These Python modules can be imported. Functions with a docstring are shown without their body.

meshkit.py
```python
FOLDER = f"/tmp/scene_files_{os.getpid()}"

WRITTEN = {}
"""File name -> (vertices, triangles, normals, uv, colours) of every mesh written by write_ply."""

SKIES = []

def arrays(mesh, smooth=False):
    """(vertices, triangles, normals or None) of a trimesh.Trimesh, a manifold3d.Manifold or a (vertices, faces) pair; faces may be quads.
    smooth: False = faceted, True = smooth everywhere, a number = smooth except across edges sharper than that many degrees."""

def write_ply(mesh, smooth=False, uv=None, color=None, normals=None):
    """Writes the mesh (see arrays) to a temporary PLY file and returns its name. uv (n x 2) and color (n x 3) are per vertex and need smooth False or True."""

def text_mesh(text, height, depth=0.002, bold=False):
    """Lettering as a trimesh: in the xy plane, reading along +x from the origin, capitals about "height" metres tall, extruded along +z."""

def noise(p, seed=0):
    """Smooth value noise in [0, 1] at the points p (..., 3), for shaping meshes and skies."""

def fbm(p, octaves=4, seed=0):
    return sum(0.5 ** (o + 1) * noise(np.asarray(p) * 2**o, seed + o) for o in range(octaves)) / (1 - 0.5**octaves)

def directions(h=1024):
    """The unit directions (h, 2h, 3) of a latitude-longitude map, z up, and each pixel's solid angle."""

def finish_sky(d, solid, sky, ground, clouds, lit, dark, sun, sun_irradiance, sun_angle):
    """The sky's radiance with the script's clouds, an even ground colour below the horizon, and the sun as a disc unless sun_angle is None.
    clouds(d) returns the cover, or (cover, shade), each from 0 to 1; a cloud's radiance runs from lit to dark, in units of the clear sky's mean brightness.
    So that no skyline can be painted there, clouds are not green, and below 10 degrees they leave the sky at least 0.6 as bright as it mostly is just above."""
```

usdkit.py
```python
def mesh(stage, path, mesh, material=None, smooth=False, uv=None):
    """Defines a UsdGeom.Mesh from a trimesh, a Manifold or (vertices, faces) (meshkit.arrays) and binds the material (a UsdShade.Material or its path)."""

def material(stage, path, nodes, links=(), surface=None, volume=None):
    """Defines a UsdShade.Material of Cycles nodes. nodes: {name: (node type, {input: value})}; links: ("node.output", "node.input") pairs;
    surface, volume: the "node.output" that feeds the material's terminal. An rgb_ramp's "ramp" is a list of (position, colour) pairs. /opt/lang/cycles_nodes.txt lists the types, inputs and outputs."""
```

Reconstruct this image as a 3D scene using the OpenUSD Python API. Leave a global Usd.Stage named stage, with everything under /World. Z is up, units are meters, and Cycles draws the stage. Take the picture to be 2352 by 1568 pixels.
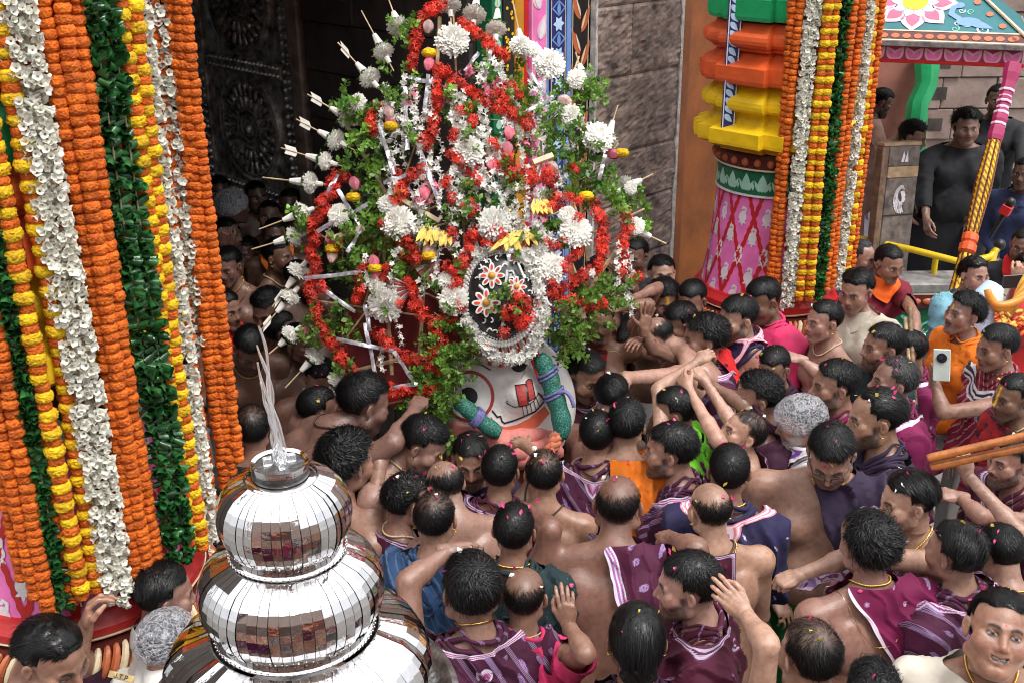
import math, random
import numpy as np, trimesh, usdkit, meshkit
from pxr import Usd, UsdGeom, UsdLux, UsdShade, Gf, Sdf, Vt
from shapely.geometry import Polygon, LineString, Point
from shapely.ops import unary_union
from shapely import affinity
pi = math.pi
stage = Usd.Stage.CreateInMemory()
UsdGeom.SetStageUpAxis(stage, UsdGeom.Tokens.z)
UsdGeom.SetStageMetersPerUnit(stage, 1.0)
UsdGeom.Xform.Define(stage, '/World')
UsdGeom.Scope.Define(stage, '/World/Looks')
# ------------------------------------------------------------------ camera, sky, sun, exposure
CAM = np.array([0.0, 0.0, 3.65]); PITCH = math.radians(22.5); ROLL = math.radians(0.5); FOC = 2600.0; W2, H2 = 2352.0, 1568.0
cam = UsdGeom.Camera.Define(stage, '/World/camera')
cam.CreateHorizontalApertureAttr(36.0); cam.CreateVerticalApertureAttr(24.0)
cam.CreateFocalLengthAttr(36.0 * FOC / W2)
cam.CreateClippingRangeAttr(Gf.Vec2f(0.05, 1000))
cam.CreateExposureAttr(1.0)
_m = Gf.Matrix4d().SetRotate(Gf.Rotation(Gf.Vec3d(0, 0, 1), math.degrees(-ROLL))) * Gf.Matrix4d().SetRotate(Gf.Rotation(Gf.Vec3d(1, 0, 0), 90 - math.degrees(PITCH)))
_m.SetTranslateOnly(Gf.Vec3d(*CAM)); cam.AddTransformOp().Set(_m)
SUN_DIR = np.array([0.35, -0.35, 1.0]); SUN_DIR /= np.linalg.norm(SUN_DIR)
sun_el, sun_rot = math.asin(SUN_DIR[2]), math.atan2(SUN_DIR[0], SUN_DIR[1])
dome = UsdLux.DomeLight.Define(stage, '/World/sky'); dome.GetPrim().SetCustomDataByKey('kind', 'structure')
skymat = usdkit.material(stage, '/World/Looks/sky', {
    's': ('sky_texture', {'sky_type': 'single_scattering', 'sun_disc': False, 'sun_elevation': sun_el, 'sun_rotation': sun_rot, 'aerosol_density': 2.0}),
    'tc': ('texture_coordinate', {}),
    'mp': ('mapping', {'scale': (2.2, 2.2, 5.0)}),
    'n': ('noise_texture', {'scale': 1.3, 'detail': 5.0, 'roughness': 0.55}),
    'r': ('rgb_ramp', {'ramp': [(0.0, (6.6, 6.8, 7.1)), (0.45, (8.4, 8.5, 8.7)), (1.0, (11.0, 11.0, 11.0))]}),
    'sep': ('separate_xyz', {}), 'zr': ('rgb_ramp', {'ramp': [(0.0, (0.38, 0.38, 0.39)), (0.35, (0.70, 0.70, 0.71)), (0.8, (1.12, 1.12, 1.11)), (1.0, (1.2, 1.2, 1.18))]}), 'zm': ('mix_color', {'blend_type': 'multiply', 'fac': 1.0, 'use_clamp': False, 'use_clamp_result': False}),
    'mix': ('mix_color', {'fac': 0.94, 'use_clamp': False, 'use_clamp_result': False}),
    'bg': ('background_shader', {'strength': 0.12})},
    [('tc.generated', 'mp.vector'), ('mp.vector', 'n.vector'), ('n.fac', 'r.fac'), ('s.color', 'mix.a'), ('tc.generated', 'sep.vector'), ('sep.z', 'zr.fac'), ('r.color', 'zm.a'), ('zr.color', 'zm.b'), ('zm.result', 'mix.b'), ('mix.result', 'bg.color')], surface='bg.background')
UsdShade.MaterialBindingAPI.Apply(dome.GetPrim()).Bind(skymat)
sun = UsdLux.DistantLight.Define(stage, '/World/sun'); sun.CreateNormalizeAttr(True) if hasattr(sun, 'CreateNormalizeAttr') else None
sun.GetPrim().CreateAttribute('inputs:normalize', Sdf.ValueTypeNames.Bool).Set(True)
sun.CreateIntensityAttr(0.4); sun.CreateAngleAttr(20.0); sun.CreateColorAttr(Gf.Vec3f(1.0, 0.97, 0.93))
sun.AddTransformOp().Set(Gf.Matrix4d().SetRotate(Gf.Rotation(Gf.Vec3d(0, 0, 1), Gf.Vec3d(*SUN_DIR))))
# ------------------------------------------------------------------ picture measurements (on a 2352 x 1568 copy) to points in the world
cp, sp, cr, sr = math.cos(PITCH), math.sin(PITCH), math.cos(ROLL), math.sin(ROLL)
def ray(u, v):
    x, y = (u - W2 / 2) / FOC, (v - H2 / 2) / FOC
    x, y = cr * x - sr * y, sr * x + cr * y
    return np.array([x, cp - y * sp, -sp - y * cp])
def at(u, v, Z): return CAM + Z * ray(u, v)
def at_z(u, v, z):
    r = ray(u, v); return CAM + r * ((z - CAM[2]) / r[2])
def at_plane(u, v, p0, n):
    r = ray(u, v); return CAM + r * (np.dot(np.asarray(p0) - CAM, n) / np.dot(r, n))
def depth(p):
    d = np.asarray(p) - CAM; return d[1] * cp - d[2] * sp
def proj(p):
    d = np.asarray(p) - CAM; Z = d[1] * cp - d[2] * sp; x, y = d[0] / Z, (-d[1] * sp - d[2] * cp) / Z
    return (cr * x + sr * y) * FOC + W2 / 2, (-sr * x + cr * y) * FOC + H2 / 2
# ------------------------------------------------------------------ names and properties
_used = {}
def numbered(parent, name):
    k = _used.get((parent, name), 0); _used[(parent, name)] = k + 1
    return f'{parent}/{name}' if k == 0 else f'{parent}/{name}_{k:03d}'
def setd(prim, label=None, cat=None, group=None, kind=None):
    for k, v in (('label', label), ('category', cat), ('group', group), ('kind', kind)):
        if v: prim.SetCustomDataByKey(k, v)
    return prim
def path_of(p): return '/World' if p is None else (p if isinstance(p, str) else str(p.GetPath()))
def thing(name, label, cat, loc=(0, 0, 0), group=None, mat=None):
    x = UsdGeom.Xform.Define(stage, numbered('/World', name))
    if mat is not None: x.AddTransformOp().Set(Gf.Matrix4d(*np.asarray(mat).T.ravel().tolist()))
    elif np.any(np.asarray(loc) != 0): x.AddTranslateOp().Set(Gf.Vec3d(*map(float, loc)))
    return setd(x.GetPrim(), label, cat, group)
def obj(name, mesh, mat, parent=None, smooth=False, tint=None, uv=None, label=None, cat=None, group=None, kind=None, loc=None):
    path = numbered(path_of(parent), name)
    m = usdkit.mesh(stage, path, mesh, mat, smooth, uv)
    if tint is not None:
        UsdGeom.PrimvarsAPI(m).CreatePrimvar('tint', Sdf.ValueTypeNames.Color3fArray, 'vertex').Set(Vt.Vec3fArray.FromNumpy(np.asarray(tint, np.float32)))
    if loc is not None: m.AddTranslateOp().Set(Gf.Vec3d(*map(float, loc)))
    return setd(m.GetPrim(), label, cat, group, kind)
def each(name, meshes, mat, parent, smooth=False):
    for m in meshes: obj(name, m, mat, parent, smooth)
def struct(name, mesh, mat, parent=None, smooth=False):
    return obj(name, mesh, mat, parent, smooth, kind=None if parent else 'structure')
def copy_of(src, name, parent, mat4=None, label=None, cat=None, group=None):
    x = UsdGeom.Xform.Define(stage, numbered(path_of(parent), name))
    p = x.GetPrim(); p.GetReferences().AddInternalReference(src if isinstance(src, (str, Sdf.Path)) else src.GetPath()); p.SetInstanceable(True)
    if mat4 is not None:
        x.ClearXformOpOrder(); x.AddTransformOp(opSuffix='place').Set(Gf.Matrix4d(*np.asarray(mat4).T.ravel().tolist()))
    return setd(p, label, cat, group)
def proto(name):
    p = stage.CreateClassPrim('/World/' + name) if False else stage.DefinePrim('/World/' + name, 'Xform')
    p.SetSpecifier(Sdf.SpecifierClass); return p
# ------------------------------------------------------------------ materials
_mats = {}
def mat(name, color, rough=0.6, var=0.15, scale=8.0, bump=0.0, bscale=60.0, metal=0.0, spec=0.5, coat=0.0, sheen=0.0, sss=0.0, tint=None, island=0.0, trans=None, dark=None):
    """Principled with noise-varied colour and a noise bump. tint: name of a colour primvar. island: random brightness per loose piece. trans: translucent part of a leaf or petal."""
    if name in _mats: return _mats[name]
    c = np.array(color, float); d = np.array(dark, float) if dark is not None else c * (1 - 2 * var)
    hi = np.minimum(c * (1 + var), 1)
    n = {'tc': ('texture_coordinate', {}), 'n': ('noise_texture', {'scale': scale, 'detail': 4.0, 'roughness': 0.6}),
         'p': ('principled_bsdf', {'roughness': rough, 'metallic': metal, 'specular_ior_level': spec, 'coat_weight': coat, 'coat_roughness': 0.15, 'sheen_weight': sheen, 'subsurface_weight': sss, 'subsurface_scale': 0.01, 'subsurface_radius': (1.0, 0.35, 0.2)})}
    l = [('tc.object', 'n.vector')]
    if tint:
        n['a'] = ('attribute', {'attribute': tint}); n['r'] = ('rgb_ramp', {'ramp': [(0.3, (1 - 2 * var,) * 3), (0.7, (1 + var,) * 3)]})
        n['m'] = ('mix_color', {'blend_type': 'multiply', 'fac': 1.0, 'use_clamp': False}); l += [('n.fac', 'r.fac'), ('a.color', 'm.a'), ('r.color', 'm.b')]; out = 'm.result'
    else:
        n['r'] = ('rgb_ramp', {'ramp': [(0.3, tuple(d)), (0.7, tuple(hi))]}); l += [('n.fac', 'r.fac')]; out = 'r.color'
    if island:
        n['g'] = ('geometry', {}); n['oi'] = ('object_info', {}); n['add'] = ('math', {'math_type': 'add'}); n['fr'] = ('math', {'math_type': 'fraction'})
        n['ir'] = ('map_range', {'to_min': 1 - island, 'to_max': 1 + island * 0.6}); n['im'] = ('mix_color', {'blend_type': 'multiply', 'fac': 1.0, 'use_clamp': False})
        l += [('g.random_per_island', 'add.value1'), ('oi.random', 'add.value2'), ('add.value', 'fr.value1'), ('fr.value', 'ir.value'), (out, 'im.a'), ('ir.result', 'im.b')]; out = 'im.result'
    l.append((out, 'p.base_color'))
    if bump:
        n['bn'] = ('noise_texture', {'scale': bscale, 'detail': 3.0}); n['b'] = ('bump', {'strength': min(1.0, bump), 'distance': 0.004})
        l += [('tc.object', 'bn.vector'), ('bn.fac', 'b.height'), ('b.normal', 'p.normal')]
    surf = 'p.BSDF'
    if trans:
        n['t'] = ('translucent_bsdf', {}); n['mx'] = ('mix_closure', {'fac': trans})
        l += [(out, 't.color'), ('p.BSDF', 'mx.closure1'), ('t.BSDF', 'mx.closure2')]; surf = 'mx.closure'
    _mats[name] = usdkit.material(stage, '/World/Looks/' + name, n, l, surface=surf)
    return _mats[name]
# ------------------------------------------------------------------ mesh helpers
def cat_(ms):
    ms = [(np.asarray(m[0], float).reshape(-1, 3), np.asarray(m[1], int).reshape(-1, 3)) if isinstance(m, tuple) else (np.asarray(m.vertices), np.asarray(m.faces)) for m in ms]
    v, f, n = [], [], 0
    for a, b in ms: v.append(a); f.append(b + n); n += len(a)
    return np.vstack(v), np.vstack(f)
def xf(m, R=None, t=None, s=None):
    v, f = m if isinstance(m, tuple) else (np.asarray(m.vertices), np.asarray(m.faces))
    v = np.array(v, float)
    if s is not None: v = v * np.asarray(s)
    if R is not None: v = v @ np.asarray(R).T
    if t is not None: v = v + np.asarray(t)
    return v, f
def rot(axis, deg):
    return trimesh.transformations.rotation_matrix(math.radians(deg), axis)[:3, :3]
def frame(z, x=(0, 0, 1)):
    """Rotation whose third column is z and whose first column leans to x."""
    z = np.asarray(z, float); z = z / np.linalg.norm(z); x = np.asarray(x, float)
    if abs(np.dot(x / np.linalg.norm(x), z)) > 0.98: x = np.array([1.0, 0.03, 0.1])
    x = x - np.dot(x, z) * z; x /= np.linalg.norm(x)
    return np.stack([x, np.cross(z, x), z], 1)
def m4(R=np.eye(3), t=(0, 0, 0), s=1.0):
    M = np.eye(4); M[:3, :3] = np.asarray(R) * s; M[:3, 3] = t; return M
def box(a, b, bevel=0.0):
    a, b = np.minimum(a, b), np.maximum(a, b)
    if not bevel:
        m = trimesh.creation.box(b - a); return np.asarray(m.vertices) + (a + b) / 2, np.asarray(m.faces)
    h = (b - a) / 2; s = np.array([[x, y, z] for x in (-1, 1) for y in (-1, 1) for z in (-1, 1)], float)
    pts = np.vstack([s * (h - bevel * np.array(o)) for o in ((0, 1, 1), (1, 0, 1), (1, 1, 0))])
    m = trimesh.convex.convex_hull(pts); return np.asarray(m.vertices) + (a + b) / 2, np.asarray(m.faces)
def grid_faces(nu, nv, wrap=False):
    i, j = np.meshgrid(np.arange(nu - (0 if wrap else 1)), np.arange(nv - 1), indexing='ij')
    a = i * nv + j; b = ((i + 1) % nu) * nv + j; q = np.stack([a, b, b + 1, a + 1], -1).reshape(-1, 4)
    return np.vstack([q[:, [0, 1, 2]], q[:, [0, 2, 3]]])
def tube(pts, r, sides=6, caps=True):
    p = np.asarray(pts, float); n = len(p); r = np.broadcast_to(np.asarray(r, float), (n,))
    t = np.gradient(p, axis=0); t /= np.linalg.norm(t, axis=1, keepdims=True) + 1e-12
    a = np.zeros_like(p); ref = np.array([0, 0, 1.0]) if abs(t[0, 2]) < 0.9 else np.array([1.0, 0, 0])
    x = ref - np.dot(ref, t[0]) * t[0]; x /= np.linalg.norm(x)
    for i in range(n):
        x = x - np.dot(x, t[i]) * t[i]; x /= np.linalg.norm(x) + 1e-12; a[i] = x
    b = np.cross(t, a); ang = np.arange(sides) * 2 * pi / sides
    v = p[None] + r[None, :, None] * (np.cos(ang)[:, None, None] * a[None] + np.sin(ang)[:, None, None] * b[None])
    v = v.reshape(-1, 3); f = grid_faces(sides, n, True)
    if caps:
        v = np.vstack([v, p[0], p[-1]]); k = np.arange(sides); k2 = (k + 1) % sides; c0 = sides * n
        f = np.vstack([f, np.stack([k2 * n, k * n, np.full(sides, c0)], 1)[:, ::1], np.stack([k * n + n - 1, k2 * n + n - 1, np.full(sides, c0 + 1)], 1)])
    return v, f[:, ::-1]
def lathe(prof, sides=48, arc=None, cx=0, cy=0):
    """prof: (radius, z) rows, from bottom to top."""
    p = np.asarray(prof, float); full = arc is None
    ang = np.arange(sides) * 2 * pi / sides if full else np.linspace(arc[0], arc[1], sides)
    v = np.stack([np.cos(ang)[:, None] * p[:, 0] + cx, np.sin(ang)[:, None] * p[:, 0] + cy, np.broadcast_to(p[:, 1], (sides, len(p)))], -1).reshape(-1, 3)
    return v, grid_faces(sides, len(p), full)
def extrude(poly, d):
    """Shapely polygon in xy extruded 0..d along z."""
    ms = []
    for g in getattr(poly, 'geoms', [poly]):
        if g.is_empty or g.area < 1e-9 or g.geom_type != 'Polygon': continue
        ms.append(trimesh.creation.extrude_polygon(g, d, engine='earcut'))
    return cat_(ms)
def smooth_path(pts, n=40):
    p = np.asarray(pts, float)
    if len(p) < 3: return np.stack([np.linspace(p[0, k], p[-1, k], n) for k in range(p.shape[1])], 1)
    from scipy.interpolate import CubicSpline
    d = np.r_[0, np.cumsum(np.linalg.norm(np.diff(p, axis=0), axis=1))]
    return CubicSpline(d, p)(np.linspace(0, d[-1], n))
# ------------------------------------------------------------------ the setting: ground, entrance wall, passage, columns, pavilion
E = np.array([0.716, 0.698, 0.0]); E /= np.linalg.norm(E); NRM = np.array([E[1], -E[0], 0.0]); WA = np.array([0.80, 6.71, 0.0]); UP = np.array([0, 0, 1.0])
def wp(t, n, z): return WA + np.multiply.outer(t, E) + np.multiply.outer(n, NRM) + np.multiply.outer(z, UP)
def wt(u, v=300.0):
    p = at_plane(u, v, WA, NRM); return float(np.dot(p - WA, E))
def wbox(t0, t1, n0, n1, z0, z1, bevel=0.0):
    v, f = box(np.array([t0, n0, z0]), np.array([t1, n1, z1]), bevel)
    w = wp(v[:, 0], v[:, 1], v[:, 2]); return w, f[:, ::-1]
M_wet = mat('wet_paving', (0.16, 0.15, 0.14), 0.35, 0.25, 3, 0.3, 40)
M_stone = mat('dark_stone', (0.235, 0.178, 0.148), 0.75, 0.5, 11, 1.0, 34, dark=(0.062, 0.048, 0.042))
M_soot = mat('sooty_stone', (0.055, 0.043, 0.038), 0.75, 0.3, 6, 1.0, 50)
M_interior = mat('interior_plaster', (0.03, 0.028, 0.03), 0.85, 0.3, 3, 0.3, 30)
M_brown = mat('brown_paint', (0.215, 0.064, 0.013), 0.55, 0.22, 4, 0.35, 60)
M_plaster = mat('broken_plaster', (0.5, 0.48, 0.45), 0.8, 0.25, 20, 1.0, 90)
PAINT = {}
def paint(n, c, rough=0.42, bump=0.35, var=0.1):
    if n not in PAINT: PAINT[n] = mat('paint_' + n, c, rough, var, 9, bump, 55)
    return PAINT[n]
PG, PO, PY, PK, PR, PM = paint('green', (0.01, 0.30, 0.10)), paint('orange', (0.66, 0.10, 0.022)), paint('yellow', (0.78, 0.50, 0.008)), paint('pink', (0.84, 0.19, 0.50)), paint('red', (0.50, 0.018, 0.018)), paint('magenta', (0.40, 0.03, 0.12))
PW, PB, PN, PT, PD = paint('white', (0.74, 0.70, 0.73)), paint('blue', (0.16, 0.30, 0.62)), paint('navy', (0.02, 0.03, 0.14)), paint('teal', (0.02, 0.24, 0.22)), paint('dark_red', (0.09, 0.016, 0.012))
PLG, PLB, PLP, PC, PDG = paint('pale_green', (0.35, 0.62, 0.48)), paint('pale_blue', (0.48, 0.66, 0.88)), paint('pale_pink', (0.80, 0.50, 0.62)), paint('cream', (0.72, 0.60, 0.40)), paint('deep_green', (0.008, 0.12, 0.05))
PBK = paint('black', (0.012, 0.011, 0.012)); POC = paint('ochre', (0.50, 0.22, 0.02)); PTB = paint('terracotta', (0.48, 0.13, 0.05))
g = 60.0
struct('ground', (np.array([[-g, -g, 0], [g, -g, 0], [g, g, 0], [-g, g, 0]]), np.array([[0, 1, 2], [0, 2, 3]])), M_wet)
tj, tp0, tp1 = wt(1128), wt(1347), wt(1541)          # jamb corner, pilaster edges
T_END = 2.3
wall = thing('entrance_wall', 'tall entrance wall of dark stone and brown paint behind the flower headdress', 'wall')
rng = np.random.default_rng(5)
# stone pilaster of coursed blocks, each with its own dressed face
def rough_block(t0, t1, z0, z1, n0, seed):
    nu, nv = 24, 24
    U, V = np.meshgrid(np.linspace(t0 + 0.0008, t1 - 0.0008, nu), np.linspace(z0 + 0.0008, z1 - 0.0008, nv), indexing='ij')
    P = np.stack([U * 16, V * 16, np.full_like(U, seed)], -1)
    n = n0 + 0.012 * meshkit.fbm(P, 3, seed) + 0.014 * meshkit.noise(P * np.array([2.2, 4.5, 1]) + .5 * P[..., ::-1], seed + 7) + 0.007 * meshkit.noise(P * 6, seed + 2)
    edge = (np.arange(nu)[:, None] % (nu - 1) == 0) | (np.arange(nv)[None] % (nv - 1) == 0); n = np.where(edge, n * .4 + .6 * (n0 - 0.002), n)
    return wp(U.ravel(), n.ravel(), V.ravel()), grid_faces(nu, nv)
zc, k = 0.0, 0
obj('wall_core', wbox(tp0 - 0.01, tp1, -0.5, 0.0, 0, 5), M_soot, wall)
while zc < 4.6:
    hgt = rng.uniform(0.30, 0.44); cut = rng.uniform(0.35, 0.65) if k % 2 else None
    xs = [tp0, tp1] if cut is None else [tp0, tp0 + (tp1 - tp0) * cut, tp1]
    for a, b in zip(xs[:-1], xs[1:]): obj('stone_block', rough_block(a, b, zc, zc + hgt, 0.035, k * 3 + 1 + int(a > tp0)), M_stone, wall)
    zc += hgt; k += 1
def ragged(t, side, seed, w=0.022):
    z = np.linspace(0, 4.8, 200); q = meshkit.fbm(np.stack([z * 9, 0 * z, 0 * z + seed], -1), 3, seed)
    a = t + side * (0.004 + 0 * z); b = t - side * w * (0.25 + 1.3 * q)
    v = np.vstack([wp(a, 0 * z + 0.02, z), wp(a, 0 * z + 0.060, z), wp(b, 0 * z + 0.058, z), wp(b, 0 * z + 0.02, z)]); m = len(z)
    f = np.vstack([grid_faces(4, m)]); return v, f
obj('plaster_edge', ragged(tp1, 1, 3), M_plaster, wall); obj('plaster_edge', ragged(tp0, -1, 8, 0.016), M_plaster, wall)
tb = wt(1572)
obj('brown_pier', wbox(tp1 + 0.006, tb, -0.5, 0.015, 0, 5, 0.004), M_brown, wall)
obj('brown_recess', wbox(tb + 0.002, T_END, -0.5, -0.16, 0, 5), M_brown, wall)
obj('lintel', wbox(tj - 2.6, tp0 - 0.02, -0.6, 0.05, 3.75, 5.0), M_soot, wall)
obj('wall_left_of_door', wbox(tj - 4.6, tj - 2.35, -0.5, 0.0, 0, 5), M_soot, wall)
# painted door frame: upright bands
bands = [(1128, 1152, PDG, 'green'), (1152, 1176, PBK, 'dots'), (1178, 1200, POC, 'plain'), (1201, 1212, PR, 'plain'), (1212, 1246, PK, 'scroll_m'), (1247, 1258, PB, 'plain'), (1258, 1292, PN, 'flower'), (1293, 1304, PB, 'plain'), (1305, 1343, PBK, 'leaf')]
fr = thing('painted_door_frame', 'door frame of upright green, pink, blue and black painted bands with scrollwork', 'door frame')
def wprint(poly, tz, n, flip=False):
    v, f = trimesh.creation.triangulate_polygon(poly, engine='earcut'); v = np.asarray(v)
    w = wp(v[:, 0] + tz[0], np.full(len(v), n), v[:, 1] + tz[1]); f = np.asarray(f)
    nn = np.cross(w[f[:, 1]] - w[f[:, 0]], w[f[:, 2]] - w[f[:, 0]]) @ NRM; f = np.where((nn < 0)[:, None], f[:, ::-1], f); return w, f
def leaf_poly(L, w, n=14):
    s = np.linspace(0, 1, n); y = w * np.sin(pi * s ** 0.75); return Polygon(np.vstack([np.stack([s * L, y], 1), np.stack([s * L, -y], 1)[::-1]])).buffer(0)
def curl(a0, r0, turns=1.4, w=0.3, n=30, grow=0.12):
    """A scroll: a spiral stroke that thins inwards."""
    s = np.linspace(0, 1, n); a = a0 + s * turns * 2 * pi; r = r0 * (1 - 0.85 * s)
    c = np.stack([r * np.cos(a), r * np.sin(a)], 1); wd = w * r0 * (1 - 0.7 * s)
    out = [Polygon(np.vstack([c[i] + wd[i] * np.array([np.cos(b), np.sin(b)]) for b in np.linspace(0, 2 * pi, 8)[:-1]]).reshape(-1, 2)).convex_hull for i in range(n)]
    return unary_union([unary_union([out[i], out[i + 1]]).convex_hull for i in range(n - 1)]).simplify(r0 * 0.03)
for i, (u0, u1, m, kind) in enumerate(bands):
    t0, t1 = wt(u0), wt(u1); n1 = 0.02 + 0.012 * (i % 3 == 1) - 0.008 * (i % 2)
    b = obj('frame_band', wbox(t0, t1 - 0.003, -0.1, n1, 0, 3.75, 0.003), m, fr)
    w, tc = t1 - t0, (t0 + t1) / 2; A, B = [], []
    for z in np.arange(1.0, 3.7, w * 1.35):
        if kind == 'green': A.append(wprint(affinity.rotate(leaf_poly(w * 0.75, w * 0.28), 90, origin=(0, 0)), (tc, z), n1 + 0.002))
        if kind == 'dots':
            for _ in range(5): A.append(wprint(Point(rng.uniform(-.35, .35) * w, rng.uniform(0, 1.3) * w).buffer(w * 0.11), (tc, z), n1 + 0.002))
        if kind == 'scroll_m':
            sgn = 1 if len(A) % 2 else -1
            A.append(wprint(affinity.rotate(leaf_poly(w * 1.2, w * 0.3), 90 + 18 * sgn, origin=(0, 0)), (tc, z), n1 + 0.002)); B.append(wprint(affinity.rotate(leaf_poly(w * 1.0, w * 0.16), 90 + 18 * sgn, origin=(0, 0)), (tc, z + 0.03 * w), n1 + 0.004))
        if kind == 'flower':
            A.append(wprint(unary_union([affinity.rotate(leaf_poly(w * 0.36, w * 0.11), a, origin=(0, 0)) for a in range(0, 360, 60)]), (tc, z), n1 + 0.002))
            for sx in (-1, 1): B.append(wprint(LineString([(0, w * .36), (sx * w * .4, w * .68), (0, w * 1.0)]).buffer(w * 0.035), (tc, z), n1 + 0.002))
            B.append(wprint(affinity.rotate(leaf_poly(w * 0.55, w * 0.12), 90, origin=(0, 0)), (tc, z + w * .42), n1 + 0.003))
        if kind == 'leaf':
            for sx in (-1, 1):
                A.append(wprint(affinity.rotate(leaf_poly(w * 1.15, w * 0.17), 90 + sx * 26, origin=(0, 0)), (tc - sx * w * 0.04, z + (sx > 0) * w * .5), n1 + 0.002))
                B.append(wprint(affinity.rotate(leaf_poly(w * 0.8, w * 0.05), 90 + sx * 22, origin=(0, 0)), (tc - sx * w * 0.02, z + (sx > 0) * w * .5 + .12 * w), n1 + 0.004))
    cols = {'green': (PLG, None), 'dots': (PY, None), 'scroll_m': (PLP, PW), 'flower': (PLB, PB), 'leaf': (PTB, PC)}.get(kind)
    if A: each('painted_scroll', (A), cols[0], b)
    if B: each('painted_line', (B), cols[1], b)
    if kind in ('scroll_m', 'flower', 'leaf'):
        obj('edge_line', cat_([wbox(t0 + 0.002, t0 + 0.006, n1, n1 + 0.002, 0, 3.75), wbox(t1 - 0.010, t1 - 0.006, n1, n1 + 0.002, 0, 3.75)]), PC, b)
# passage behind the door
def pbox(d0, d1, t0, t1, z0, z1): return wbox(t0, t1, -d1, -d0, z0, z1)
ps = thing('door_passage', 'dark sooty passage wall and ceiling behind the entrance door', 'passage')
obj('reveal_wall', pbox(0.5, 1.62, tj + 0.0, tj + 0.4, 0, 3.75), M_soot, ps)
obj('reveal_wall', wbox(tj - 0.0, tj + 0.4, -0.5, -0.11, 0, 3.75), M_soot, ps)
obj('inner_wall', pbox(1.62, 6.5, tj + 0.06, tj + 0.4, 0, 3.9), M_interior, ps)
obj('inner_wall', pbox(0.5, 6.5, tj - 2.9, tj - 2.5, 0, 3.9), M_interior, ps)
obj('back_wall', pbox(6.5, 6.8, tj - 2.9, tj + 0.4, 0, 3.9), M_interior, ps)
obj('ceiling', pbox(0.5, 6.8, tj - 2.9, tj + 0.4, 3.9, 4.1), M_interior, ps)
rz = np.linspace(0, 3.7, 14)
for i in range(len(rz) - 1):
    for d in ((0.14, 0.62), (0.63, 1.1), (1.11, 1.6)):
        q = rng.uniform(0, 0.018); dd = (i % 2) * 0.2
        obj('reveal_stone', pbox(max(0.125, d[0] - dd), min(1.6, d[1] - dd + 0.2 * (d[1] > 1.5)), tj - 0.012 - q, tj, rz[i] + 0.004, rz[i + 1] - 0.004), M_soot, ps)
lamp = obj('tube_light', pbox(5.6, 5.65, tj - 1.2, tj - 0.9, 2.55, 2.58), usdkit.material(stage, '/World/Looks/lamp', {'e': ('emission', {'color': (0.9, 0.95, 1.0), 'strength': 4.0})}, [], surface='e.emission'), label='small white strip light glowing deep inside the dark passage', cat='lamp')
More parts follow.
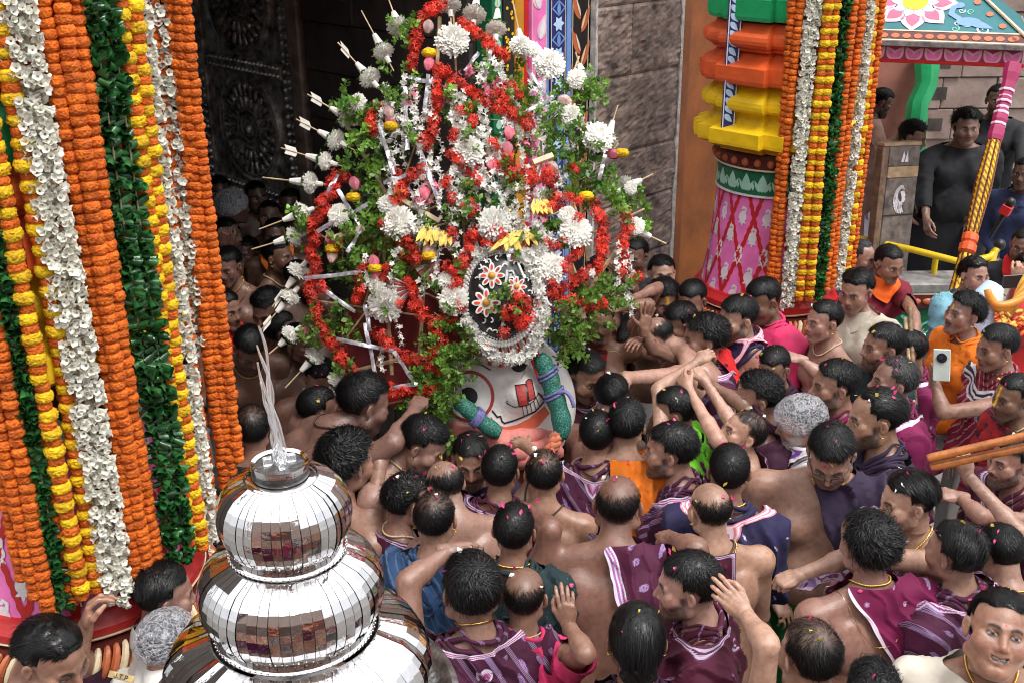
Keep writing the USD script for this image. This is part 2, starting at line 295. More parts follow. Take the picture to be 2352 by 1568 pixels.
# door leaf of embossed dark silver, opened back along the passage
M_silver = mat('tarnished_silver', (0.62, 0.60, 0.57), 0.36, 0.5, 14, 0.8, 120, metal=0.8, dark=(0.09, 0.085, 0.08))
M_doorwood = mat('door_wood', (0.26, 0.20, 0.165), 0.6, 0.3, 10, 0.5, 60)
dl = thing('silver_door', 'opened door leaf of embossed dark silver with round sunburst medallions and an animal panel', 'door')
D0, D1 = 1.66, 2.95   # metres into the passage
def dp(d, z, h):     # on the leaf, h out of it (towards the opening)
    return WA + np.multiply.outer(np.full(np.shape(d), tj + 0.02) - np.asarray(h), E) - np.multiply.outer(d, NRM) + np.multiply.outer(z, UP)
def dmesh(v, f): 
    w = dp(v[:, 0], v[:, 1], v[:, 2]); return w, f[:, ::-1]
def dbox(d0, d1, z0, z1, h0, h1, bv=0.0): return dmesh(*box(np.array([d0, z0, h0]), np.array([d1, z1, h1]), bv))
obj('leaf_board', dbox(D0 + 0.12, D1, 0.05, 3.6, -0.03, 0.0), M_silver, dl)
obj('edge_board', dbox(D0, D0 + 0.12, 0.05, 3.6, -0.03, 0.045, 0.01), M_doorwood, dl)
def dome(d, z, r, h, seg=8):
    pr = [(r, 0), (r * 0.9, h * 0.5), (r * 0.5, h * 0.9), (0.0005, h)]; v, f = lathe(pr, seg); return dmesh(v + np.array([d, z, 0]), f)
def dring(d, z, r, w, h, seg=48):
    a = np.arange(seg + 1) * 2 * pi / seg; v, f = tube(np.stack([d + r * np.cos(a), z + r * np.sin(a), np.full(seg + 1, h * 0.3)], 1), w, 6, False); return dmesh(v, f)
cen, hw = (D0 + 0.12 + D1) / 2, (D1 - D0 - 0.12) / 2
edge = [dbox(D0 + 0.13, D0 + 0.24, 0.05, 3.6, 0, 0.02, 0.006), dbox(D1 - 0.1, D1, 0.05, 3.6, 0, 0.02, 0.006)]
beads = []
for z in np.arange(0.2, 3.6, 0.055):
    for d in (D0 + 0.16, D0 + 0.21, D1 - 0.07, D1 - 0.03): beads.append(dome(d, z + rng.uniform(-.01, .01), 0.018, 0.04, 6))
obj('border_rail', cat_(edge), M_silver, dl); obj('border_beads', cat_(beads), M_silver, dl, smooth=40, kind='stuff')
for zc in (1.28, 1.66, 2.50, 3.3):
    obj('cross_rail', dbox(D0 + 0.25, D1 - 0.11, zc - 0.05, zc + 0.05, 0, 0.025, 0.008), M_silver, dl)
    obj('rail_beads', cat_([dome(d, zc + s, 0.017, 0.045, 6) for d in np.arange(D0 + 0.28, D1 - 0.12, 0.045) for s in (-.025, .025)]), M_silver, dl, smooth=40, kind='stuff')
for zc in (2.08, 2.92):
    md = obj('medallion', cat_([dring(cen, zc, r, w, 0.03) for r, w in ((0.345, 0.02), (0.31, 0.012), (0.13, 0.012), (0.09, 0.010), (0.05, 0.012))] + [dome(cen, zc, 0.035, 0.04, 10)]), M_silver, dl, smooth=40)
    pet = []
    for ringr, cnt, ln in ((0.15, 20, 0.07), (0.225, 26, 0.08)):
        for k in range(cnt):
            a = 2 * pi * (k + 0.5 * (ringr > 0.2)) / cnt; c = np.array([math.cos(a), math.sin(a)])
            v, f = tube(np.array([[cen + c[0] * (ringr + s * ln), zc + c[1] * (ringr + s * ln), 0.012] for s in (0, 0.4, 0.8, 1)]), [0.010, 0.02, 0.022, 0.006], 6); pet.append(dmesh(v, f))
    each('medallion_petal', (pet), M_silver, md, smooth=50)
# embossed standing animal below the medallion
an = [tube(np.array([[cen - .2, 1.49, .02], [cen, 1.5, .03], [cen + .15, 1.50, .02]]), [.06, .075, .06], 8), tube(np.array([[cen - .17, 1.5, .03], [cen - .26, 1.58, .03], [cen - .3, 1.56, .03]]), [.05, .055, .03], 8),
      tube(np.array([[cen + .17, 1.52, .02], [cen + .27, 1.56, .02], [cen + .25, 1.62, .02]]), [.016, .014, .02], 6)]
for d in (-.2, -.13, .09, .16): an.append(tube(np.array([[cen + d, 1.46, .02], [cen + d - .02, 1.40, .02], [cen + d - .01, 1.345, .02]]), [.035, .022, .026], 6))
obj('animal_relief', cat_([dmesh(*m) for m in an]), M_silver, dl, smooth=60)
for zc in (0.65,): obj('panel_relief', cat_([dring(cen, zc, r, 0.015, 0.03) for r in (.3, .22, .1)]), M_silver, dl, smooth=40)
# ------------------------------------------------------------------ painted columns
def stepped(R, cut=(0.62, 0.82), ang=0.0):
    """Plan of a square whose corners are stepped in."""
    a, b = cut; q = np.array([(1, -.36), (1, .36), (.88, .36), (.88, .62), (.76, .62), (.76, .76), (.62, .76), (.62, .88), (.36, .88)])
    p = np.vstack([q @ rot([0, 0, 1], 90 * k)[:2, :2].T for k in range(4)]) * R * 0.93
    return p @ rot([0, 0, 1], ang)[:2, :2].T
def loft(prof, cx, cy, ang):
    rows = [np.c_[stepped(r * .94, ang=ang) + [cx, cy], np.full(36, z)] for r, z in prof]; n = len(rows)
    v = np.stack(rows, 1).reshape(-1, 3); f = grid_faces(36, n, True)
    top = np.array([[cx, cy, prof[-1][1]], [cx, cy, prof[0][1]]]); k = np.arange(36); k2 = (k + 1) % 36; c = len(v)
    f = np.vstack([f, np.stack([k * n + n - 1, k2 * n + n - 1, np.full(36, c)], 1), np.stack([k2 * n, k * n, np.full(36, c + 1)], 1)]); return np.vstack([v, top]), f
def on_cyl(poly, cx, cy, rad, a0, z0, seg=0.03):
    """Flat print wrapped on the column: x of the polygon runs round it (in metres at the radius there)."""
    v, f = trimesh.creation.triangulate_polygon(poly.segmentize(seg) if hasattr(poly, 'segmentize') else poly, engine='earcut'); v = np.asarray(v); r = rad(v[:, 1] + z0)
    a = a0 + v[:, 0] / 0.34; w = np.stack([cx + r * np.cos(a), cy + r * np.sin(a), v[:, 1] + z0], 1); f = np.asarray(f)
    nn = (np.cross(w[f[:, 1]] - w[f[:, 0]], w[f[:, 2]] - w[f[:, 0]])[:, :2] * (w[f[:, 0], :2] - [cx, cy])).sum(1); return w, np.where((nn < 0)[:, None], f[:, ::-1], f)
paisley = unary_union([Polygon([(0.036 * math.cos(a) * (1 - .25 * math.sin(a)), 0.042 * math.sin(a)) for a in np.linspace(0, 2 * pi, 20)]), LineString([(.02, .03), (.022, .06), (.002, .07), (-.008, .055)]).buffer(0.009)])
paisley = unary_union([paisley] + [affinity.rotate(affinity.translate(leaf_poly(0.038, 0.011), 0, 0), a, origin=(0, 0)).buffer(0.0) for a in ()] + [affinity.translate(affinity.rotate(leaf_poly(0.045, 0.010), a, origin=(0, 0)), 0, -0.036) for a in (-150, -90, -30)])
def column(cx, cy, label, face_ang, zoff=0.0):
    c = thing('painted_column', label, 'column')
    Z = lambda z: z + zoff if np.ndim(z) or z > .05 else z
    def lf(nm, m, prof): return obj(nm, loft([(r, Z(z)) for r, z in prof], cx, cy, face_ang), m, c)
    lf('upper_capital', PR, [(.40, 3.02), (.40, 3.10), (.34, 3.2), (.36, 3.3), (.36, 4.4)])
    lf('green_capital', PG, [(.36, 2.845), (.435, 2.85), (.445, 2.87), (.445, 2.955), (.43, 2.97), (.37, 3.01)])
    lf('orange_capital', PO, [(.36, 2.53), (.455, 2.535), (.465, 2.545), (.472, 2.56), (.472, 2.625), (.40, 2.66), (.37, 2.69), (.41, 2.70), (.415, 2.715), (.44, 2.722), (.458, 2.738), (.464, 2.757), (.458, 2.776), (.44, 2.792), (.415, 2.80), (.40, 2.81), (.385, 2.835), (.36, 2.84)])
    lf('yellow_capital', PY, [(.35, 2.175), (.40, 2.185), (.41, 2.20), (.43, 2.205), (.485, 2.225), (.488, 2.24), (.488, 2.30), (.40, 2.33), (.375, 2.36), (.395, 2.39), (.43, 2.395), (.448, 2.41), (.455, 2.43), (.45, 2.45), (.435, 2.468), (.41, 2.482), (.39, 2.495), (.37, 2.525)])
    cyl = lambda nm, m, prof, sm=35: obj(nm, lathe([(r, Z(z)) for r, z in prof], 64, cx=cx, cy=cy), m, c, smooth=sm)
    ring = cyl('dotted_ring', PD, [(.30, 2.09), (.325, 2.092), (.33, 2.10), (.335, 2.16), (.325, 2.175), (.30, 2.176)])
    cyl('ring_line', PC, [(.32, 2.088), (.334, 2.089), (.334, 2.097), (.32, 2.098)])
    for k in range(30):
        a = 2 * pi * k / 30; s = trimesh.creation.icosphere(1, 0.02); v = np.asarray(s.vertices) * [1, 1, 1.15] + [cx + .332 * math.cos(a), cy + .332 * math.sin(a), Z(2.132)]; obj('red_boss', (v, np.asarray(s.faces)), PTB, ring, smooth=True)
    band = cyl('leaf_band', PDG, [(.30, 1.955), (.316, 1.957), (.318, 2.085), (.30, 2.087)])
    rad = lambda z: np.full(np.shape(z), 0.3195)
    lv = []
    for k in range(22):
        a = 2 * pi * k / 22
        for q, (x, an, L, w) in enumerate(((0, 90, .095, .026), (-.014, 118, .07, .011), (.014, 62, .07, .011), (.044, -90, .035, .008))): lv.append(on_cyl(affinity.rotate(leaf_poly(L, w), an, origin=(0, 0)), cx, cy, rad, a + x / 0.34, Z(1.975) if q < 3 else Z(2.015)))
    each('leaf_print', (lv), PLG, band)
    cyl('white_line', PW, [(.315, 1.945), (.323, 1.946), (.323, 1.955), (.315, 1.956)])
    R = lambda z: np.interp(np.asarray(z) - zoff, [1.40, 1.46, 1.55, 1.7, 1.95], [.368, .358, .344, .326, .308])
    body = cyl('pink_shaft', PK, [(float(R(Z(z))), z) for z in np.linspace(1.40, 1.95, 18)], True)
    Rp = lambda z: R(z) + 0.003
    lat, pai = [], []
    for k in range(15):
        a = 2 * pi * k / 15
        for s in (-1, 1):
            zz = np.linspace(1.40, 1.945, 60); aa = a + s * (zz - 1.40) / 0.215 * (pi / 15); wv = 0.0115 + 0.0025 * np.sin(zz * 150)
            for sg in (0,):
                L = np.stack([cx + Rp(Z(zz)) * np.cos(aa - wv / .34), cy + Rp(Z(zz)) * np.sin(aa - wv / .34), Z(zz)], 1); Q = np.stack([cx + Rp(Z(zz)) * np.cos(aa + wv / .34), cy + Rp(Z(zz)) * np.sin(aa + wv / .34), Z(zz)], 1)
                lat.append((np.stack([L, Q], 0).reshape(-1, 3), grid_faces(2, 60)))
        for q_ in range(6):
            dz = .0 + .1075 * q_ + .1075 * 0
            if dz > .5: continue
            pai.append(on_cyl(affinity.scale(paisley, .68, .68, origin=(0, 0)), cx, cy, Rp, a + (.5 if q_ % 2 == 0 else 0) * 2 * pi / 15 * 1.0 + (0 if q_ % 2 == 0 else 0), Z(1.40 + .055 + dz - .05)))
    obj('lattice_print', cat_(lat), PR, body); each('paisley_print', (pai), PW, body)
    cyl('red_band', PR, [(.30, 1.30), (.395, 1.31), (.415, 1.335), (.415, 1.36), (.392, 1.385), (.386, 1.40), (.36, 1.401)])
    cyl('band_line', PC, [(.40, 1.318), (.412, 1.319), (.417, 1.326), (.41, 1.328)])
    # a ring of fluted ribs, each its own piece
    for k in range(96):
        a = 2 * pi * k / 96; q = [(0.415 + .042 * math.sin(s), 1.205 + 0.055 * math.cos(s) * -1 + .0) for s in np.linspace(0.1, pi - .1, 7)]
        pts = np.array([[cx + r * math.cos(a + (z - 1.205) * .8), cy + r * math.sin(a + (z - 1.205) * .8), Z(z + .035)] for r, z in q]); obj('fluted_rib', tube(pts, [.008, .0115, .0128, .013, .0128, .0115, .008], 6), PTB if k % 3 else PC, c, smooth=50)
    cyl('rib_core', PD, [(.35, 1.17), (.425, 1.175), (.43, 1.24), (.425, 1.305), (.35, 1.306)])
    cyl('lower_line', PO, [(.36, 1.10), (.455, 1.11), (.468, 1.13), (.462, 1.15), (.455, 1.162), (.40, 1.172)])
    pl = cyl('blue_base', PN, [(.40, 0.0), (.47, 0.01), (.47, 1.05), (.44, 1.099), (.36, 1.10)])
    fl = []
    for k in range(14):
        for zz in (0.93, .68):
            fl.append(on_cyl(unary_union([affinity.rotate(affinity.translate(leaf_poly(.07, .016), .02, 0), q, origin=(0, 0)) for q in range(0, 360, 30)]), cx, cy, lambda z: np.full(np.shape(z), .4735), 2 * pi * k / 14 + (zz < .8) * .2, Z(zz)))
    each('flower_print', (fl), PLB, pl)
    return c
CR = at(1757, 690, 6.5); CL = at(205, 1400, 3.98)
ANG = math.degrees(math.atan2(E[1], E[0]))
column(CR[0], CR[1], 'painted column with pink paisley shaft and garlands, right of the entrance', ANG, .105)
column(CL[0], CL[1], 'painted column almost hidden by garlands at the left edge', ANG, 0.10)
print('columns', CR, CL, 'tj', tj, tp0, tp1)
# blue painted strip hanging in front of the right capital
pass
bs = thing('hanging_blue_strip', 'narrow blue painted wooden strip with white leaf pattern hanging before the capital', 'painted strip')
sa, sb = at(1693, -60, 5.62), at(1680, 304, 5.62); lo_, hi_ = 0.0, 4.0
for _ in range(40):
    md_ = (lo_ + hi_) / 2
    if proj([sa[0], sa[1], md_])[1] > 304: lo_ = md_
    else: hi_ = md_
sb = np.array([sa[0], sa[1], lo_])
def strip_pt(s, x, h): 
    d = sb - sa; ex = np.array([1, 0, 0.0]); ny = np.array([0, -1, 0.0]); return sa + np.multiply.outer(s, d) + np.multiply.outer(x, ex) + np.multiply.outer(h, ny)
v, f = box(np.array([0, -.034, 0]), np.array([1, .034, .02]), 0.002); obj('strip', (strip_pt(v[:, 0], v[:, 1], v[:, 2]), f), PN, bs)
lv, ed = [], []
Ls = np.linalg.norm(sb - sa)
for k in range(int((Ls - .05) / .042)):
    p = affinity.rotate(leaf_poly(.058, .014), -48, origin=(0, 0)); v, f = trimesh.creation.triangulate_polygon(p, engine='earcut'); v = np.asarray(v)
    lv.append((strip_pt((0.02 + k * 0.042 - v[:, 1]) / Ls, v[:, 0] - .021, np.full(len(v), .0225)), np.asarray(f)[:, ::-1]))
for x in (-.031, .027):
    v, f = box(np.array([0, x, .02]), np.array([.985, x + .005, .0235])); ed.append((strip_pt(v[:, 0], v[:, 1], v[:, 2]), f))
each('leaf_print', (lv), PLB, bs); obj('edge_line', cat_(ed), PW, bs)
# ------------------------------------------------------------------ small painted pavilion at the right
pv = thing('painted_pavilion', 'small pavilion roof painted with teal scrolls, birds and a pink lotus', 'pavilion')
Cr = at(2346, 152, 7.15); Cl = at(1815, 128, 7.6); Cl[2] = Cr[2]
ex = Cl - Cr; Lx = np.linalg.norm(ex); ex /= Lx; Lx = 1.75; ey = np.array([-ex[1], ex[0], 0]); ey = ey if ey[1] > 0 else -ey; Ly = 1.6
def vp(a, b, z): return Cr + np.multiply.outer(a, ex) + np.multiply.outer(b, ey) + np.multiply.outer(z, UP)
def vbox(a0, a1, b0, b1, z0, z1, bv=0.0):
    v, f = box(np.array([a0, b0, z0]), np.array([a1, b1, z1]), bv); w = vp(v[:, 0], v[:, 1], v[:, 2]); return (w, f[:, ::-1]) if np.dot(np.cross(ex, ey), UP) < 0 else (w, f)
def vprint(poly, o, ax, ay, nr, lift):
    v, f = trimesh.creation.triangulate_polygon(poly, engine='earcut'); v = np.asarray(v); w = o + v[:, :1] * ax + v[:, 1:2] * ay + nr * lift; f = np.asarray(f)
    s = np.cross(w[f[:, 1]] - w[f[:, 0]], w[f[:, 2]] - w[f[:, 0]]) @ nr; return w, np.where((s < 0)[:, None], f[:, ::-1], f)
H_R, OV = 0.62, 0.06
fas = obj('fascia', cat_([vbox(0, Lx, 0, 0.05, 0, 0.105, 0.006), vbox(0, 0.05, 0.052, Ly - 0.052, 0, 0.105, 0.006), vbox(0, Lx, Ly - 0.05, Ly, 0, 0.105, 0.006), vbox(Lx - 0.05, Lx, 0.052, Ly - 0.052, 0, 0.105, 0.006)]), PM, pv)
obj('fascia_rail', cat_([vbox(-0.015, Lx + .015, -0.015, 0.0, 0.10, 0.125, 0.004), vbox(-0.015, Lx, -0.014, 0.0, -0.012, 0.012, 0.004), vbox(-0.016, -0.001, 0.001, Ly, 0.10, 0.125, 0.004)]), PR, pv)
hp = unary_union([affinity.rotate(leaf_poly(.085, .024), 125, origin=(0, 0)), affinity.rotate(leaf_poly(.085, .024), 55, origin=(0, 0))])
A, B = [], []
for k in range(15):
    A.append(vprint(hp.buffer(.006), vp(.06 + k * .118, -0.001, .012), ex, UP, -ey, 0.001)); B.append(vprint(hp.buffer(-.008), vp(.06 + k * .118, -0.001, .012), ex, UP, -ey, 0.003))
each('heart_print', (A), PLP, fas); each('heart_line', (B), PK, fas)
obj('soffit', vbox(0.05, Lx - .05, .05, Ly - .05, 0.05, 0.07), PDG, pv)
apex0, apex1 = vp(Lx / 2 - .12, Ly / 2, .13 + H_R), vp(Lx / 2 + .12, Ly / 2, .13 + H_R)
c = [vp(-OV, -OV, .126), vp(Lx + OV, -OV, .126), vp(Lx + OV, Ly + OV, .126), vp(-OV, Ly + OV, .126)]
rv = np.array(c + [apex0, apex1] + [p - UP * .02 for p in c])
rf = np.array([[0, 1, 5], [0, 5, 4], [1, 2, 5], [2, 3, 4], [2, 4, 5], [3, 0, 4], [0, 7, 1], [0, 6, 7], [0, 3, 9], [0, 9, 6], [6, 8, 7], [6, 9, 8]])
roof = obj('roof', (rv, rf[:, ::-1]), PDG if False else paint('roof_teal', (0.012, 0.15, 0.17)), pv)
obj('roof_underside_edge', cat_([vbox(-OV, Lx + OV, -OV - 0.004, -OV + .01, 0.10, 0.135, .003), vbox(-OV - .005, -OV + .01, -OV + .011, Ly, 0.10, 0.135, .003)]), mat('weathered_wood', (.22, .2, .19), .7, .3, 20, .5, 80), pv)
# prints on the front slope
ax = ex; top = (apex0 + apex1) / 2; o = vp(Lx / 2, -OV, .126); ayv = top - o; SL = np.linalg.norm(ayv); ayv = ayv / SL; nr = np.cross(ax, ayv); nr = nr if nr[1] < 0 else -nr
half = lambda s: (Lx / 2 + OV) * (1 - s / SL) + .12 * s / SL
rr = np.random.default_rng(12); Wt, Tl, Lb = [], [], []
lotus_c = (-0.19, 0.37)
for _ in range(900):
    y = rr.uniform(.13, SL - .05); x = rr.uniform(-1, 1) * (half(y) - .16); r = rr.uniform(.022, .05)
    if (x - lotus_c[0]) ** 2 + (y - lotus_c[1]) ** 2 < .29 ** 2 or any((x - q[0]) ** 2 + (y - q[1]) ** 2 < (r + q[2]) ** 2 * .62 for q in Wt): continue
    Wt.append((x, y, r))
cur = [curl(rr.uniform(0, 6.28), r, rr.choice([-1.3, 1.3]), .16) for x, y, r in Wt]
each('white_scroll', ([vprint(p, o + ax * x + ayv * y, ax, ayv, nr, .003) for p, (x, y, r) in zip(cur[::2], Wt[::2])]), PW, roof)
each('green_scroll', ([vprint(p, o + ax * x + ayv * y, ax, ayv, nr, .003) for p, (x, y, r) in zip(cur[1::2], Wt[1::2])]), paint('mint', (.16, .55, .42)), roof)
lo = o + ax * lotus_c[0] + ayv * lotus_c[1]
for nm, n_, r0, L, w, m, h in (('lotus_petal', 8, .10, .17, .075, PLP, .005), ('lotus_inner', 8, .11, .12, .042, paint('rose', (.62, .12, .22)), .007), ('lotus_blue', 10, .06, .09, .035, PLB, .009)):
    each(nm, ([vprint(affinity.rotate(affinity.translate(leaf_poly(L, w), r0, 0), 360 / n_ * k, origin=(0, 0)), lo, ax, ayv, nr, h) for k in range(n_)]), m, roof)
obj('lotus_heart', vprint(Point(0, 0).buffer(.08), lo, ax, ayv, nr, .011), PY, roof)
for sx in (-1, 1):   # two painted birds
    bird = unary_union([affinity.scale(Point(0, 0).buffer(.05), 1.5, .8), LineString([(.05, .02), (.11, .07), (.10, .13), (.06, .15)]).buffer(.018), Point(.06, .15).buffer(.026), affinity.rotate(leaf_poly(.16, .03), 200, origin=(0, 0))])
    obj('painted_bird', vprint(affinity.scale(bird, sx, 1, origin=(0, 0)), lo + ax * (-sx * .34) - ayv * .17, ax, ayv, nr, .006), PB, roof)
bor = []
for k in range(26):
    x = -half(.05) + .1 + k * .07
    if x < half(.05) - .08: bor.append(vprint(affinity.scale(Point(0, 0).buffer(.022), 1.2, 1), o + ax * x + ayv * .055, ax, ayv, nr, .006))
bb = obj('roof_border', vprint(Polygon([(-half(.01), .01), (half(.01), .01), (half(.10), .10), (-half(.10), .10)]), o, ax, ayv, nr, .003), PD, roof)
each('border_boss', (bor), PTB, bb)
obj('border_line', cat_([vprint(Polygon([(-half(y0), y0), (half(y0), y0), (half(y0 + .01), y0 + .01), (-half(y0 + .01), y0 + .01)]), o, ax, ayv, nr, .0045) for y0 in (.012, .1)]), PC, bb)
hips = []
for a_, b_ in ((c[0], apex0), (c[1], apex1)):
    hips.append(tube(np.array([a_ + nr * .01, b_ + nr * .01]), .012, 6))
hb = obj('hip_ridge', cat_(hips), PC, roof)
hbz = []
for k in range(9):
    s = (k + .6) / 10; q = c[0] * (1 - s) + apex0 * s; hbz.append(vprint(affinity.scale(Point(0, 0).buffer(.022), 1, 1), q + ax * .07, ax, ayv, nr, .006))
each('hip_boss', (hbz), PTB, roof)
# the turned front post
pt_, pb_ = at(2322, 172, 7.05), at(2205, 640, 6.85)
pb_ = pt_ + (pb_ - pt_)
def post_pt(prof, sides=8, lo=None, hi=None):
    d = pb_ - pt_; F = frame(-d, (1, 0, 0)); L = np.linalg.norm(d)
    v, f = lathe([(r * .72, -s * L) for r, s in prof][::-1], sides); return v @ F.T + pt_, f
pp = thing('painted_post', 'slender turned post in magenta, orange and yellow leaf paint under the pavilion corner', 'post')
obj('magenta_shaft', post_pt([(.072, -.05), (.074, .0), (.058, .04), (.05, .18), (.062, .2), (.066, .23), (.055, .25), (.066, .27), (.068, .31), (.06, .33)]), paint('rose_paint', (.34, .022, .10)), pp)
for k, (s0, s1) in enumerate(((.33, .78), (.88, 1.75))):
    y = obj('yellow_shaft', post_pt([(.048, s0), (.056, s0 + .02), (.066, (s0 + s1) / 2 - .05), (.05, s1 - .02), (.046, s1)]), PY, pp)
    rb = []
    for q in range(26):
        s = s0 + (s1 - s0) * (q + .5) / 26; rb.append(post_pt([(.0655 if q < 26 else .05, s), (.067 + .0 * q, s + .003), (.0655, s + .006)]))
    L = np.linalg.norm(pb_ - pt_); F = frame(-(pb_ - pt_), (1, 0, 0)); ln = []
    for a in np.arange(8) * 2 * pi / 8:
        P = np.array([pt_ + F @ np.array([(np.interp(s, [s0, (s0 + s1) / 2, s1], [.0375, .0497, .036])) * math.cos(a), np.interp(s, [s0, (s0 + s1) / 2, s1], [.0375, .0497, .036]) * math.sin(a), -s * L]) for s in np.linspace(s0, s1, 12)]); ln.append(tube(P, .006, 5))
        for q in range(15):
            s = s0 + (s1 - s0) * (q + .5) / 15; r = np.interp(s, [s0, (s0 + s1) / 2, s1], [.0375, .049, .036])
            P = np.array([pt_ + F @ np.array([r * math.cos(a + b), r * math.sin(a + b), -(s - .012 * math.cos(b * 4)) * L]) for b in np.linspace(.1, .68, 5)]); rb.append(tube(P, .004, 4))
    obj('red_line', cat_(ln), PD, y); each('leaf_scale', rb[26:], POC, y)
each('pale_stripe', [post_pt([(.0525 + .012 * (q % 2), .05 + .028 * q), (.055 + .012 * (q % 2), .056 + .028 * q), (.0525 + .012 * (q % 2), .062 + .028 * q)]) for q in range(9)], PLP, pp)
obj('orange_knop', post_pt([(.046, .78), (.07, .795), (.07, .82), (.056, .828), (.056, .832), (.074, .84), (.074, .87), (.05, .882)], 10), PO, pp)
# walls and platform behind the right-hand people
plat = thing('stone_platform', 'grey stone platform with red and teal painted side behind the crowd', 'platform')
P0 = at(2165, 652, 7.7); zp = P0[2]
obj('platform_block', box(np.array([1.95, P0[1] + .3, 0.0]), np.array([7.5, 13.0, 0.17]), 0.01), mat('grey_slab', (.26, .25, .24), .6, .25, 12, .5, 60), plat)
obj('parapet', box(np.array([2.1, P0[1], 0.0]), np.array([7.5, P0[1] + .28, zp]), 0.01), mat('grey_slab', ()), plat)
sd = obj('painted_side', box(np.array([2.1, P0[1] - .03, 0.0]), np.array([7.5, P0[1] - .002, zp - .06])), PDG, plat)
mo = obj('red_moulding', box(np.array([2.1, P0[1] - .06, zp - .16]), np.array([7.5, P0[1] - .031, zp - .05]), .008), PD, plat)
each('moulding_boss', [xf(trimesh.creation.icosphere(1, .03), t=(x, P0[1] - .06, zp - .105), s=(1.3, .6, .8)) for x in ()] + [xf(xf(trimesh.creation.icosphere(1, .03), s=(1.3, .6, .8)), t=(x, P0[1] - .06, zp - .105)) for x in np.arange(2.4, 4.4, .085)], PTB, mo, smooth=True)
each('teal_scroll', [vprint(curl(k * 1.3, .10, 1.5 * (-1) ** k, .15), np.array([2.45 + k * .2, P0[1] - .03, zp - .32]), np.array([1, 0, 0.0]), UP, np.array([0, -1, 0.0]), .003) for k in range(10)], paint('mint', (.16, .55, .42)), sd)
pw = thing('pink_plaster_wall', 'plain salmon pink plaster wall behind the man reading a phone', 'wall')
pa, pb2 = at(1990, 300, 10.2), at(2090, 300, 9.7)
obj('plaster', box(np.array([1.9, 9.6, 0]), np.array([pb2[0], 9.9, 5.2])), mat('salmon_plaster', (.42, .17, .13), .8, .15, 4, .3, 40), pw)
gp = obj('green_post', tube(np.array([at(2108, 520, 9.3), at(2098, 330, 9.3), at(2108, 240, 9.3), at(2128, 195, 9.3), at(2130, 120, 9.3)]), [.10, .10, .09, .09, .12], 8), PG, smooth=40, label='green painted curved wooden post before the far stone wall', cat='post')
sw = thing('far_stone_wall', 'pale brown sandstone wall with square holes far behind the pavilion', 'wall')
M_sand = mat('sandstone', (.30, .235, .20), .8, .25, 3, .8, 30, dark=(.17, .11, .095))
obj('wall_body', box(np.array([1.5, 11.0, 0]), np.array([9, 11.3, 6])), M_sand, sw)
r3 = np.random.default_rng(3)
for row in range(9):
    z0 = 1.2 + row * .3; x = 3.0 + (row % 2) * .2
    while x < 6.2:
        w = r3.uniform(.35, .6); hole = abs(x + w / 2 - 4.1) < .25 and row % 1 == 0
        y = 11.0 - r3.uniform(.02, .06)
        obj('stone', box(np.array([x + .006, y, z0 + .006]), np.array([x + w - .006, 10.999, z0 + .294]), .006), M_sand, sw)
        if hole: obj('square_hole', box(np.array([4.06, y - .004, z0 + .09]), np.array([4.20, y + .001, z0 + .21])), M_soot, sw)
        x += w

# stone building across the lane, behind the viewpoint (it shows in the mirror finish of the finial)
bb_ = thing('building_across', 'brown stone building across the lane, seen only as a reflection', 'building')
obj('front_wall', box(np.array([-12, -8.0, 0]), np.array([12, -7.0, 7.6])), M_sand, bb_)
for k in range(9): obj('window_opening', box(np.array([-10.4 + k * 2.6, -7.0, 3.0]), np.array([-9.2 + k * 2.6, -6.98, 5.4])), M_interior, bb_)
obj('orange_awning', box(np.array([-7, -7.0, 2.4]), np.array([7, -5.8, 2.5])), PO, bb_)
# ------------------------------------------------------------------ flower garlands: strands hang from above; each flower is its own piece
def petal_mat(name, c, rough=0.75, island=0.22, trans=0.15, var=0.12, scale=40, **k): return mat(name, c, rough, var, scale, island=island, trans=trans, **k)
M_or = petal_mat('marigold_orange', (0.86, 0.20, 0.010), bump=1.0, bscale=240, dark=(0.52, 0.075, 0.004))
M_ye = petal_mat('marigold_yellow', (0.92, 0.62, 0.006), bump=1.0, bscale=240, dark=(0.70, 0.36, 0.004))
M_wh = petal_mat('tuberose_white', (0.80, 0.79, 0.70), rough=0.5, island=0.1, trans=0.25)
M_lf = mat('rolled_leaf', (0.026, 0.125, 0.030), 0.22, 0.3, 30, 0.3, 150, island=0.6, trans=0.12, spec=0.6)
GR = np.random.default_rng(77)
def marigold(r, h, seed):
    s = trimesh.creation.icosphere(3, 1.0); v = np.asarray(s.vertices); f = np.asarray(s.faces)
    n1 = meshkit.noise(v * 7 + seed * 3.1, seed); n2 = meshkit.noise(v * 15 + seed, seed + 3)
    n3 = meshkit.noise(v * 26 + seed, seed + 5); k = 1 + 0.18 * (n1 - .5) + 0.26 * (n2 - .5) + .16 * (n3 - .5)
    q = v.copy(); c = np.hypot(q[:, 0], q[:, 1]); q[:, :2] *= (np.maximum(c, 1e-6) ** .62 / np.maximum(c, 1e-6))[:, None]; q = q * k[:, None]; q[:, 2] = np.sign(q[:, 2]) * np.abs(q[:, 2]) ** 0.8
    return q * [r, r, h], f
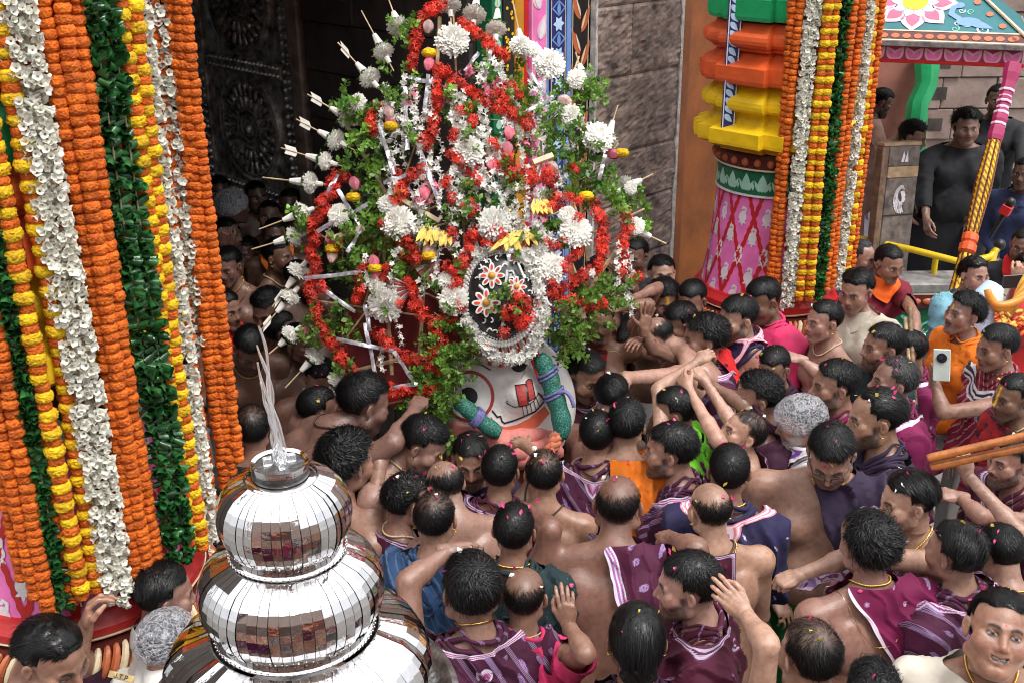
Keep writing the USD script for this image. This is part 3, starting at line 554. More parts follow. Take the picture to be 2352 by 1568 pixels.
def tuberose(L, seed):
    """A bud: slim tube that opens in five pointed petals at its end; along +x."""
    r = np.random.default_rng(seed); b = r.uniform(-.25, .25); s = np.linspace(0, 1, 4)
    t = tube(np.stack([s * L * .62, b * L * .3 * s ** 2, 0 * s], 1), [.0022, .004, .0045, .005], 5, False); ms = [t]; c = np.array([L * .62, b * L * .3, 0])
    op = r.uniform(.3, 1.1)
    for k in range(5):
        a = 2 * pi * k / 5 + seed; d = np.array([1, op * math.cos(a), op * math.sin(a)]); d /= np.linalg.norm(d); side = np.cross(d, [1, 0, 0.0]); side /= np.linalg.norm(side); o = c + np.array([0, math.cos(a), math.sin(a)]) * .003
        P = np.array([o - side * .003, o + side * .003, o + d * L * .22 - side * .0072, o + d * L * .22 + side * .0072, o + d * L * .43 + np.array([-.003, 0, 0])]); ms.append((P, np.array([[0, 1, 3], [0, 3, 2], [2, 3, 4]])))
    return cat_(ms)
def leaf_roll(L, r, seed):
    q = np.random.default_rng(seed); n, m = 11, 3; a = np.linspace(0, q.uniform(5.4, 7.6), n); s = np.linspace(0, 1, m)
    rr = r * (1 + .35 * a / 7)[:, None] * (1 + .25 * s[None]); v = np.stack([np.broadcast_to(s[None] * L, (n, m)) + .006 * np.sin(a)[:, None], rr * np.cos(a)[:, None], rr * np.sin(a)[:, None]], -1).reshape(-1, 3)
    return v, grid_faces(n, m)
M_thread = mat('thread', (.25, .2, .12), .8)
def strand_proto(name, fn, L):
    p = proto(name); fn(p, L); obj('thread', tube(np.array([[0, 0, 0], [.003, 0, -L / 2], [0, 0, -L - .01]]), .003, 5), M_thread, p); return p
def sway(z, seed): return np.array([.006 * math.sin(z * 3.1 + seed), .006 * math.cos(z * 2.3 + seed * 2), 0])
def fill_marigold(cols, r, seed):
    def fn(p, L):
        z, k = -r * .5, 0; var = {c: [marigold(r, r * .72, seed + 10 * i + q) for q in range(3)] for i, c in enumerate(('o', 'y'))}
        while z > -L:
            c = cols[k % len(cols)]; s = GR.uniform(.9, 1.1) * (1.13 if c == 'y' else .97); v, f = var[c][GR.integers(3)]
            R = rot([0, 0, 1], GR.uniform(0, 360)) @ rot([1, 0, 0], GR.uniform(-12, 12))
            obj('marigold', (v * s @ R.T + sway(z, seed) + [GR.uniform(-.003, .003), GR.uniform(-.003, .003), z], f), M_or if c == 'o' else M_ye, p, smooth=True); z -= r * 1.26 * GR.uniform(.93, 1.05); k += 1
    return fn
def fill_tuberose(seed, step=.0165, per=2, L0=.034):
    def fn(p, L):
        z, k, rest = -.01, 0, []; var = [tuberose(L0, seed + q) for q in range(8)]
        while z > -L:
            for q in range(per + 4):
                a = GR.uniform(0, 2 * pi); R = rot([0, 0, 1], math.degrees(a)) @ rot([0, 1, 0], GR.uniform(-30, 40)) @ rot([1, 0, 0], GR.uniform(0, 360)); v, f = var[GR.integers(8)]
                m = (v * GR.uniform(.85, 1.15) @ R.T + sway(z, seed) + [0, 0, z + GR.uniform(-.008, .008)], f)
                if q < per and k < 295: obj('tuberose', m, M_wh, p, smooth=50); k += 1
                else: rest.append(m)
            z -= step
        obj('more_tuberoses', cat_(rest), M_wh, p, smooth=50, kind='stuff')
    return fn
def fill_leaf(seed, step=.0165, per=2):
    def fn(p, L):
        z, rest = -.01, []; var = [leaf_roll(.034, .0085, seed + q) for q in range(8)]
        while z > -L:
            a0 = GR.uniform(0, 6.28)
            for q in range(per + 1):
                a = a0 + q * 2 * pi / per + GR.uniform(-.5, .5); R = rot([0, 0, 1], math.degrees(a)) @ rot([0, 0, 1], GR.uniform(-55, 55)) @ rot([0, 1, 0], GR.uniform(-35, 25)) @ rot([1, 0, 0], GR.uniform(0, 360)); v, f = var[GR.integers(8)]
                m = (v * GR.uniform(.85, 1.2) @ R.T + sway(z, seed) + np.array([math.cos(a), math.sin(a), 0]) * .003 + [0, 0, z + GR.uniform(-.008, .008)], f)
                if q < per: obj('rolled_leaf', m, M_lf, p, smooth=50)
                else: rest.append(m)
            z -= step
        obj('more_leaves', cat_(rest), M_lf, p, smooth=50, kind='stuff')
    return fn
GL = 2.75
SP = {'o': strand_proto('orange_strand', fill_marigold('o', .0235, 1), GL), 'O': strand_proto('bright_orange_strand', fill_marigold('o', .0215, 40), GL),
      'y': strand_proto('yellow_strand', fill_marigold('yo', .0235, 80), GL), 'w': strand_proto('white_strand', fill_tuberose(5), GL), 'g': strand_proto('leaf_strand', fill_leaf(9), GL)}
WORD = {'o': 'orange marigold', 'O': 'small orange marigold', 'y': 'yellow and orange marigold', 'w': 'white tuberose', 'g': 'rolled green leaf'}
def on_col(u, v, C, R):
    r = ray(u, v)[:2]; d = CAM[:2] - C[:2]; a, b, c = r @ r, 2 * r @ d, d @ d - R * R; q = b * b - 4 * a * c
    Z = (-b - math.sqrt(q)) / (2 * a) if q > 0 else -b / (2 * a)
    return CAM + Z * ray(u, v)
def hang(kind, u, v, vb, C, R, label, group, sc=1.0):
    """One strand that passes through (u, v) of the picture on the garland ring round column C and ends level with vb."""
    p = on_col(u, v, C, R); lo, hi = 0.0, 3.4
    for _ in range(40):
        m = (lo + hi) / 2
        if proj([p[0], p[1], m])[1] > vb: lo = m
        else: hi = m
    top = lo + GL * sc; w = GR.uniform(0, 360)
    return copy_of(SP[kind], 'garland', None, m4(rot([0, 0, 1], w), (p[0], p[1], top), sc), label, 'garland', group)
ORD = ['first', 'second', 'third', 'fourth', 'fifth', 'sixth', 'seventh', 'eighth']
LEFT = [  # kind, u at v=517, bottom v, radius
 ('w', 107, 1368, .47), ('w', 148, 1374, .475), ('y', 26, 1385, .47), ('y', 82, 1366, .455), ('o', 187, 1325, .45), ('o', 218, 1302, .475), ('o', 244, 1306, .46), ('g', 284, 1292, .47), ('g', 322, 1280, .465),
 ('y', 366, 1266, .47), ('y', 338, 1257, .455), ('w', 391, 1242, .47), ('w', 428, 800, .485), ('O', 408, 1215, .455), ('O', 447, 1120, .46), ('O', 465, 1090, .47), ('O', 484, 1060, .475),
 ('g', -16, 1392, .47), ('o', -62, 1420, .48), ('o', -95, 1372, .48), ('O', 4, 1388, .45), ('g', -34, 1330, .455), ('o', -120, 1330, .46)]
LL = ['left one of the white tuberose pair hanging nearest the left edge', 'right one of the white tuberose pair, left of three orange strands', 'thick yellow and orange marigold strand left of the white tuberose pair', 'thin yellow and orange marigold strand partly behind the white tuberose pair',
 'orange marigold strand right beside the white tuberose pair', 'middle orange marigold strand between white tuberoses and green leaves', 'orange marigold strand just left of the rolled green leaf pair', 'left strand of rolled green leaves beside the three orange strands', 'right strand of rolled green leaves beside the yellow marigolds',
 'yellow and orange marigold strand right of the green leaf pair', 'thin yellow and orange strand half hidden behind the green leaves', 'long white tuberose strand reaching down behind the silver finial', 'short white tuberose strand that ends halfway down', 'orange strand seen between the two right-hand white tuberose strands', 'orange strand next to the short white tuberose strand', 'middle strand of the orange curtain edge beside the dark doorway', 'outermost orange strand bordering the dark doorway',
 'dark green leaf strand near the bottom left corner', 'orange strand left of the lower green leaf strand', 'orange strand at the very left edge, low down', 'thin orange strand between green leaves and yellow marigolds, low left', 'shaded green leaf strand behind the low left orange strands', 'orange strand cut by the left picture edge']
for (k, u, vb, R), l in zip(LEFT, LL): hang(k, u, 517, vb, CL, R, l, 'garlands on the left column', .86 if k == 'g' else 1.0)
RIGHT = [('o', 1773, 672, .43), ('o', 1787, 676, .44), ('w', 1812, 704, .455), ('w', 1822, 700, .445), ('y', 1845, 695, .45), ('y', 1864, 695, .46), ('g', 1884, 686, .45), ('O', 1903, 668, .46), ('O', 1917, 662, .455), ('w', 1934, 656, .47), ('y', 1945, 640, .46), ('O', 1959, 626, .45), ('g', 1890, 680, .44)]
RL = ['leftmost orange strand against the pink paisley column', 'orange strand touching the white tuberoses on the right column', 'left strand of the broad white tuberose band on the right column', 'right strand of the broad white tuberose band on the right column', 'left strand of the yellow marigold pair on the right column', 'right strand of the yellow marigold pair, beside the green leaves', 'green leaf strand on the right column, between yellow and orange', 'orange strand right of the green leaves on the right column', 'orange strand left of the thin white line on the right column', 'single thin white tuberose strand near the right column edge', 'yellow marigold strand right of the thin white strand', 'outermost orange strand on the right column, beside the pavilion', 'green leaf strand lying behind its neighbour on the right column']
for (k, u, vb, R), l in zip(RIGHT, RL): hang(k, u, 588, vb, CR, R, l, 'garlands on the right column', 0.95 if k in 'w' else .88 if k == 'g' else 1.0)
# ------------------------------------------------------------------ people: signed-distance bodies, meshed as one surface
def smin(a, b, k):
    h = np.maximum(k - np.abs(a - b), 0) / k; return np.minimum(a, b) - h * h * k * 0.25
def smax(a, b, k): return -smin(-a, -b, k)
def sd_ell(p, c, r, R=None):
    q = p - np.asarray(c, np.float32)
    if R is not None: q = q @ np.asarray(R, np.float32)
    r = np.asarray(r, np.float32); k0 = np.sqrt(((q / r) ** 2).sum(-1)); k1 = np.sqrt(((q / (r * r)) ** 2).sum(-1)) + 1e-9
    return k0 * (k0 - 1) / k1
def sd_cone(p, a, b, ra, rb):
    a, b = np.asarray(a, np.float32), np.asarray(b, np.float32); ab = b - a
    t = np.clip(((p - a) @ ab) / (ab @ ab + 1e-12), 0, 1); d = p - a - t[..., None] * ab
    return np.sqrt((d * d).sum(-1)) - (ra + (rb - ra) * t)
def surface_nets(S, org, h):
    nx, ny, nz = S.shape; neg = S < 0; c = [(i, j, k) for i in (0, 1) for j in (0, 1) for k in (0, 1)]
    cnt = sum(neg[i:nx - 1 + i, j:ny - 1 + j, k:nz - 1 + k].astype(np.int8) for i, j, k in c); cell = (cnt > 0) & (cnt < 8)
    ijk = np.argwhere(cell); idx = np.full(cell.shape, -1, np.int64); idx[cell] = np.arange(len(ijk))
    acc, num = np.zeros((len(ijk), 3)), np.zeros(len(ijk))
    for ax in range(3):
        o = [a for a in range(3) if a != ax]
        for u in (0, 1):
            for w in (0, 1):
                A = ijk.copy(); A[:, o[0]] += u; A[:, o[1]] += w; B = A.copy(); B[:, ax] += 1
                sa, sb = S[tuple(A.T)], S[tuple(B.T)]; x = (sa < 0) != (sb < 0); t = sa / np.where(x, sa - sb, 1)
                P = A.astype(float); P[:, ax] += t; acc[x] += P[x]; num[x] += 1
    V = acc / num[:, None] * h + org; F = []
    for ax in range(3):
        o1, o2 = (ax + 1) % 3, (ax + 2) % 3; n = [nx, ny, nz]
        sl0 = [slice(None)] * 3; sl1 = [slice(None)] * 3; sl0[ax] = slice(0, n[ax] - 1); sl1[ax] = slice(1, n[ax])
        a, b = neg[tuple(sl0)], neg[tuple(sl1)]; e = np.argwhere(a != b); e = e[(e[:, o1] > 0) & (e[:, o2] > 0) & (e[:, o1] < n[o1] - 1) & (e[:, o2] < n[o2] - 1)]
        if not len(e): continue
        flip = a[tuple(e.T)]; q = []
        for d1, d2 in ((0, 0), (-1, 0), (-1, -1), (0, -1)):
            g = e.copy(); g[:, o1] += d1; g[:, o2] += d2; q.append(idx[tuple(g.T)])
        q = np.stack(q, 1); q = np.where(flip[:, None], q, q[:, ::-1]); F += [q[:, [0, 1, 2]], q[:, [0, 2, 3]]]
    return V, np.vstack(F)
def grid_pts(lo, hi, h):
    ax = [np.arange(a, b + h, h, dtype=np.float32) for a, b in zip(lo, hi)]
    return np.stack(np.meshgrid(*ax, indexing='ij'), -1), np.array([a[0] for a in ax])
# ---- the head: x to the person's right, y forward, z up, origin between the ears
def head_sdf(p, kind):
    W, Jw, full, nose, beard = kind['w'], kind['jaw'], kind['full'], kind['nose'], kind.get('beard', 0)
    x = np.abs(p[..., 0:1]); P = np.concatenate([x, p[..., 1:]], -1)      # mirrored
    d = sd_ell(p, (0, -.014, .033), (.0745 * W, .097, .083))
    d = smin(d, sd_ell(p, (0, .03, -.036), (.058 * W, .062, .074)), .03)
    d = smin(d, sd_ell(p, (0, .066, -.094), (.024 * Jw, .02, .019)), .028)                     # chin
    d = smin(d, sd_cone(P, (.047 * Jw, .006, -.062), (.016, .070, -.098), .021 + .006 * full, .017), .022)      # jaw line
    d = smin(d, sd_ell(P, (.046, .054, -.028), (.022 + .010 * full, .024 + .006 * full, .026)), .026)                 # cheek
    d = smin(d, sd_ell(P, (.047, .060, -.006), (.019, .016, .012)), .016)                     # cheek bone
    d = smin(d, sd_cone(P, (.012, .082, .022), (.044, .068, .022), .010, .008), .014)         # brow
    d = smax(d, -sd_ell(P, (.0315, .094, .005), (.019, .017, .0125)), .014)                   # eye socket
    d = smin(d, sd_ell(P, (.0315, .0695, .0055), (.0145, .0145, .0125)), .003)                # eye ball under the lids
    d = smin(d, sd_cone(p, (0, .080, .014), (0, .103 * nose + .001, -.026), .0075, .0105), .012)             # nose
    d = smin(d, sd_ell(P, (.0125, .092, -.031), (.0085, .011, .008)), .007)
    d = smax(d, -sd_ell(P, (.007, .101, -.0405), (.0035, .006, .0035)), .004)
    d = smin(d, sd_ell(p, (0, .082, -.055), (.027, .014, .021)), .014)                         # mouth mound
    sm_ = kind.get('grin', 0)
    if sm_: Pk = P; P = P.copy(); P[..., 2] = P[..., 2] - sm_ * .008 * np.clip(P[..., 0] / .022, 0, 1.4) ** 2
    d = smin(d, sd_cone(P, (0, .0945, -.0575), (.021, .082, -.0615), .0052, .0030), .005)
    d = smin(d, sd_cone(P, (0, .0935, -.0690), (.019, .083, -.0645), .0060, .0035), .005)
    gap = kind.get('open', 0)
    d = smax(d, -sd_cone(P, (0, .099, -.0632), (.022, .086, -.0632), (.0016 + .0085 * gap), .0012 + .003 * gap), .003)
    if sm_: P = Pk; d = smin(d, sd_ell(P, (.044, .062, -.026), (.022, .022, .018)), .015)
    d = smax(d, -sd_ell(p, (0, .0985, -.0815), (.02, .008, .004)), .01)
    if full > .5: d = smin(d, sd_ell(p, (0, .025, -.105), (.045, .045, .022)), .03)           # double chin
    if beard: d = smin(d, sd_cone(P, (.045 * Jw, .022, -.066), (.0, .078, -.102), .021 + .004 * beard, .021 + .006 * beard), .02)
    # ears
    e = np.stack([P[..., 0] - .0735 * W - .004, P[..., 1] + .012, P[..., 2] + .004], -1); c, s = math.cos(.5), math.sin(.5)
    e = np.stack([e[..., 0] * c + e[..., 1] * s, -e[..., 0] * s + e[..., 1] * c, e[..., 2]], -1)
    ear = sd_ell(e, (.003, -.004, .002), (.0075, .016, .027)); ear = smin(ear, sd_ell(e, (.002, .002, -.023), (.005, .008, .009)), .008)
    ear = smax(ear, -sd_ell(e, (.0105, .0, .003), (.0065, .009, .0165)), .004)
    d = smin(d, ear, .006)
    d = smin(d, sd_cone(p, (0, -.026, -.055), (0, -.030, -.125), .052, .050), .025)          # neck stub
    return d
KINDS = {'slim': dict(w=.97, jaw=.95, full=0, nose=1.0), 'mid': dict(w=1.0, jaw=1.05, full=.3, nose=1.02), 'heavy': dict(w=1.04, jaw=1.25, full=1.0, nose=1.0), 'beard': dict(w=1.0, jaw=1.08, full=.2, nose=1.03, beard=1.0), 'talk': dict(w=1.0, jaw=1.0, full=.2, nose=1.0, open=1.0), 'smile': dict(w=1.03, jaw=1.2, full=1.0, nose=1.0, open=.95, grin=1.0)}
_heads = {}
def head_mesh(kind, h):
    if (kind, h) not in _heads:
        P, o = grid_pts((-.100, -.13, -.128), (.100, .128, .130), h); S = head_sdf(P, KINDS[kind]); V, F = surface_nets(S, o, h)
        for _ in range(2):     # settle on the surface
            e = h * .2; v32 = V.astype(np.float32); d0 = head_sdf(v32, KINDS[kind]); G = np.stack([head_sdf(v32 + np.eye(3, dtype=np.float32)[k] * e, KINDS[kind]) - d0 for k in range(3)], 1) / e
            V = V - np.clip(d0, -h, h)[:, None] * G / np.maximum((G ** 2).sum(1, keepdims=True), .3)
        _heads[(kind, h)] = (V, F)
    return _heads[(kind, h)]
def sstep(a, b, x):
    t = np.clip((x - a) / (b - a), 0, 1); return t * t * (3 - 2 * t)
# hairline: positive where hair grows; styles shift it
def scalp(v, style):
    x, y, z = v[:, 0], v[:, 1], v[:, 2]
    hl = {'bald': .030, 'thin': .058, 'recede': .040}.get(style, .061)           # how far forward on top
    front = hl - y + .35 * np.maximum(z - .07, 0) - (8.0 * np.maximum(np.abs(x) - .03, 0) ** 1.5 if style != 'recede' else -6 * np.maximum(np.abs(x) - .02, 0) ** 1.5 * 0 + 1.2 * np.exp(-((np.abs(x) - .042) / .018) ** 2) * .02)
    top = np.minimum(front, z - .052)
    side = np.minimum(.010 - y - .3 * np.maximum(-z, 0), z - (-.012 + .0 * y))     # temples and sideburn
    side = np.minimum(side, 1.0)
    back = np.minimum(-.022 - y, z + .043 - .25 * np.maximum(np.abs(x) - .02, 0))
    m = np.maximum(np.maximum(top, np.minimum(side, .03)), back)
    ear = np.hypot((y + .012) / .8, z + .004) - .036; m = np.where(np.abs(x) > .055, np.minimum(m, ear), m)
    return m
def head_tint(v, skin, hair, style, beard, brow=1.0, lip=(.62, .42, .42), grey=0, rng_seed=0, eyes=True, tilak=None, gap=0, grin=0):
    """Colours of the face itself: skin, brows, lips, eyes, stubble and the scalp under the hair."""
    x, y, z0 = np.abs(v[:, 0]), v[:, 1], v[:, 2]; z = z0; skin = np.asarray(skin); hair = np.asarray(hair); n = meshkit.fbm(v * 90 + rng_seed, 3, 4)[:, None]; n2 = meshkit.noise(v * 420 + rng_seed, 2)[:, None]
    c = np.tile(skin, (len(v), 1)) * (.90 + .2 * n)
    red = np.exp(-(((x - .05) / .02) ** 2 + ((z + .03) / .02) ** 2 + ((y - .06) / .03) ** 2)) + np.exp(-((x / .016) ** 2 + ((z + .028) / .014) ** 2 + ((y - .10) / .03) ** 2)); c = c * (1 + red[:, None] * np.array([.10, -.06, -.08]))
    under = np.exp(-(((x - .03) / .016) ** 2 + ((z + .012) / .007) ** 2)) * (y > .05); c *= 1 - .25 * under[:, None]
    zm_ = z - grin * .008 * np.clip(x / .022, 0, 1.4) ** 2
    def put(mask, col, k=1.0): 
        nonlocal c; m = np.clip(mask, 0, 1)[:, None] * k; c = c * (1 - m) + np.asarray(col) * m
    fr = y > .045
    put(sstep(.0042, .001, np.abs(zm_ + .0632) - .0022 * (1 - x / .022)) * sstep(.026, .022, x) * fr, skin * .22)
    if gap:
        put(sstep(.0075 * gap + .001, .0055 * gap, np.abs(zm_ + .0640)) * sstep(.024, .019, x) * (y > .06), (.02, .008, .008)); put(sstep(.0032, .0018, np.abs(zm_ + .0605)) * sstep(.019, .016, x) * (y > .06) * (gap > .7), (.55, .50, .45))
    lipm = sstep(.0065, .0035, np.abs(np.abs(zm_ + .0632) - .004 * gap + .0005)) * sstep(.0245, .020, x) * (y > .07); put(lipm * (1 if not gap else (np.abs(zm_ + .064) > .006 * gap)), skin * np.asarray(lip) * 1.25, .75)
    bz = .0235 + .004 * np.sin(np.clip((x - .012) / .036, 0, 1) * pi); put(sstep(.0068, .0030, np.abs(z - bz)) * sstep(.010, .015, x) * sstep(.052, .044, x) * fr * brow, hair, .97)
    if eyes:
        ex, ez = (x - .0315) / .0125, (z - .0045) / .0052; em = sstep(1.05, .8, np.hypot(ex, ez)) * fr
        put(sstep(1.75, 1.15, np.hypot(ex, ez * .8 - .15)) * fr, skin * .16, .92); put(em, (.55, .50, .47)); put(sstep(.55, .4, np.hypot((x - .0315) / .0125, (z - .0045) / .0125)) * em, (.025, .014, .010))
    else:
        put(sstep(.0030, .001, np.abs(z + .0015 - 12 * (x - .0315) ** 2)) * sstep(.047, .043, x) * sstep(.016, .020, x) * fr, skin * .16, .9)
    g = (n2 > .5)
    if beard:
        jaw = np.maximum.reduce([sstep(.0, .016, -.052 - z) * sstep(.0, .03, y - .002) , sstep(-.006, .014, -z - .028) * sstep(.028, .046, x) * sstep(-.006, .022, y) * sstep(.078, .050, y), .8 * sstep(-.004, .01, -z - .0) * sstep(.048, .060, x) * sstep(-.004, .016, y) * sstep(.032, .018, y)])
        mous = sstep(.0095, .005, np.abs(z + .0505)) * sstep(.034, .026, x) * (y > .065); lipfree = 1 - sstep(.0085, .006, np.abs(z + .0635)) * sstep(.027, .022, x) * (y > .07)
        neckfade = sstep(-.122, -.105, z); bm = {'full': np.maximum(jaw * neckfade, mous) * lipfree, 'stub': np.maximum(jaw * neckfade, mous) * .42 * lipfree, 'mous': np.maximum(mous, .15 * jaw * neckfade), 'goat': np.maximum(mous, jaw * neckfade * sstep(.03, .018, x)) * lipfree, 'shave': jaw * neckfade * .16}[beard]
        put(np.clip(bm * 1.35, 0, 1) * (.80 + .5 * (n[:, 0] - .4)), hair * (1 - grey) + np.array([.45, .44, .43]) * grey, .95)
    s = scalp(v, style if style not in ('fade', 'curly', 'wavy') else 'full'); sm = sstep(-.007, .013, s + .006 * (n[:, 0] - .5))
    if style == 'fade': sm = sm * (.35 + .65 * sstep(.01, .06, z))
    if style == 'bald': sm *= .35 + .65 * sstep(.062, .028, z + .15 * np.abs(y + .05)); 
    put(sm, hair * .7 + skin * .05, {'bald': .75, 'thin': .72, 'recede': .85}.get(style, .93))
    if tilak == 'yellow': put(sstep(.010, .006, x) * (z > -.02) * (z < .075) * fr * (.5 + n[:, 0]), (.62, .36, .01), .9)
    if tilak == 'mark': put(sstep(.006, .004, x) * (z > .03) * (z < .055) * fr, (.65, .5, .15), .8)
    if tilak == 'red': put(sstep(.0042, .003, np.hypot(x, z - .034)) * fr, (.5, .01, .01))
    return np.clip(c, .004, 1)
# ---- hands: wrist at the origin, fingers along +x, back of the hand up (+z), thumb on the +y side
def hand_mesh(pose, h=.0042):
    key = ('hand', pose, h)
    if key in _heads: return _heads[key]
    cur = {'flat': (8, 12, 8), 'relax': (22, 28, 18), 'grip': (58, 75, 45), 'fist': (80, 95, 60), 'spread': (2, 6, 4), 'cup': (38, 40, 22)}[pose]; sp = {'flat': 4, 'spread': 11, 'relax': 5, 'cup': 4}.get(pose, 1)
    segs = []
    for k, (yy, L) in enumerate(((.027, .98), (.009, 1.08), (-.009, 1.0), (-.026, .80))):
        p = np.array([.088 - .006 * abs(k - 1), yy, .002]); a, b = 0.0, math.radians((1.4 - k) * sp); r = .0088 - .0006 * (k == 3); rr = [r, r * .95, r * .88, r * .72]
        for j, (l, cu) in enumerate(zip((.042 * L, .027 * L, .021 * L), cur)):
            a += math.radians(cu * (1 + .12 * k)); d = np.array([math.cos(a) * math.cos(b), math.cos(a) * math.sin(b), -math.sin(a)]); q = p + d * l; segs.append((p, q, rr[j], rr[j + 1])); p = q
    tk = {'flat': (38, -8), 'spread': (55, -5), 'relax': (30, -30), 'grip': (25, -65), 'fist': (12, -60), 'cup': (35, -40)}[pose]
    p = np.array([.028, .030, -.006]); yaw = math.radians(tk[0]); ang = math.radians(tk[1]) * .4
    for l, r0, r1 in ((.040, .0135, .0105), (.031, .0105, .0095), (.025, .0095, .0075)):
        d = np.array([math.cos(yaw) * math.cos(ang), math.sin(yaw) * math.cos(ang), math.sin(ang)]); q = p + d * l; segs.append((p, q, r0, r1)); p = q; yaw -= math.radians(12 if pose in ('flat', 'spread') else 28); ang += math.radians(tk[1]) * .25
    A = np.array([s[0] for s in segs] + [s[1] for s in segs]); lo, hi = np.minimum(A.min(0), [-.03, -.04, -.03]) - .016, np.maximum(A.max(0), [.05, .045, .025]) + .016
    P, o = grid_pts(lo, hi, h)
    d = sd_ell(P, (.048, 0, -.002), (.050, .041, .0155)); d = smin(d, sd_cone(P, (.0, 0, 0), (.04, .006, 0), .025, .020), .02); d = smin(d, sd_ell(P, (.035, .024, -.010), (.03, .017, .015)), .012)
    d = smax(d, np.abs(P[..., 2]) - .021, .01); d = smin(d, sd_cone(P, (-.028, 0, 0), (.004, 0, 0), .0265, .0245), .015)
    for k in range(4): d = smin(d, sd_cone(P, (.03, .020 - .013 * k, .004), segs[3 * k][0], .010, .0098), .006)
    for s in segs[:12]: d = smin(d, sd_cone(P, *s), .0035)
    for s in segs[12:]: d = smin(d, sd_cone(P, *s), .006)
    _heads[key] = surface_nets(d, o, h); return _heads[key]
def hand_tint(v, skin):
    n = meshkit.noise(v * 120, 3)[:, None]; tip = sstep(.10, .16, v[:, 0])[:, None]; palm = sstep(.0, -.012, v[:, 2])[:, None]
    return np.clip(np.asarray(skin) * (.85 + .25 * n) * (1 + .22 * palm * np.array([1, .85, .8])) * (1 + .15 * tip), 0, 1)
# ---- body
def basis(yaw, pitch=0.0, roll=0.0):
    """Columns: the person's right, forward, up. yaw 0 faces the camera, 90 the right of the picture, 180 away. pitch nods down."""
    a = math.radians(yaw); f = np.array([math.sin(a), -math.cos(a), 0]); r = np.array([f[1], -f[0], 0]); R = np.stack([r, f, UP], 1)
    return R @ rot([1, 0, 0], -pitch) @ rot([0, 1, 0], roll)
def body_sdf(P, w, dp, arms, fat, neck_top):
    X = np.concatenate([np.abs(P[..., 0:1]), P[..., 1:]], -1); dp = dp * 1.0
    d = sd_ell(P, (0, .005, -.20), (.165 * w, .112 * dp, .20))
    d = smin(d, sd_ell(P, (0, .02 + .03 * fat, -.42), (.150 * w * (1 + .15 * fat), .125 * dp * (1 + .25 * fat), .19)), .06)
    d = smin(d, sd_ell(P, (0, 0, -.58), (.165 * w * (1 + .1 * fat), .13 * dp * (1 + .15 * fat), .14)), .06)
    d = smin(d, sd_cone(X, (0, -.025, .01), (.145 * w, -.02, -.055), .052, .046), .05)
    d = smin(d, sd_ell(X, (.085 * w, -.082 * dp, -.17), (.065, .030, .095)), .035)
    d = smin(d, sd_ell(X, (.078 * w, .088 * dp, -.17), (.075, .038 + .025 * fat, .058 + .01 * fat)), .04)
    d = smax(d, -sd_cone(P, (0, -.150 * dp, -.09), (0, -.145 * dp, -.46), .016, .022), .05)
    if fat > .6:
        for zz in (-.30, -.40): d = smax(d, -sd_cone(X, (.06, -.155 * dp, zz), (.22 * w, -.02, zz - .03), .012, .012), .03)
    d = smin(d, sd_cone(P, (0, -.022, -.02), neck_top, .058 + .006 * fat, .051 + .006 * fat), .035)
    aw = .90 + .16 * fat
    for s, e, h, up in arms:
        d = smin(d, sd_ell(P, s, (.058 * aw, .058 * aw, .056 * aw)), .05)
        d = smin(d, sd_cone(P, s, e, .052 * aw, .038 * aw), .035)
        fa = np.asarray(e) + (np.asarray(h) - np.asarray(e)) * .30
        d = smin(d, sd_cone(P, e, h, .038 * aw, .0255), .012); d = smin(d, sd_cone(P, e, fa, .034 * aw, .041 * aw), .02)
    return d
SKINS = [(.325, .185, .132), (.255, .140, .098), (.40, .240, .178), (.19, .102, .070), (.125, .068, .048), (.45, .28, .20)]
BLACK = (.010, .0088, .0085)
M_skin = usdkit.material(stage, '/World/Looks/skin', {'a': ('attribute', {'attribute': 'tint'}), 'tc': ('texture_coordinate', {}), 'n': ('noise_texture', {'scale': 190.0, 'detail': 4.0, 'roughness': .7}), 'b': ('bump', {'strength': .38, 'distance': .003}), 'n3': ('noise_texture', {'scale': 45.0, 'detail': 5.0, 'roughness': .65}), 'mr': ('rgb_ramp', {'ramp': [(.3, (.74, .70, .68)), (.55, (1.0, 1.0, 1.0)), (.75, (1.12, 1.06, 1.04))]}), 'mm': ('mix_color', {'blend_type': 'multiply', 'fac': 1.0, 'use_clamp': False}),
    'n2': ('noise_texture', {'scale': 14.0, 'detail': 3.0}), 'n4': ('noise_texture', {'scale': 7.0, 'detail': 3.0}), 'm4': ('rgb_ramp', {'ramp': [(.35, (.86, .80, .78)), (.65, (1.08, 1.06, 1.08))]}), 'mn': ('mix_color', {'blend_type': 'multiply', 'fac': 1.0, 'use_clamp': False}), 'rr': ('map_range', {'from_min': .35, 'from_max': .65, 'to_min': .24, 'to_max': .46}),
    'p': ('principled_bsdf', {'specular_ior_level': .5, 'subsurface_weight': .10, 'subsurface_scale': .008, 'subsurface_radius': (1.0, .35, .2)})},
    [('a.color', 'mm.a'), ('tc.object', 'n3.vector'), ('n3.fac', 'mr.fac'), ('mr.color', 'mm.b'), ('tc.object', 'n4.vector'), ('n4.fac', 'm4.fac'), ('mm.result', 'mn.a'), ('m4.color', 'mn.b'), ('mn.result', 'p.base_color'), ('tc.object', 'n.vector'), ('n.fac', 'b.height'), ('b.normal', 'p.normal'), ('tc.object', 'n2.vector'), ('n2.fac', 'rr.value'), ('rr.result', 'p.roughness')], surface='p.BSDF')
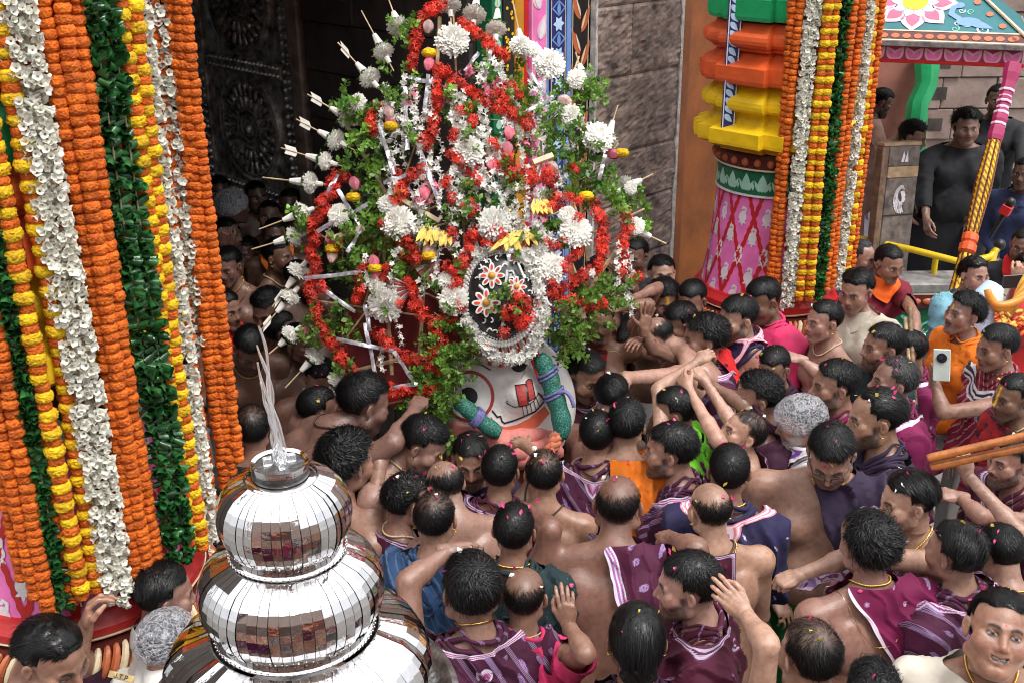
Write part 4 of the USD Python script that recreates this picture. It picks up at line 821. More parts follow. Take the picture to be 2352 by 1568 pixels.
M_hair = usdkit.material(stage, '/World/Looks/hair', {'g': ('geometry', {}), 'r': ('rgb_ramp', {'ramp': [(0, (.0035, .0032, .0033)), (.75, (.0065, .006, .006)), (1, (.016, .014, .0135))]}), 'p': ('principled_bsdf', {'roughness': .30, 'specular_ior_level': .24})}, [('g.random_per_island', 'r.fac'), ('r.color', 'p.base_color')], surface='p.BSDF')
M_grey = usdkit.material(stage, '/World/Looks/grey_hair', {'g': ('geometry', {}), 'r': ('rgb_ramp', {'ramp': [(0, (.02, .02, .02)), (.45, (.06, .055, .055)), (1, (.32, .31, .30))]}), 'p': ('principled_bsdf', {'roughness': .4, 'specular_ior_level': .5})}, [('g.random_per_island', 'r.fac'), ('r.color', 'p.base_color')], surface='p.BSDF')
# ---- hair: a cap that hugs the scalp and clumps of strands lying over it, made once per style
def hair_proto(name, style, n, length, lift, curl_=0.0, thick=.008, width=.0021, seed=0, whorl=(.012, -.07, .10), comb=None, material=M_hair, msel=None):
    r = np.random.default_rng(seed); p = proto('hair_' + name); V, F = head_mesh('mid', .0062); tm = trimesh.Trimesh(V, F, process=False); N = np.array(tm.vertex_normals)
    s = scalp(V, style); m = sstep(0.0, .022, s); far = sstep(-.004, .05, s)
    if msel is not None: m = m * msel(V)
    cl = meshkit.fbm(V * np.array([60, 60, 35]) + seed, 3, seed); t = thick * m * (.55 + .9 * cl)
    keep = (m[F] > .02).any(1); W = V + N * np.where(m > 0, t, -.004)[:, None]; u, inv = np.unique(F[keep], return_inverse=True)
    if style not in ('bald', 'thin'): obj('hair_cap', (W[u], inv.reshape(-1, 3)), material, p, smooth=True)
    # strands
    area = tm.area_faces * m[F].mean(1) * np.where((N[F].mean(1)[:, 2] > -.5), 1, .3); n = int(n * 2.3); fi = r.choice(len(F), n, p=area / area.sum()); b = r.dirichlet((1, 1, 1), n)
    P = (V[F[fi]] * b[:, :, None]).sum(1); Nn = (N[F[fi]] * b[:, :, None]).sum(1); Nn /= np.linalg.norm(Nn, axis=1, keepdims=True); mm = (m[F[fi]] * b).sum(1); fm = (far[F[fi]] * b).sum(1)
    if comb is None:
        D = P - np.array(whorl); sw = .55; D = D - (D * Nn).sum(1, keepdims=True) * Nn; D /= np.linalg.norm(D, axis=1, keepdims=True) + 1e-9; D = D + sw * np.cross(Nn, D)
    else: D = np.tile(np.asarray(comb(P)), (1, 1)) if callable(comb) else np.tile(comb, (n, 1))
    D = D - (D * Nn).sum(1, keepdims=True) * Nn; D /= np.linalg.norm(D, axis=1, keepdims=True) + 1e-9
    clump = np.stack([meshkit.noise(P * 38 + k * 17 + seed, k) - .5 for k in range(3)], 1) * 1.3 + r.normal(0, .22, (n, 3)); D = D + clump * (.36 + curl_); D = D - (D * Nn).sum(1, keepdims=True) * Nn * .8; D /= np.linalg.norm(D, axis=1, keepdims=True)
    L = length * r.uniform(.55, 1.15, n) * (.22 + .78 * fm) * (.30 + .70 * sstep(-.05, .035, P[:, 2])); fly = r.random(n) < .05; L = L * np.where(fly, 1.35, 1); K = 4; ts = np.linspace(0, 1, K); side = np.cross(Nn, D); pts = []
    ph = r.uniform(0, 6.28, n)
    for tt in ts:
        bend = lift * (1.6 * tt - 1.3 * tt * tt) * np.where(fly, 2.0, 1); q = P + D * (L * tt)[:, None] + Nn * (thick * mm * .8 + L * bend + r.uniform(-.0015, .003, n))[:, None]
        if curl_: q = q + (side * np.sin(ph + tt * 5.5)[:, None] + Nn * np.cos(ph + tt * 5.5)[:, None] * .8) * (L * .30 * curl_)[:, None]
        q = q - np.outer(L * tt * tt * (.18 if name != 'long' else .6), [0, 0, 1.0]); pts.append(q)
    pts = np.stack(pts, 1)                                      # keep strands outside the skull
    q = pts - np.array([0, -.014, .033]); k0 = np.sqrt(((q / np.array([.0775, .100, .086])) ** 2).sum(-1)); pts = np.where((k0 < 1.0)[..., None] & (pts[..., 2:] > -.02), np.array([0, -.014, .033]) + q / np.maximum(k0, 1e-6)[..., None] * 1.0, pts)
    wd = width * .44 * r.uniform(.6, 1.3, n)[:, None] * np.array([.8, 1, .85, .1])[None]
    T = np.gradient(pts, axis=1); T /= np.linalg.norm(T, axis=2, keepdims=True) + 1e-12; Sd = np.cross(T, Nn[:, None]); Sd /= np.linalg.norm(Sd, axis=2, keepdims=True) + 1e-12; Nr = np.cross(Sd, T)
    v = np.stack([pts - Sd * wd[..., None], pts + Nr * (wd * .38)[..., None], pts + Sd * wd[..., None]], 2).reshape(-1, 3)     # n, K, 3
    f = []
    for k in range(K - 1):
        for j in range(2): f.append([k * 3 + j, k * 3 + j + 1, (k + 1) * 3 + j + 1]); f.append([k * 3 + j, (k + 1) * 3 + j + 1, (k + 1) * 3 + j])
    f = (np.array(f)[None] + (np.arange(n) * K * 3)[:, None, None]).reshape(-1, 3)[:, ::-1]
    obj('strands', (v, f), material, p, smooth=True, kind='stuff'); return p
top_only = lambda V: sstep(.01, .05, V[:, 2] + .25 * V[:, 1] * 0)
ring_only = lambda V: np.clip(.22 + sstep(.085, .045, V[:, 2] + .0 * V[:, 1]), 0, 1)
HAIR = {}
def hair_style(name):
    if name not in HAIR:
        HAIR[name] = {
         'short': lambda: hair_proto('short', 'full', 2300, .026, .20, .15, .007, seed=1), 'wet': lambda: hair_proto('wet', 'full', 1700, .042, .12, .35, .009, .0026, seed=2, whorl=(-.02, -.06, .10)),
         'curly': lambda: hair_proto('curly', 'full', 1900, .030, .5, 1.0, .014, .0024, seed=3), 'wavy': lambda: hair_proto('wavy', 'full', 1700, .050, .3, .75, .016, .0028, seed=4),
         'fade': lambda: hair_proto('fade', 'full', 1700, .036, .22, .3, .010, .0024, seed=5, msel=lambda V: np.clip(sstep(.02, .07, V[:, 2]), .12, 1)), 'spiky': lambda: hair_proto('spiky', 'full', 2000, .034, .38, .3, .012, .0024, seed=6),
         'thin': lambda: hair_proto('thin', 'thin', 1300, .034, .2, .3, .006, .0017, seed=7, msel=ring_only), 'bald': lambda: hair_proto('bald', 'bald', 900, .024, .25, .2, .005, .0016, seed=8, msel=lambda V: np.clip(sstep(.080, .032, V[:, 2] + .10 * np.maximum(V[:, 1], 0)), 0, 1)),
         'slick': lambda: hair_proto('slick', 'recede', 1900, .055, .04, .10, .009, .0025, seed=9, comb=lambda P: np.stack([P[:, 0] * 4, -np.ones(len(P)), -.4 + 0 * P[:, 2]], 1)), 'side': lambda: hair_proto('side', 'full', 1900, .048, .2, .15, .011, .0025, seed=10, comb=lambda P: np.stack([np.where(P[:, 0] > .02, .9, -1.0), -.35 + 0 * P[:, 0], -.2 + 0 * P[:, 0]], 1)),
         'long': lambda: hair_proto('long', 'full', 2400, .065, .04, .04, .012, .0022, seed=11, comb=lambda P: np.stack([P[:, 0] * 3, -np.ones(len(P)), -.5 + 0 * P[:, 2]], 1)), 'grey': lambda: hair_proto('grey', 'recede', 1800, .034, .3, .4, .008, .0022, seed=12, material=M_grey),
        }[name]()
    return HAIR[name]
# ---- cloth: an offset of the body cut along a mask, with folds
def clip_iso(V, F, m, extra=()):
    """Keep m > 0, cutting triangles along m = 0."""
    V, A, m = np.asarray(V), [np.asarray(e) for e in extra], np.asarray(m); ins = m > 0; cnt = ins[F].sum(1); out = [F[cnt == 3]]; nv = [V]; na = [[a] for a in A]; nm = [m]; base = len(V); cache = {}
    def cut(i, j):
        nonlocal base
        k = (min(i, j), max(i, j))
        if k not in cache:
            t = m[i] / (m[i] - m[j]); nv.append((V[i] + (V[j] - V[i]) * t)[None]); nm.append(np.zeros(1))
            for a, l in zip(A, na): l.append((a[i] + (a[j] - a[i]) * t)[None])
            cache[k] = base; base += 1
        return cache[k]
    o = []
    for f in F[(cnt == 1) | (cnt == 2)]:
        q = []
        for a, b in zip(f, np.roll(f, -1)):
            if ins[a]: q.append(a)
            if ins[a] != ins[b]: q.append(cut(a, b))
        for k in range(1, len(q) - 1): o.append([q[0], q[k], q[k + 1]])
    if o: out.append(np.array(o))
    F2 = np.vstack(out); V2 = np.vstack(nv); A2 = [np.concatenate(l) for l in na]; u, inv = np.unique(F2, return_inverse=True)
    return V2[u], inv.reshape(-1, 3), [a[u] for a in A2], np.concatenate(nm)[u]
def cloth_mat(name, base, motif=None, line=None, border=None, border2=None, bw=.035, rough=.75, dens=17.0, stripe=.16, mot_r=.30):
    """Woven cloth: plain ground with noise; round petalled motifs, bundles of thin lines, and a border along the edge (uv.y is the distance from the edge in metres)."""
    base = np.array(base)
    n = {'uv': ('texture_coordinate', {}), 'n': ('noise_texture', {'scale': 7.0, 'detail': 4.0}), 'r': ('rgb_ramp', {'ramp': [(.3, tuple(base * .72)), (.7, tuple(np.minimum(base * 1.25, 1)))]}), 'w': ('noise_texture', {'scale': 900.0, 'detail': 1.0}), 'b': ('bump', {'strength': .25, 'distance': .001}),
         'p': ('principled_bsdf', {'roughness': rough, 'sheen_weight': .02, 'specular_ior_level': .3}), 'sx': ('separate_xyz', {})}
    l = [('uv.object', 'n.vector'), ('n.fac', 'r.fac'), ('uv.object', 'w.vector'), ('w.fac', 'b.height'), ('b.normal', 'p.normal'), ('uv.UV', 'sx.vector')]; out = 'r.color'
    def mth(nm, t, a, b=None, c=None):
        d = {'math_type': t}
        for k, x in (('value1', a), ('value2', b), ('value3', c)):
            if isinstance(x, str): l.append((x, f'{nm}.{k}'))
            elif x is not None: d[k] = x
        n[nm] = ('math', d); return nm + '.value'
    def over(nm, fac, col):
        nonlocal out
        n[nm] = ('mix_color', {'b': tuple(col)}); l.extend([(fac, nm + '.fac'), (out, nm + '.a')]); out = nm + '.result'
    if motif is not None:
        n['vo'] = ('voronoi_texture', {'scale': dens, 'randomness': .35, 'dimensions': '2D'}); n['pn'] = ('noise_texture', {'scale': 190.0, 'detail': 1.0}); l.extend([('uv.UV', 'vo.vector'), ('uv.UV', 'pn.vector')])
        j = mth('pj', 'multiply_add', 'pn.fac', .22, 'vo.distance'); k1 = mth('k1', 'less_than', j, mot_r + .07); k2 = mth('k2', 'greater_than', 'pn.fac', .42); over('mo', mth('k3', 'multiply', k1, k2), motif)
    if line is not None:
        f = mth('f', 'fraction', mth('fs', 'multiply', 'sx.x', 1 / stripe)); a = mth('la', 'less_than', f, .22); q = mth('q', 'fraction', mth('qs', 'multiply', f, 18.0)); over('li', mth('lm', 'multiply', a, mth('lq', 'less_than', q, .35)), line)
    if border is not None:
        over('bo', mth('bm', 'less_than', 'sx.y', bw), border)
        if border2 is not None:
            s1 = mth('s1', 'fraction', mth('s0', 'multiply', 'sx.x', 120.0)); tri = mth('tri', 'pingpong', s1, .5); dd = mth('dd', 'absolute', mth('d1', 'subtract', mth('d2', 'multiply', 'sx.y', 1 / bw), .72)); over('b3', mth('b4', 'less_than', mth('b5', 'add', dd, mth('b6', 'multiply', tri, .25)), .16), border2)
            over('b7', mth('b8', 'less_than', mth('b9', 'absolute', mth('ba', 'subtract', mth('bb', 'multiply', 'sx.y', 1 / bw), .35)), .10), border2)
    l.append((out, 'p.base_color')); return usdkit.material(stage, '/World/Looks/' + name, n, l, surface='p.BSDF')
CLOTH = {'bordered': lambda: cloth_mat('maroon_bordered', (.075, .009, .036), (.30, .19, .38), None, (.60, .56, .66), (.36, .12, .34), .036, dens=13, mot_r=.2), 'maroon': lambda: cloth_mat('maroon_ikat', (.062, .0055, .021), (.26, .15, .30), None, (.09, .018, .05), (.42, .34, .46), .016, dens=10, mot_r=.12), 'maroon2': lambda: cloth_mat('maroon_striped', (.050, .0055, .026), (.25, .15, .32), (.30, .21, .36), (.50, .44, .54), (.26, .03, .14), .013, dens=15, stripe=.11, mot_r=.24),
         'plum': lambda: cloth_mat('plum_plain', (.036, .007, .022), None, None, None), 'purple': lambda: cloth_mat('purple_plain', (.026, .015, .040), None, None, None), 'navy': lambda: cloth_mat('navy_print', (.020, .016, .060), (.55, .52, .62), None, (.58, .18, .25), (.7, .6, .65), .02, dens=9, mot_r=.10),
         'white': lambda: cloth_mat('white_bordered', (.62, .60, .64), None, None, (.62, .60, .64), (.25, .10, .42), .06), 'pink': lambda: cloth_mat('pink_plain', (.62, .035, .13)), 'red': lambda: cloth_mat('red_plain', (.50, .012, .014)), 'orange': lambda: cloth_mat('orange_plain', (.72, .17, .012)), 'scarf_orange': lambda: cloth_mat('bright_orange', (.80, .12, .012)),
         'green': lambda: cloth_mat('bright_green', (.10, .36, .012)), 'darkgreen': lambda: cloth_mat('dark_green_print', (.010, .026, .030), (.20, .30, .32), None, None, None, dens=26, mot_r=.08), 'blue': lambda: cloth_mat('blue_check', (.018, .05, .12), None, (.10, .15, .25), stripe=.05), 'khaki': lambda: cloth_mat('khaki_shirt', (.46, .41, .33)), 'whiteshirt': lambda: cloth_mat('white_shirt', (.62, .60, .56)), 'black': lambda: cloth_mat('black_cotton', (.016, .017, .020)), 'teal': lambda: cloth_mat('teal_cotton', (.18, .42, .52), (.5, .6, .65), None, None, None, dens=70, mot_r=.18), 'cream': lambda: cloth_mat('cream_cotton', (.55, .50, .42)), 'maroonshirt': lambda: cloth_mat('maroon_shirt', (.16, .008, .022)), 'magenta': lambda: cloth_mat('magenta_cloth', (.155, .007, .055), (.45, .3, .5), None, (.6, .5, .6), None, .012, dens=9, mot_r=.11), 'plaid': lambda: cloth_mat('red_white_plaid', (.22, .010, .030), None, (.62, .58, .60), (.6, .56, .6), (.03, .02, .03), .05, stripe=.06), 'blacknet': lambda: cloth_mat('black_net', (.03, .03, .034), (.12, .12, .13), None, None, None, dens=60, mot_r=.2), 'beige': lambda: cloth_mat('beige_pink', (.45, .27, .20)), 'lungi_green': lambda: cloth_mat('green_lungi', (.012, .12, .028), None, (.02, .22, .05), stripe=.03), 'lungi_yellow': lambda: cloth_mat('yellow_lungi', (.35, .26, .02), None, (.02, .10, .03), stripe=.09), 'lungi_white': lambda: cloth_mat('white_lungi', (.55, .53, .52)), 'darkblue': lambda: cloth_mat('dark_blue_cotton', (.03, .04, .10)), 'lavender': lambda: cloth_mat('pale_lavender', (.52, .48, .60)), 'redpattern': lambda: cloth_mat('red_black_print', (.30, .012, .015), (.02, .01, .02), (.02, .01, .03), None, None, stripe=.05)}
_cl = {}
def cloth(n):
    if n not in _cl: _cl[n] = CLOTH[n]()
    return _cl[n]
M_gold = mat('gold', (.80, .50, .14), .28, .15, 60, metal=1.0); M_bead = mat('dark_beads', (.06, .03, .02), .35, .3, 80); M_pearl = mat('pale_beads', (.60, .45, .28), .4, .2, 80); M_plastic = None
def garment(body, G, S, o, h, spec, seed, fine=False):
    """spec: (kind, cloth, side). Returns the mesh, its uv and the fold-displaced surface in body coordinates."""
    kind, col, side = spec[0], spec[1], spec[2] if len(spec) > 2 else 1
    off = {'collar': .015, 'shirt': .009, 'wrap': .017, 'sash': .016, 'scarf': .030, 'fold': .022, 'cape': .02}[kind]
    V, F = surface_nets(S - off, o, h)
    if fine:
        V, F = trimesh.remesh.subdivide(V, F)
        g_ = np.array(trimesh.Trimesh(V, F, process=False).vertex_normals)
    x, y, z = V.T * np.array([[side], [1], [1]])
    r = np.hypot(x, y + .015); wob = .014 * (meshkit.noise(V * 13 + seed, seed) - .5)
    if kind == 'sash': diag = (spec[3] if len(spec) > 3 else .03) + .80 * x + .42 * (z + .10) + 2.2 * wob + .05 * (y > 0); m = smin(smin(diag, r - .058, .05), .05 - z, .04); ucoord = (-.55 * x + .8 * z)     # over one shoulder, across the back
    elif kind == 'fold': m = np.minimum.reduce([.125 - np.abs(x - .075 - .10 * (-z)) + wob, r - .070, .03 - z, z + .45]); ucoord = z
    elif kind == 'wrap': m = np.minimum.reduce([r - .078 + wob, .010 - z + .12 * np.abs(x) + wob]); ucoord = x * 1.4 + .8 * z
    elif kind == 'cape': m = np.minimum.reduce([r - .085 + wob, -.015 - z + .25 * np.abs(x) + wob - .5 * np.maximum(y, 0)]); ucoord = x * 1.2 + .9 * z
    elif kind == 'collar': m = np.minimum.reduce([.092 - r + .25 * np.maximum(y, 0), r - .056, .05 - z, z + .03 + .4 * np.maximum(y, 0), np.hypot(x / 1.0, np.maximum(y - .0, 0)) * 0 + 1]); ucoord = np.arctan2(x, y) * .1
    elif kind == 'scarf': m = np.minimum.reduce([.108 - r + 2 * wob + .30 * np.maximum(y, 0), r - .055, z + .055 + wob + .5 * np.maximum(y, 0), .085 - z]); ucoord = np.arctan2(x, y) * .12
    else:
        sl = spec[3] if len(spec) > 3 else .24; m = np.minimum(r - .069, .022 - z)
        for s, e, w_, up in body['arms']:
            q = np.asarray(s) + (np.asarray(e) - np.asarray(s)); L = np.linalg.norm(np.asarray(e) - np.asarray(s)); ax = (np.asarray(e) - np.asarray(s)) / L; t = (V - s) @ ax; rad = np.linalg.norm(V - s - t[:, None] * ax, axis=1)
            near = (rad < .085) & (t > 0.02); m = np.where(near, np.minimum(m, sl - t), m)
            ax2 = np.asarray(w_) - np.asarray(e); L2 = np.linalg.norm(ax2); ax2 = ax2 / L2; t2 = (V - e) @ ax2; rad2 = np.linalg.norm(V - e - t2[:, None] * ax2, axis=1); m = np.where((rad2 < .07) & (t2 > -.03), np.minimum(m, sl - L - np.maximum(t2, 0)), m)
        ucoord = x + .3 * z
    # folds
    N = np.array(trimesh.Trimesh(V, F, process=False).vertex_normals)
    dirv = {'sash': .45 * z + .75 * x, 'fold': x, 'wrap': .8 * x + .35 * z, 'cape': .9 * x + .25 * z, 'scarf': z * 1.3 + .15 * r, 'collar': z, 'shirt': .5 * x + .3 * z}[kind]
    amp = {'shirt': .014, 'scarf': .015, 'collar': .002}.get(kind, .0205); wq = meshkit.fbm(V * 6 + seed, 2, seed); freq = {'scarf': 150, 'fold': 190}.get(kind, 125)
    fold = (1 - 2 * np.abs(np.sin(dirv * freq * .5 + 7.5 * wq)) ** .7) * .7 + .7 * np.sin(dirv * freq * .43 + 11 * wq + 1) ; edge = sstep(0, .02, m)
    fold = np.clip(fold, -.5, 1.3)
    V = V + N * ((amp * fold * (.45 + .8 * meshkit.noise(V * 9 + seed, seed + 2))) * (.45 + .55 * edge) + amp * .45)[:, None]
    uv = np.stack([ucoord, diag if kind == 'sash' else m], 1); V, F, (uv,), _ = clip_iso(V, F, m, (uv,)); return V, F, uv
_count = [0]
def person(label, u, v, w=None, yaw=180, pitch=0, roll=0, byaw=None, lean=8, zc=1.58, Z=None, kind='mid', skin=0, hair='short', beard=None, grey=0, body=1.0, fat=0.2, wear=(), arms=(), lungi='lungi_white', eyes=True, tilak=None, res=None, lip=None, chain=None, earring=False, dim=None, hscale=None, group=None):
    """One person. (u, v): the middle of the head in the picture, zc its height (or Z its distance); w the head's width there; arms: (side, elbow point, wrist point, hand pose, hand up direction)."""
    _count[0] += 1; sd = _count[0]; body = body * 1.07; H = at(u, v, Z) if Z else at_z(u, v, zc); Zd = depth(H)
    sc = np.clip(w * Zd / (FOC * .186), .84, 1.12) if w else 1.0
    res = res or (.0052 if Zd < 3.7 else .0064 if Zd < 4.7 else .0076 if Zd < 5.7 else .0092)
    byaw = yaw if byaw is None else byaw; Rh = basis(yaw, pitch, roll); Rb = basis(byaw, lean)
    fl = basis(byaw, lean * 1.3 + pitch * .35); N = H - sc * (.168 * fl[:, 2]) + sc * .0 * fl[:, 1]
    tone = (np.array(SKINS[skin]) if not isinstance(skin, tuple) else np.array(skin)) * (.74 + .26 * ((sd * .618) % 1)) * np.array([1, .97 + .06 * ((sd * .37) % 1), .95 + .12 * ((sd * .73) % 1)]); hcol = np.array(BLACK)
    P_ = thing('person', label, 'person', group=group, mat=m4(np.eye(3), (N[0], N[1], 0)))
    W2L = lambda p: Rb.T @ ((np.asarray(p, float) - N) / sc)
    shw = .172 * body; A = []
    given = {a[0]: a for a in arms}
    for s in (-1, 1):
        sh = np.array([s * shw, -.012, -.072]); a = given.get(s)
        if a is not None:
            e, hnd = W2L(a[1]), W2L(a[2])
            d = e - sh; L = np.linalg.norm(d); sh = sh + d / L * np.clip(L - .33, -.03, .12) * .6     # the shoulder follows a reaching arm
            if np.linalg.norm(e - sh) > .40: e = sh + (e - sh) / np.linalg.norm(e - sh) * .40
            if np.linalg.norm(hnd - e) > .42: hnd = e + (hnd - e) / np.linalg.norm(hnd - e) * .42
            A.append((sh, e, hnd, a))
        else: A.append((sh, np.array([s * (shw + .035), .05, -.36]), np.array([s * (shw - .10), .20, -.46]), None))
    ntop = Rb.T @ ((H + sc * Rh @ np.array([0, -.024, -.062]) - N) / sc)
    hh = .0155 if Zd < 4.4 else .020 if Zd < 5.8 else .024; pts = np.array([q for a in A for q in a[:3]]); lo = np.minimum(pts.min(0) - .09, [-.25 * body, -.22, -.62]); hi = np.maximum(pts.max(0) + .09, [.25 * body, .26, .03]); hi[2] = max(hi[2], ntop[2] + .07)
    G, o = grid_pts(lo, hi, hh); S = body_sdf(G, body, .93 + .12 * (body - 1) + .08 * fat, A, fat, ntop); BV, BF = surface_nets(S, o, hh)
    # bottom is open at the waist, hidden in the wrap
    toW = lambda V: (V * sc) @ Rb.T + N - np.array([N[0], N[1], 0]); off = np.array([N[0], N[1], 0])
    n = meshkit.fbm(BV * 14 + sd, 3, sd % 7)[:, None]; bt = tone * (.86 + .28 * n)
    HV, HF = head_mesh(kind, res); ht = head_tint(HV, tone, hcol, {'grey': 'recede', 'slick': 'recede', 'bald': 'bald', 'thin': 'thin', 'fade': 'fade'}.get(hair, 'full'), beard, grey=grey, rng_seed=sd * 3.7, eyes=eyes, tilak=tilak, gap=KINDS[kind].get('open', 0), grin=KINDS[kind].get('grin', 0), **({'lip': lip} if lip else {}))
    hw = (HV * sc) @ Rh.T + H - off; parts, tints = [(toW(BV), BF), (hw, HF)], [bt, ht]
    for sh, e, wr, a in A:
        if a is None: a = (1 if sh[0] > 0 else -1, 0, 0, 'coarse')
        pose, upv = a[3], a[4] if len(a) > 4 else (0, 0, 1); fx = Rb @ (np.asarray(wr) - np.asarray(e)); fx /= np.linalg.norm(fx)
        if len(a) > 5 and a[5] is not None: hx = np.asarray(a[5], float); hx = hx / np.linalg.norm(hx)
        else: hx = fx
        z_ = np.asarray(upv, float); z_ = z_ - np.dot(z_, hx) * hx; z_ /= np.linalg.norm(z_); y_ = np.cross(z_, hx); mir = -1 if (a[6] if len(a) > 6 and a[6] else a[0]) > 0 else 1
        hv, hf = hand_mesh('relax', .011) if pose == 'coarse' else hand_mesh(pose); hv2 = hv * [1, -mir, 1]; R = np.stack([hx, y_, z_], 1); wW = toW(np.asarray(wr)[None])[0]; hs = sc * .90
        parts.append(((hv2 * hs) @ R.T + wW, hf if -mir > 0 else hf[:, ::-1])); tints.append(hand_tint(hv, tone))
    bd = obj('body', cat_(parts), M_skin, P_, smooth=True, tint=np.vstack(tints))
    if hair and hair != 'none':
        copy_of(hair_style(hair), 'hair', P_, m4(Rh, H - off, sc * (1.0 if KINDS[kind]['w'] < 1.03 else 1.03)))
    for k, sp in enumerate(wear):
        V, F, uv = garment({'arms': [(a[0], a[1], a[2], 0) for a in A]}, G, S, o, hh, sp, sd + 5 * k, Zd < 4.1 and sp[0] in ('wrap', 'cape', 'sash'))
        if sp[0] in ('wrap', 'cape', 'scarf') and Zd < 5.8 and len(F):
            rings = []
            for j in range(6):
                a = np.linspace(0, 2 * pi, 41)[:-1] if sp[0] != 'sash' else np.linspace(.15 * pi, 1.35 * pi, 44); sg = sp[2] if len(sp) > 2 else 1; rr = .076 + .0100 * j + .008 * np.sin(a * 2 + sd + j * .8) + .004 * np.sin(a * 5 + j * 2 + sd); ring = np.stack([sg * rr * np.sin(a), rr * np.cos(a) - .012, .05 + 0 * a], 1)
                for _ in range(14):
                    dd = body_sdf(ring.astype(np.float32), body, .93 + .12 * (body - 1) + .08 * fat, A, fat, ntop); ring[:, 2] -= np.clip(dd - .010, -.03, .02) * .9; ring[:, 2] = np.maximum(ring[:, 2], -.13 - .02 * j)
                ring[:, 2] += .009 * np.sin(a * 3 + sd + j * 1.1) * (j % 2) + .003 * np.sin(a * 9 + j); w_ = np.convolve(np.r_[ring[-2:, 2], ring[:, 2], ring[:2, 2]], np.ones(5) / 5, 'valid'); ring[2:-2, 2] = w_[2:-2]
                if sp[0] != 'sash': ring = np.vstack([ring, ring[:1]])
                rad = .0075 * (1 + .45 * np.sin(np.arange(len(ring)) * .33 + j * 2 + sd)) ; rings.append(tube(ring, rad, 6, sp[0] == 'sash'))
            rv_, rf_ = cat_(rings); uv = np.vstack([uv, np.stack([rv_[:, 0] * 1.5 + rv_[:, 1] * 2.2, .03 + .10 * (np.arange(len(rv_)) % 2) * 0 + .08 + 0 * rv_[:, 0]], 1)]); F = np.vstack([F, rf_ + len(V)]); V = np.vstack([V, rv_])
        if len(F): obj({'shirt': 'shirt', 'wrap': 'shawl', 'sash': 'shawl', 'scarf': 'scarf', 'collar': 'collar', 'fold': 'shawl', 'cape': 'shawl'}[sp[0]], (toW(V), F), cloth(sp[1]), P_, smooth=True, uv=uv)
    # wrap from the waist to the ground
    if lungi:
        wz = N[2] - sc * .50; cen = toW(np.array([[0, 0, -.52]]))[0]; k = 28; ang = np.arange(k) * 2 * pi / k; zs = np.linspace(0, 1, 9); rows = []
        for i, t in enumerate(zs):
            c = cen * (1 - t) + np.array([cen[0] * .4, cen[1] * .4, 0.02]) * t; c[2] = cen[2] * (1 - t) + .02 * t + .03 * (t == 0) * 0; rx, ry = (.185 * body * (1 + .12 * fat) + .02) * (1 - .18 * t), (.15 * (1 + .25 * fat) + .02) * (1 + .0 * t); fo = 1 + (.02 + .05 * t) * np.sin(ang * 7 + sd) + .02 * np.sin(ang * 13 + i)
            rows.append(np.outer(rx * fo * np.cos(ang), Rb[:, 0] * [1, 1, 0]) * sc + np.outer(ry * fo * np.sin(ang), basis(byaw)[:, 1]) * sc + c)
        vv = np.stack(rows, 1).reshape(-1, 3); obj('waist_wrap', (vv, grid_faces(k, len(zs), True)[:, ::-1]), cloth(lungi), P_, smooth=True, uv=np.stack([vv[:, 2], vv[:, 0] + 1], 1))
    if chain:
        for q, ck in enumerate(chain.split('+')):
            dr = {'gold': .0, 'gold2': .03, 'beads': .012, 'dark': .02, 'tight': -.02, 'thread': .06}[ck]; a = np.linspace(0, 2 * pi, 56)[:-1]; rr = .072 + .02 * q + dr * .6
            ring = np.stack([rr * np.sin(a) * 1.02, rr * 1.0 * np.cos(a) - .01, .04 + 0 * a], 1); bs = body_sdf
            for _ in range(14):                                  # let the ring sink on to the shoulders
                dd = bs(ring.astype(np.float32), body, .93 + .12 * (body - 1) + .08 * fat, A, fat, ntop); ring[:, 2] -= np.clip(dd - .006, -.03, .02) * .9; ring[:, 2] = np.maximum(ring[:, 2], -.10 - dr - .08 * (np.cos(a) > 0) * np.cos(a))
            ring = np.stack([np.convolve(np.r_[ring[-2:, k], ring[:, k], ring[:2, k]], np.ones(5) / 5, 'valid') for k in range(3)], 1); W = toW(ring); th = {'gold': .0035, 'gold2': .003, 'tight': .003, 'thread': .0012}.get(ck, .004) * sc
            if ck in ('beads', 'dark', 'gold'): msh = cat_([xf(trimesh.creation.icosphere(1 if Zd < 4 else 0, 1.0), s=th * 1.25, t=p) for p in smooth_path(np.vstack([W, W[:1]]), 92)])
            else: msh = tube(np.vstack([W, W[:1]]), th, 6, False)
            obj('necklace', msh, {'beads': M_pearl, 'dark': M_bead}.get(ck, M_gold), P_, smooth=True)
    if earring:
        for s in (-1, 1): obj('earring', xf(trimesh.creation.torus(.007, .0018, 12, 6), R=Rh @ rot([0, 1, 0], 0) @ rot([0, 0, 1], 20), t=hw.mean(0) * 0 + Rh @ (np.array([s * .0815, -.006, -.042]) * sc) + H - off), M_gold, P_, smooth=True)
    NB = np.array(trimesh.Trimesh(*cat_([parts[0]]), process=False).vertex_normals)
    return dict(body=(parts[0][0] + off, NB), prim=P_, H=H, Rh=Rh, Rb=Rb, N=N, sc=sc, off=off, Z=Zd)
def on_head(q, p): return q['H'] + q['sc'] * (q['Rh'] @ np.asarray(p, float))
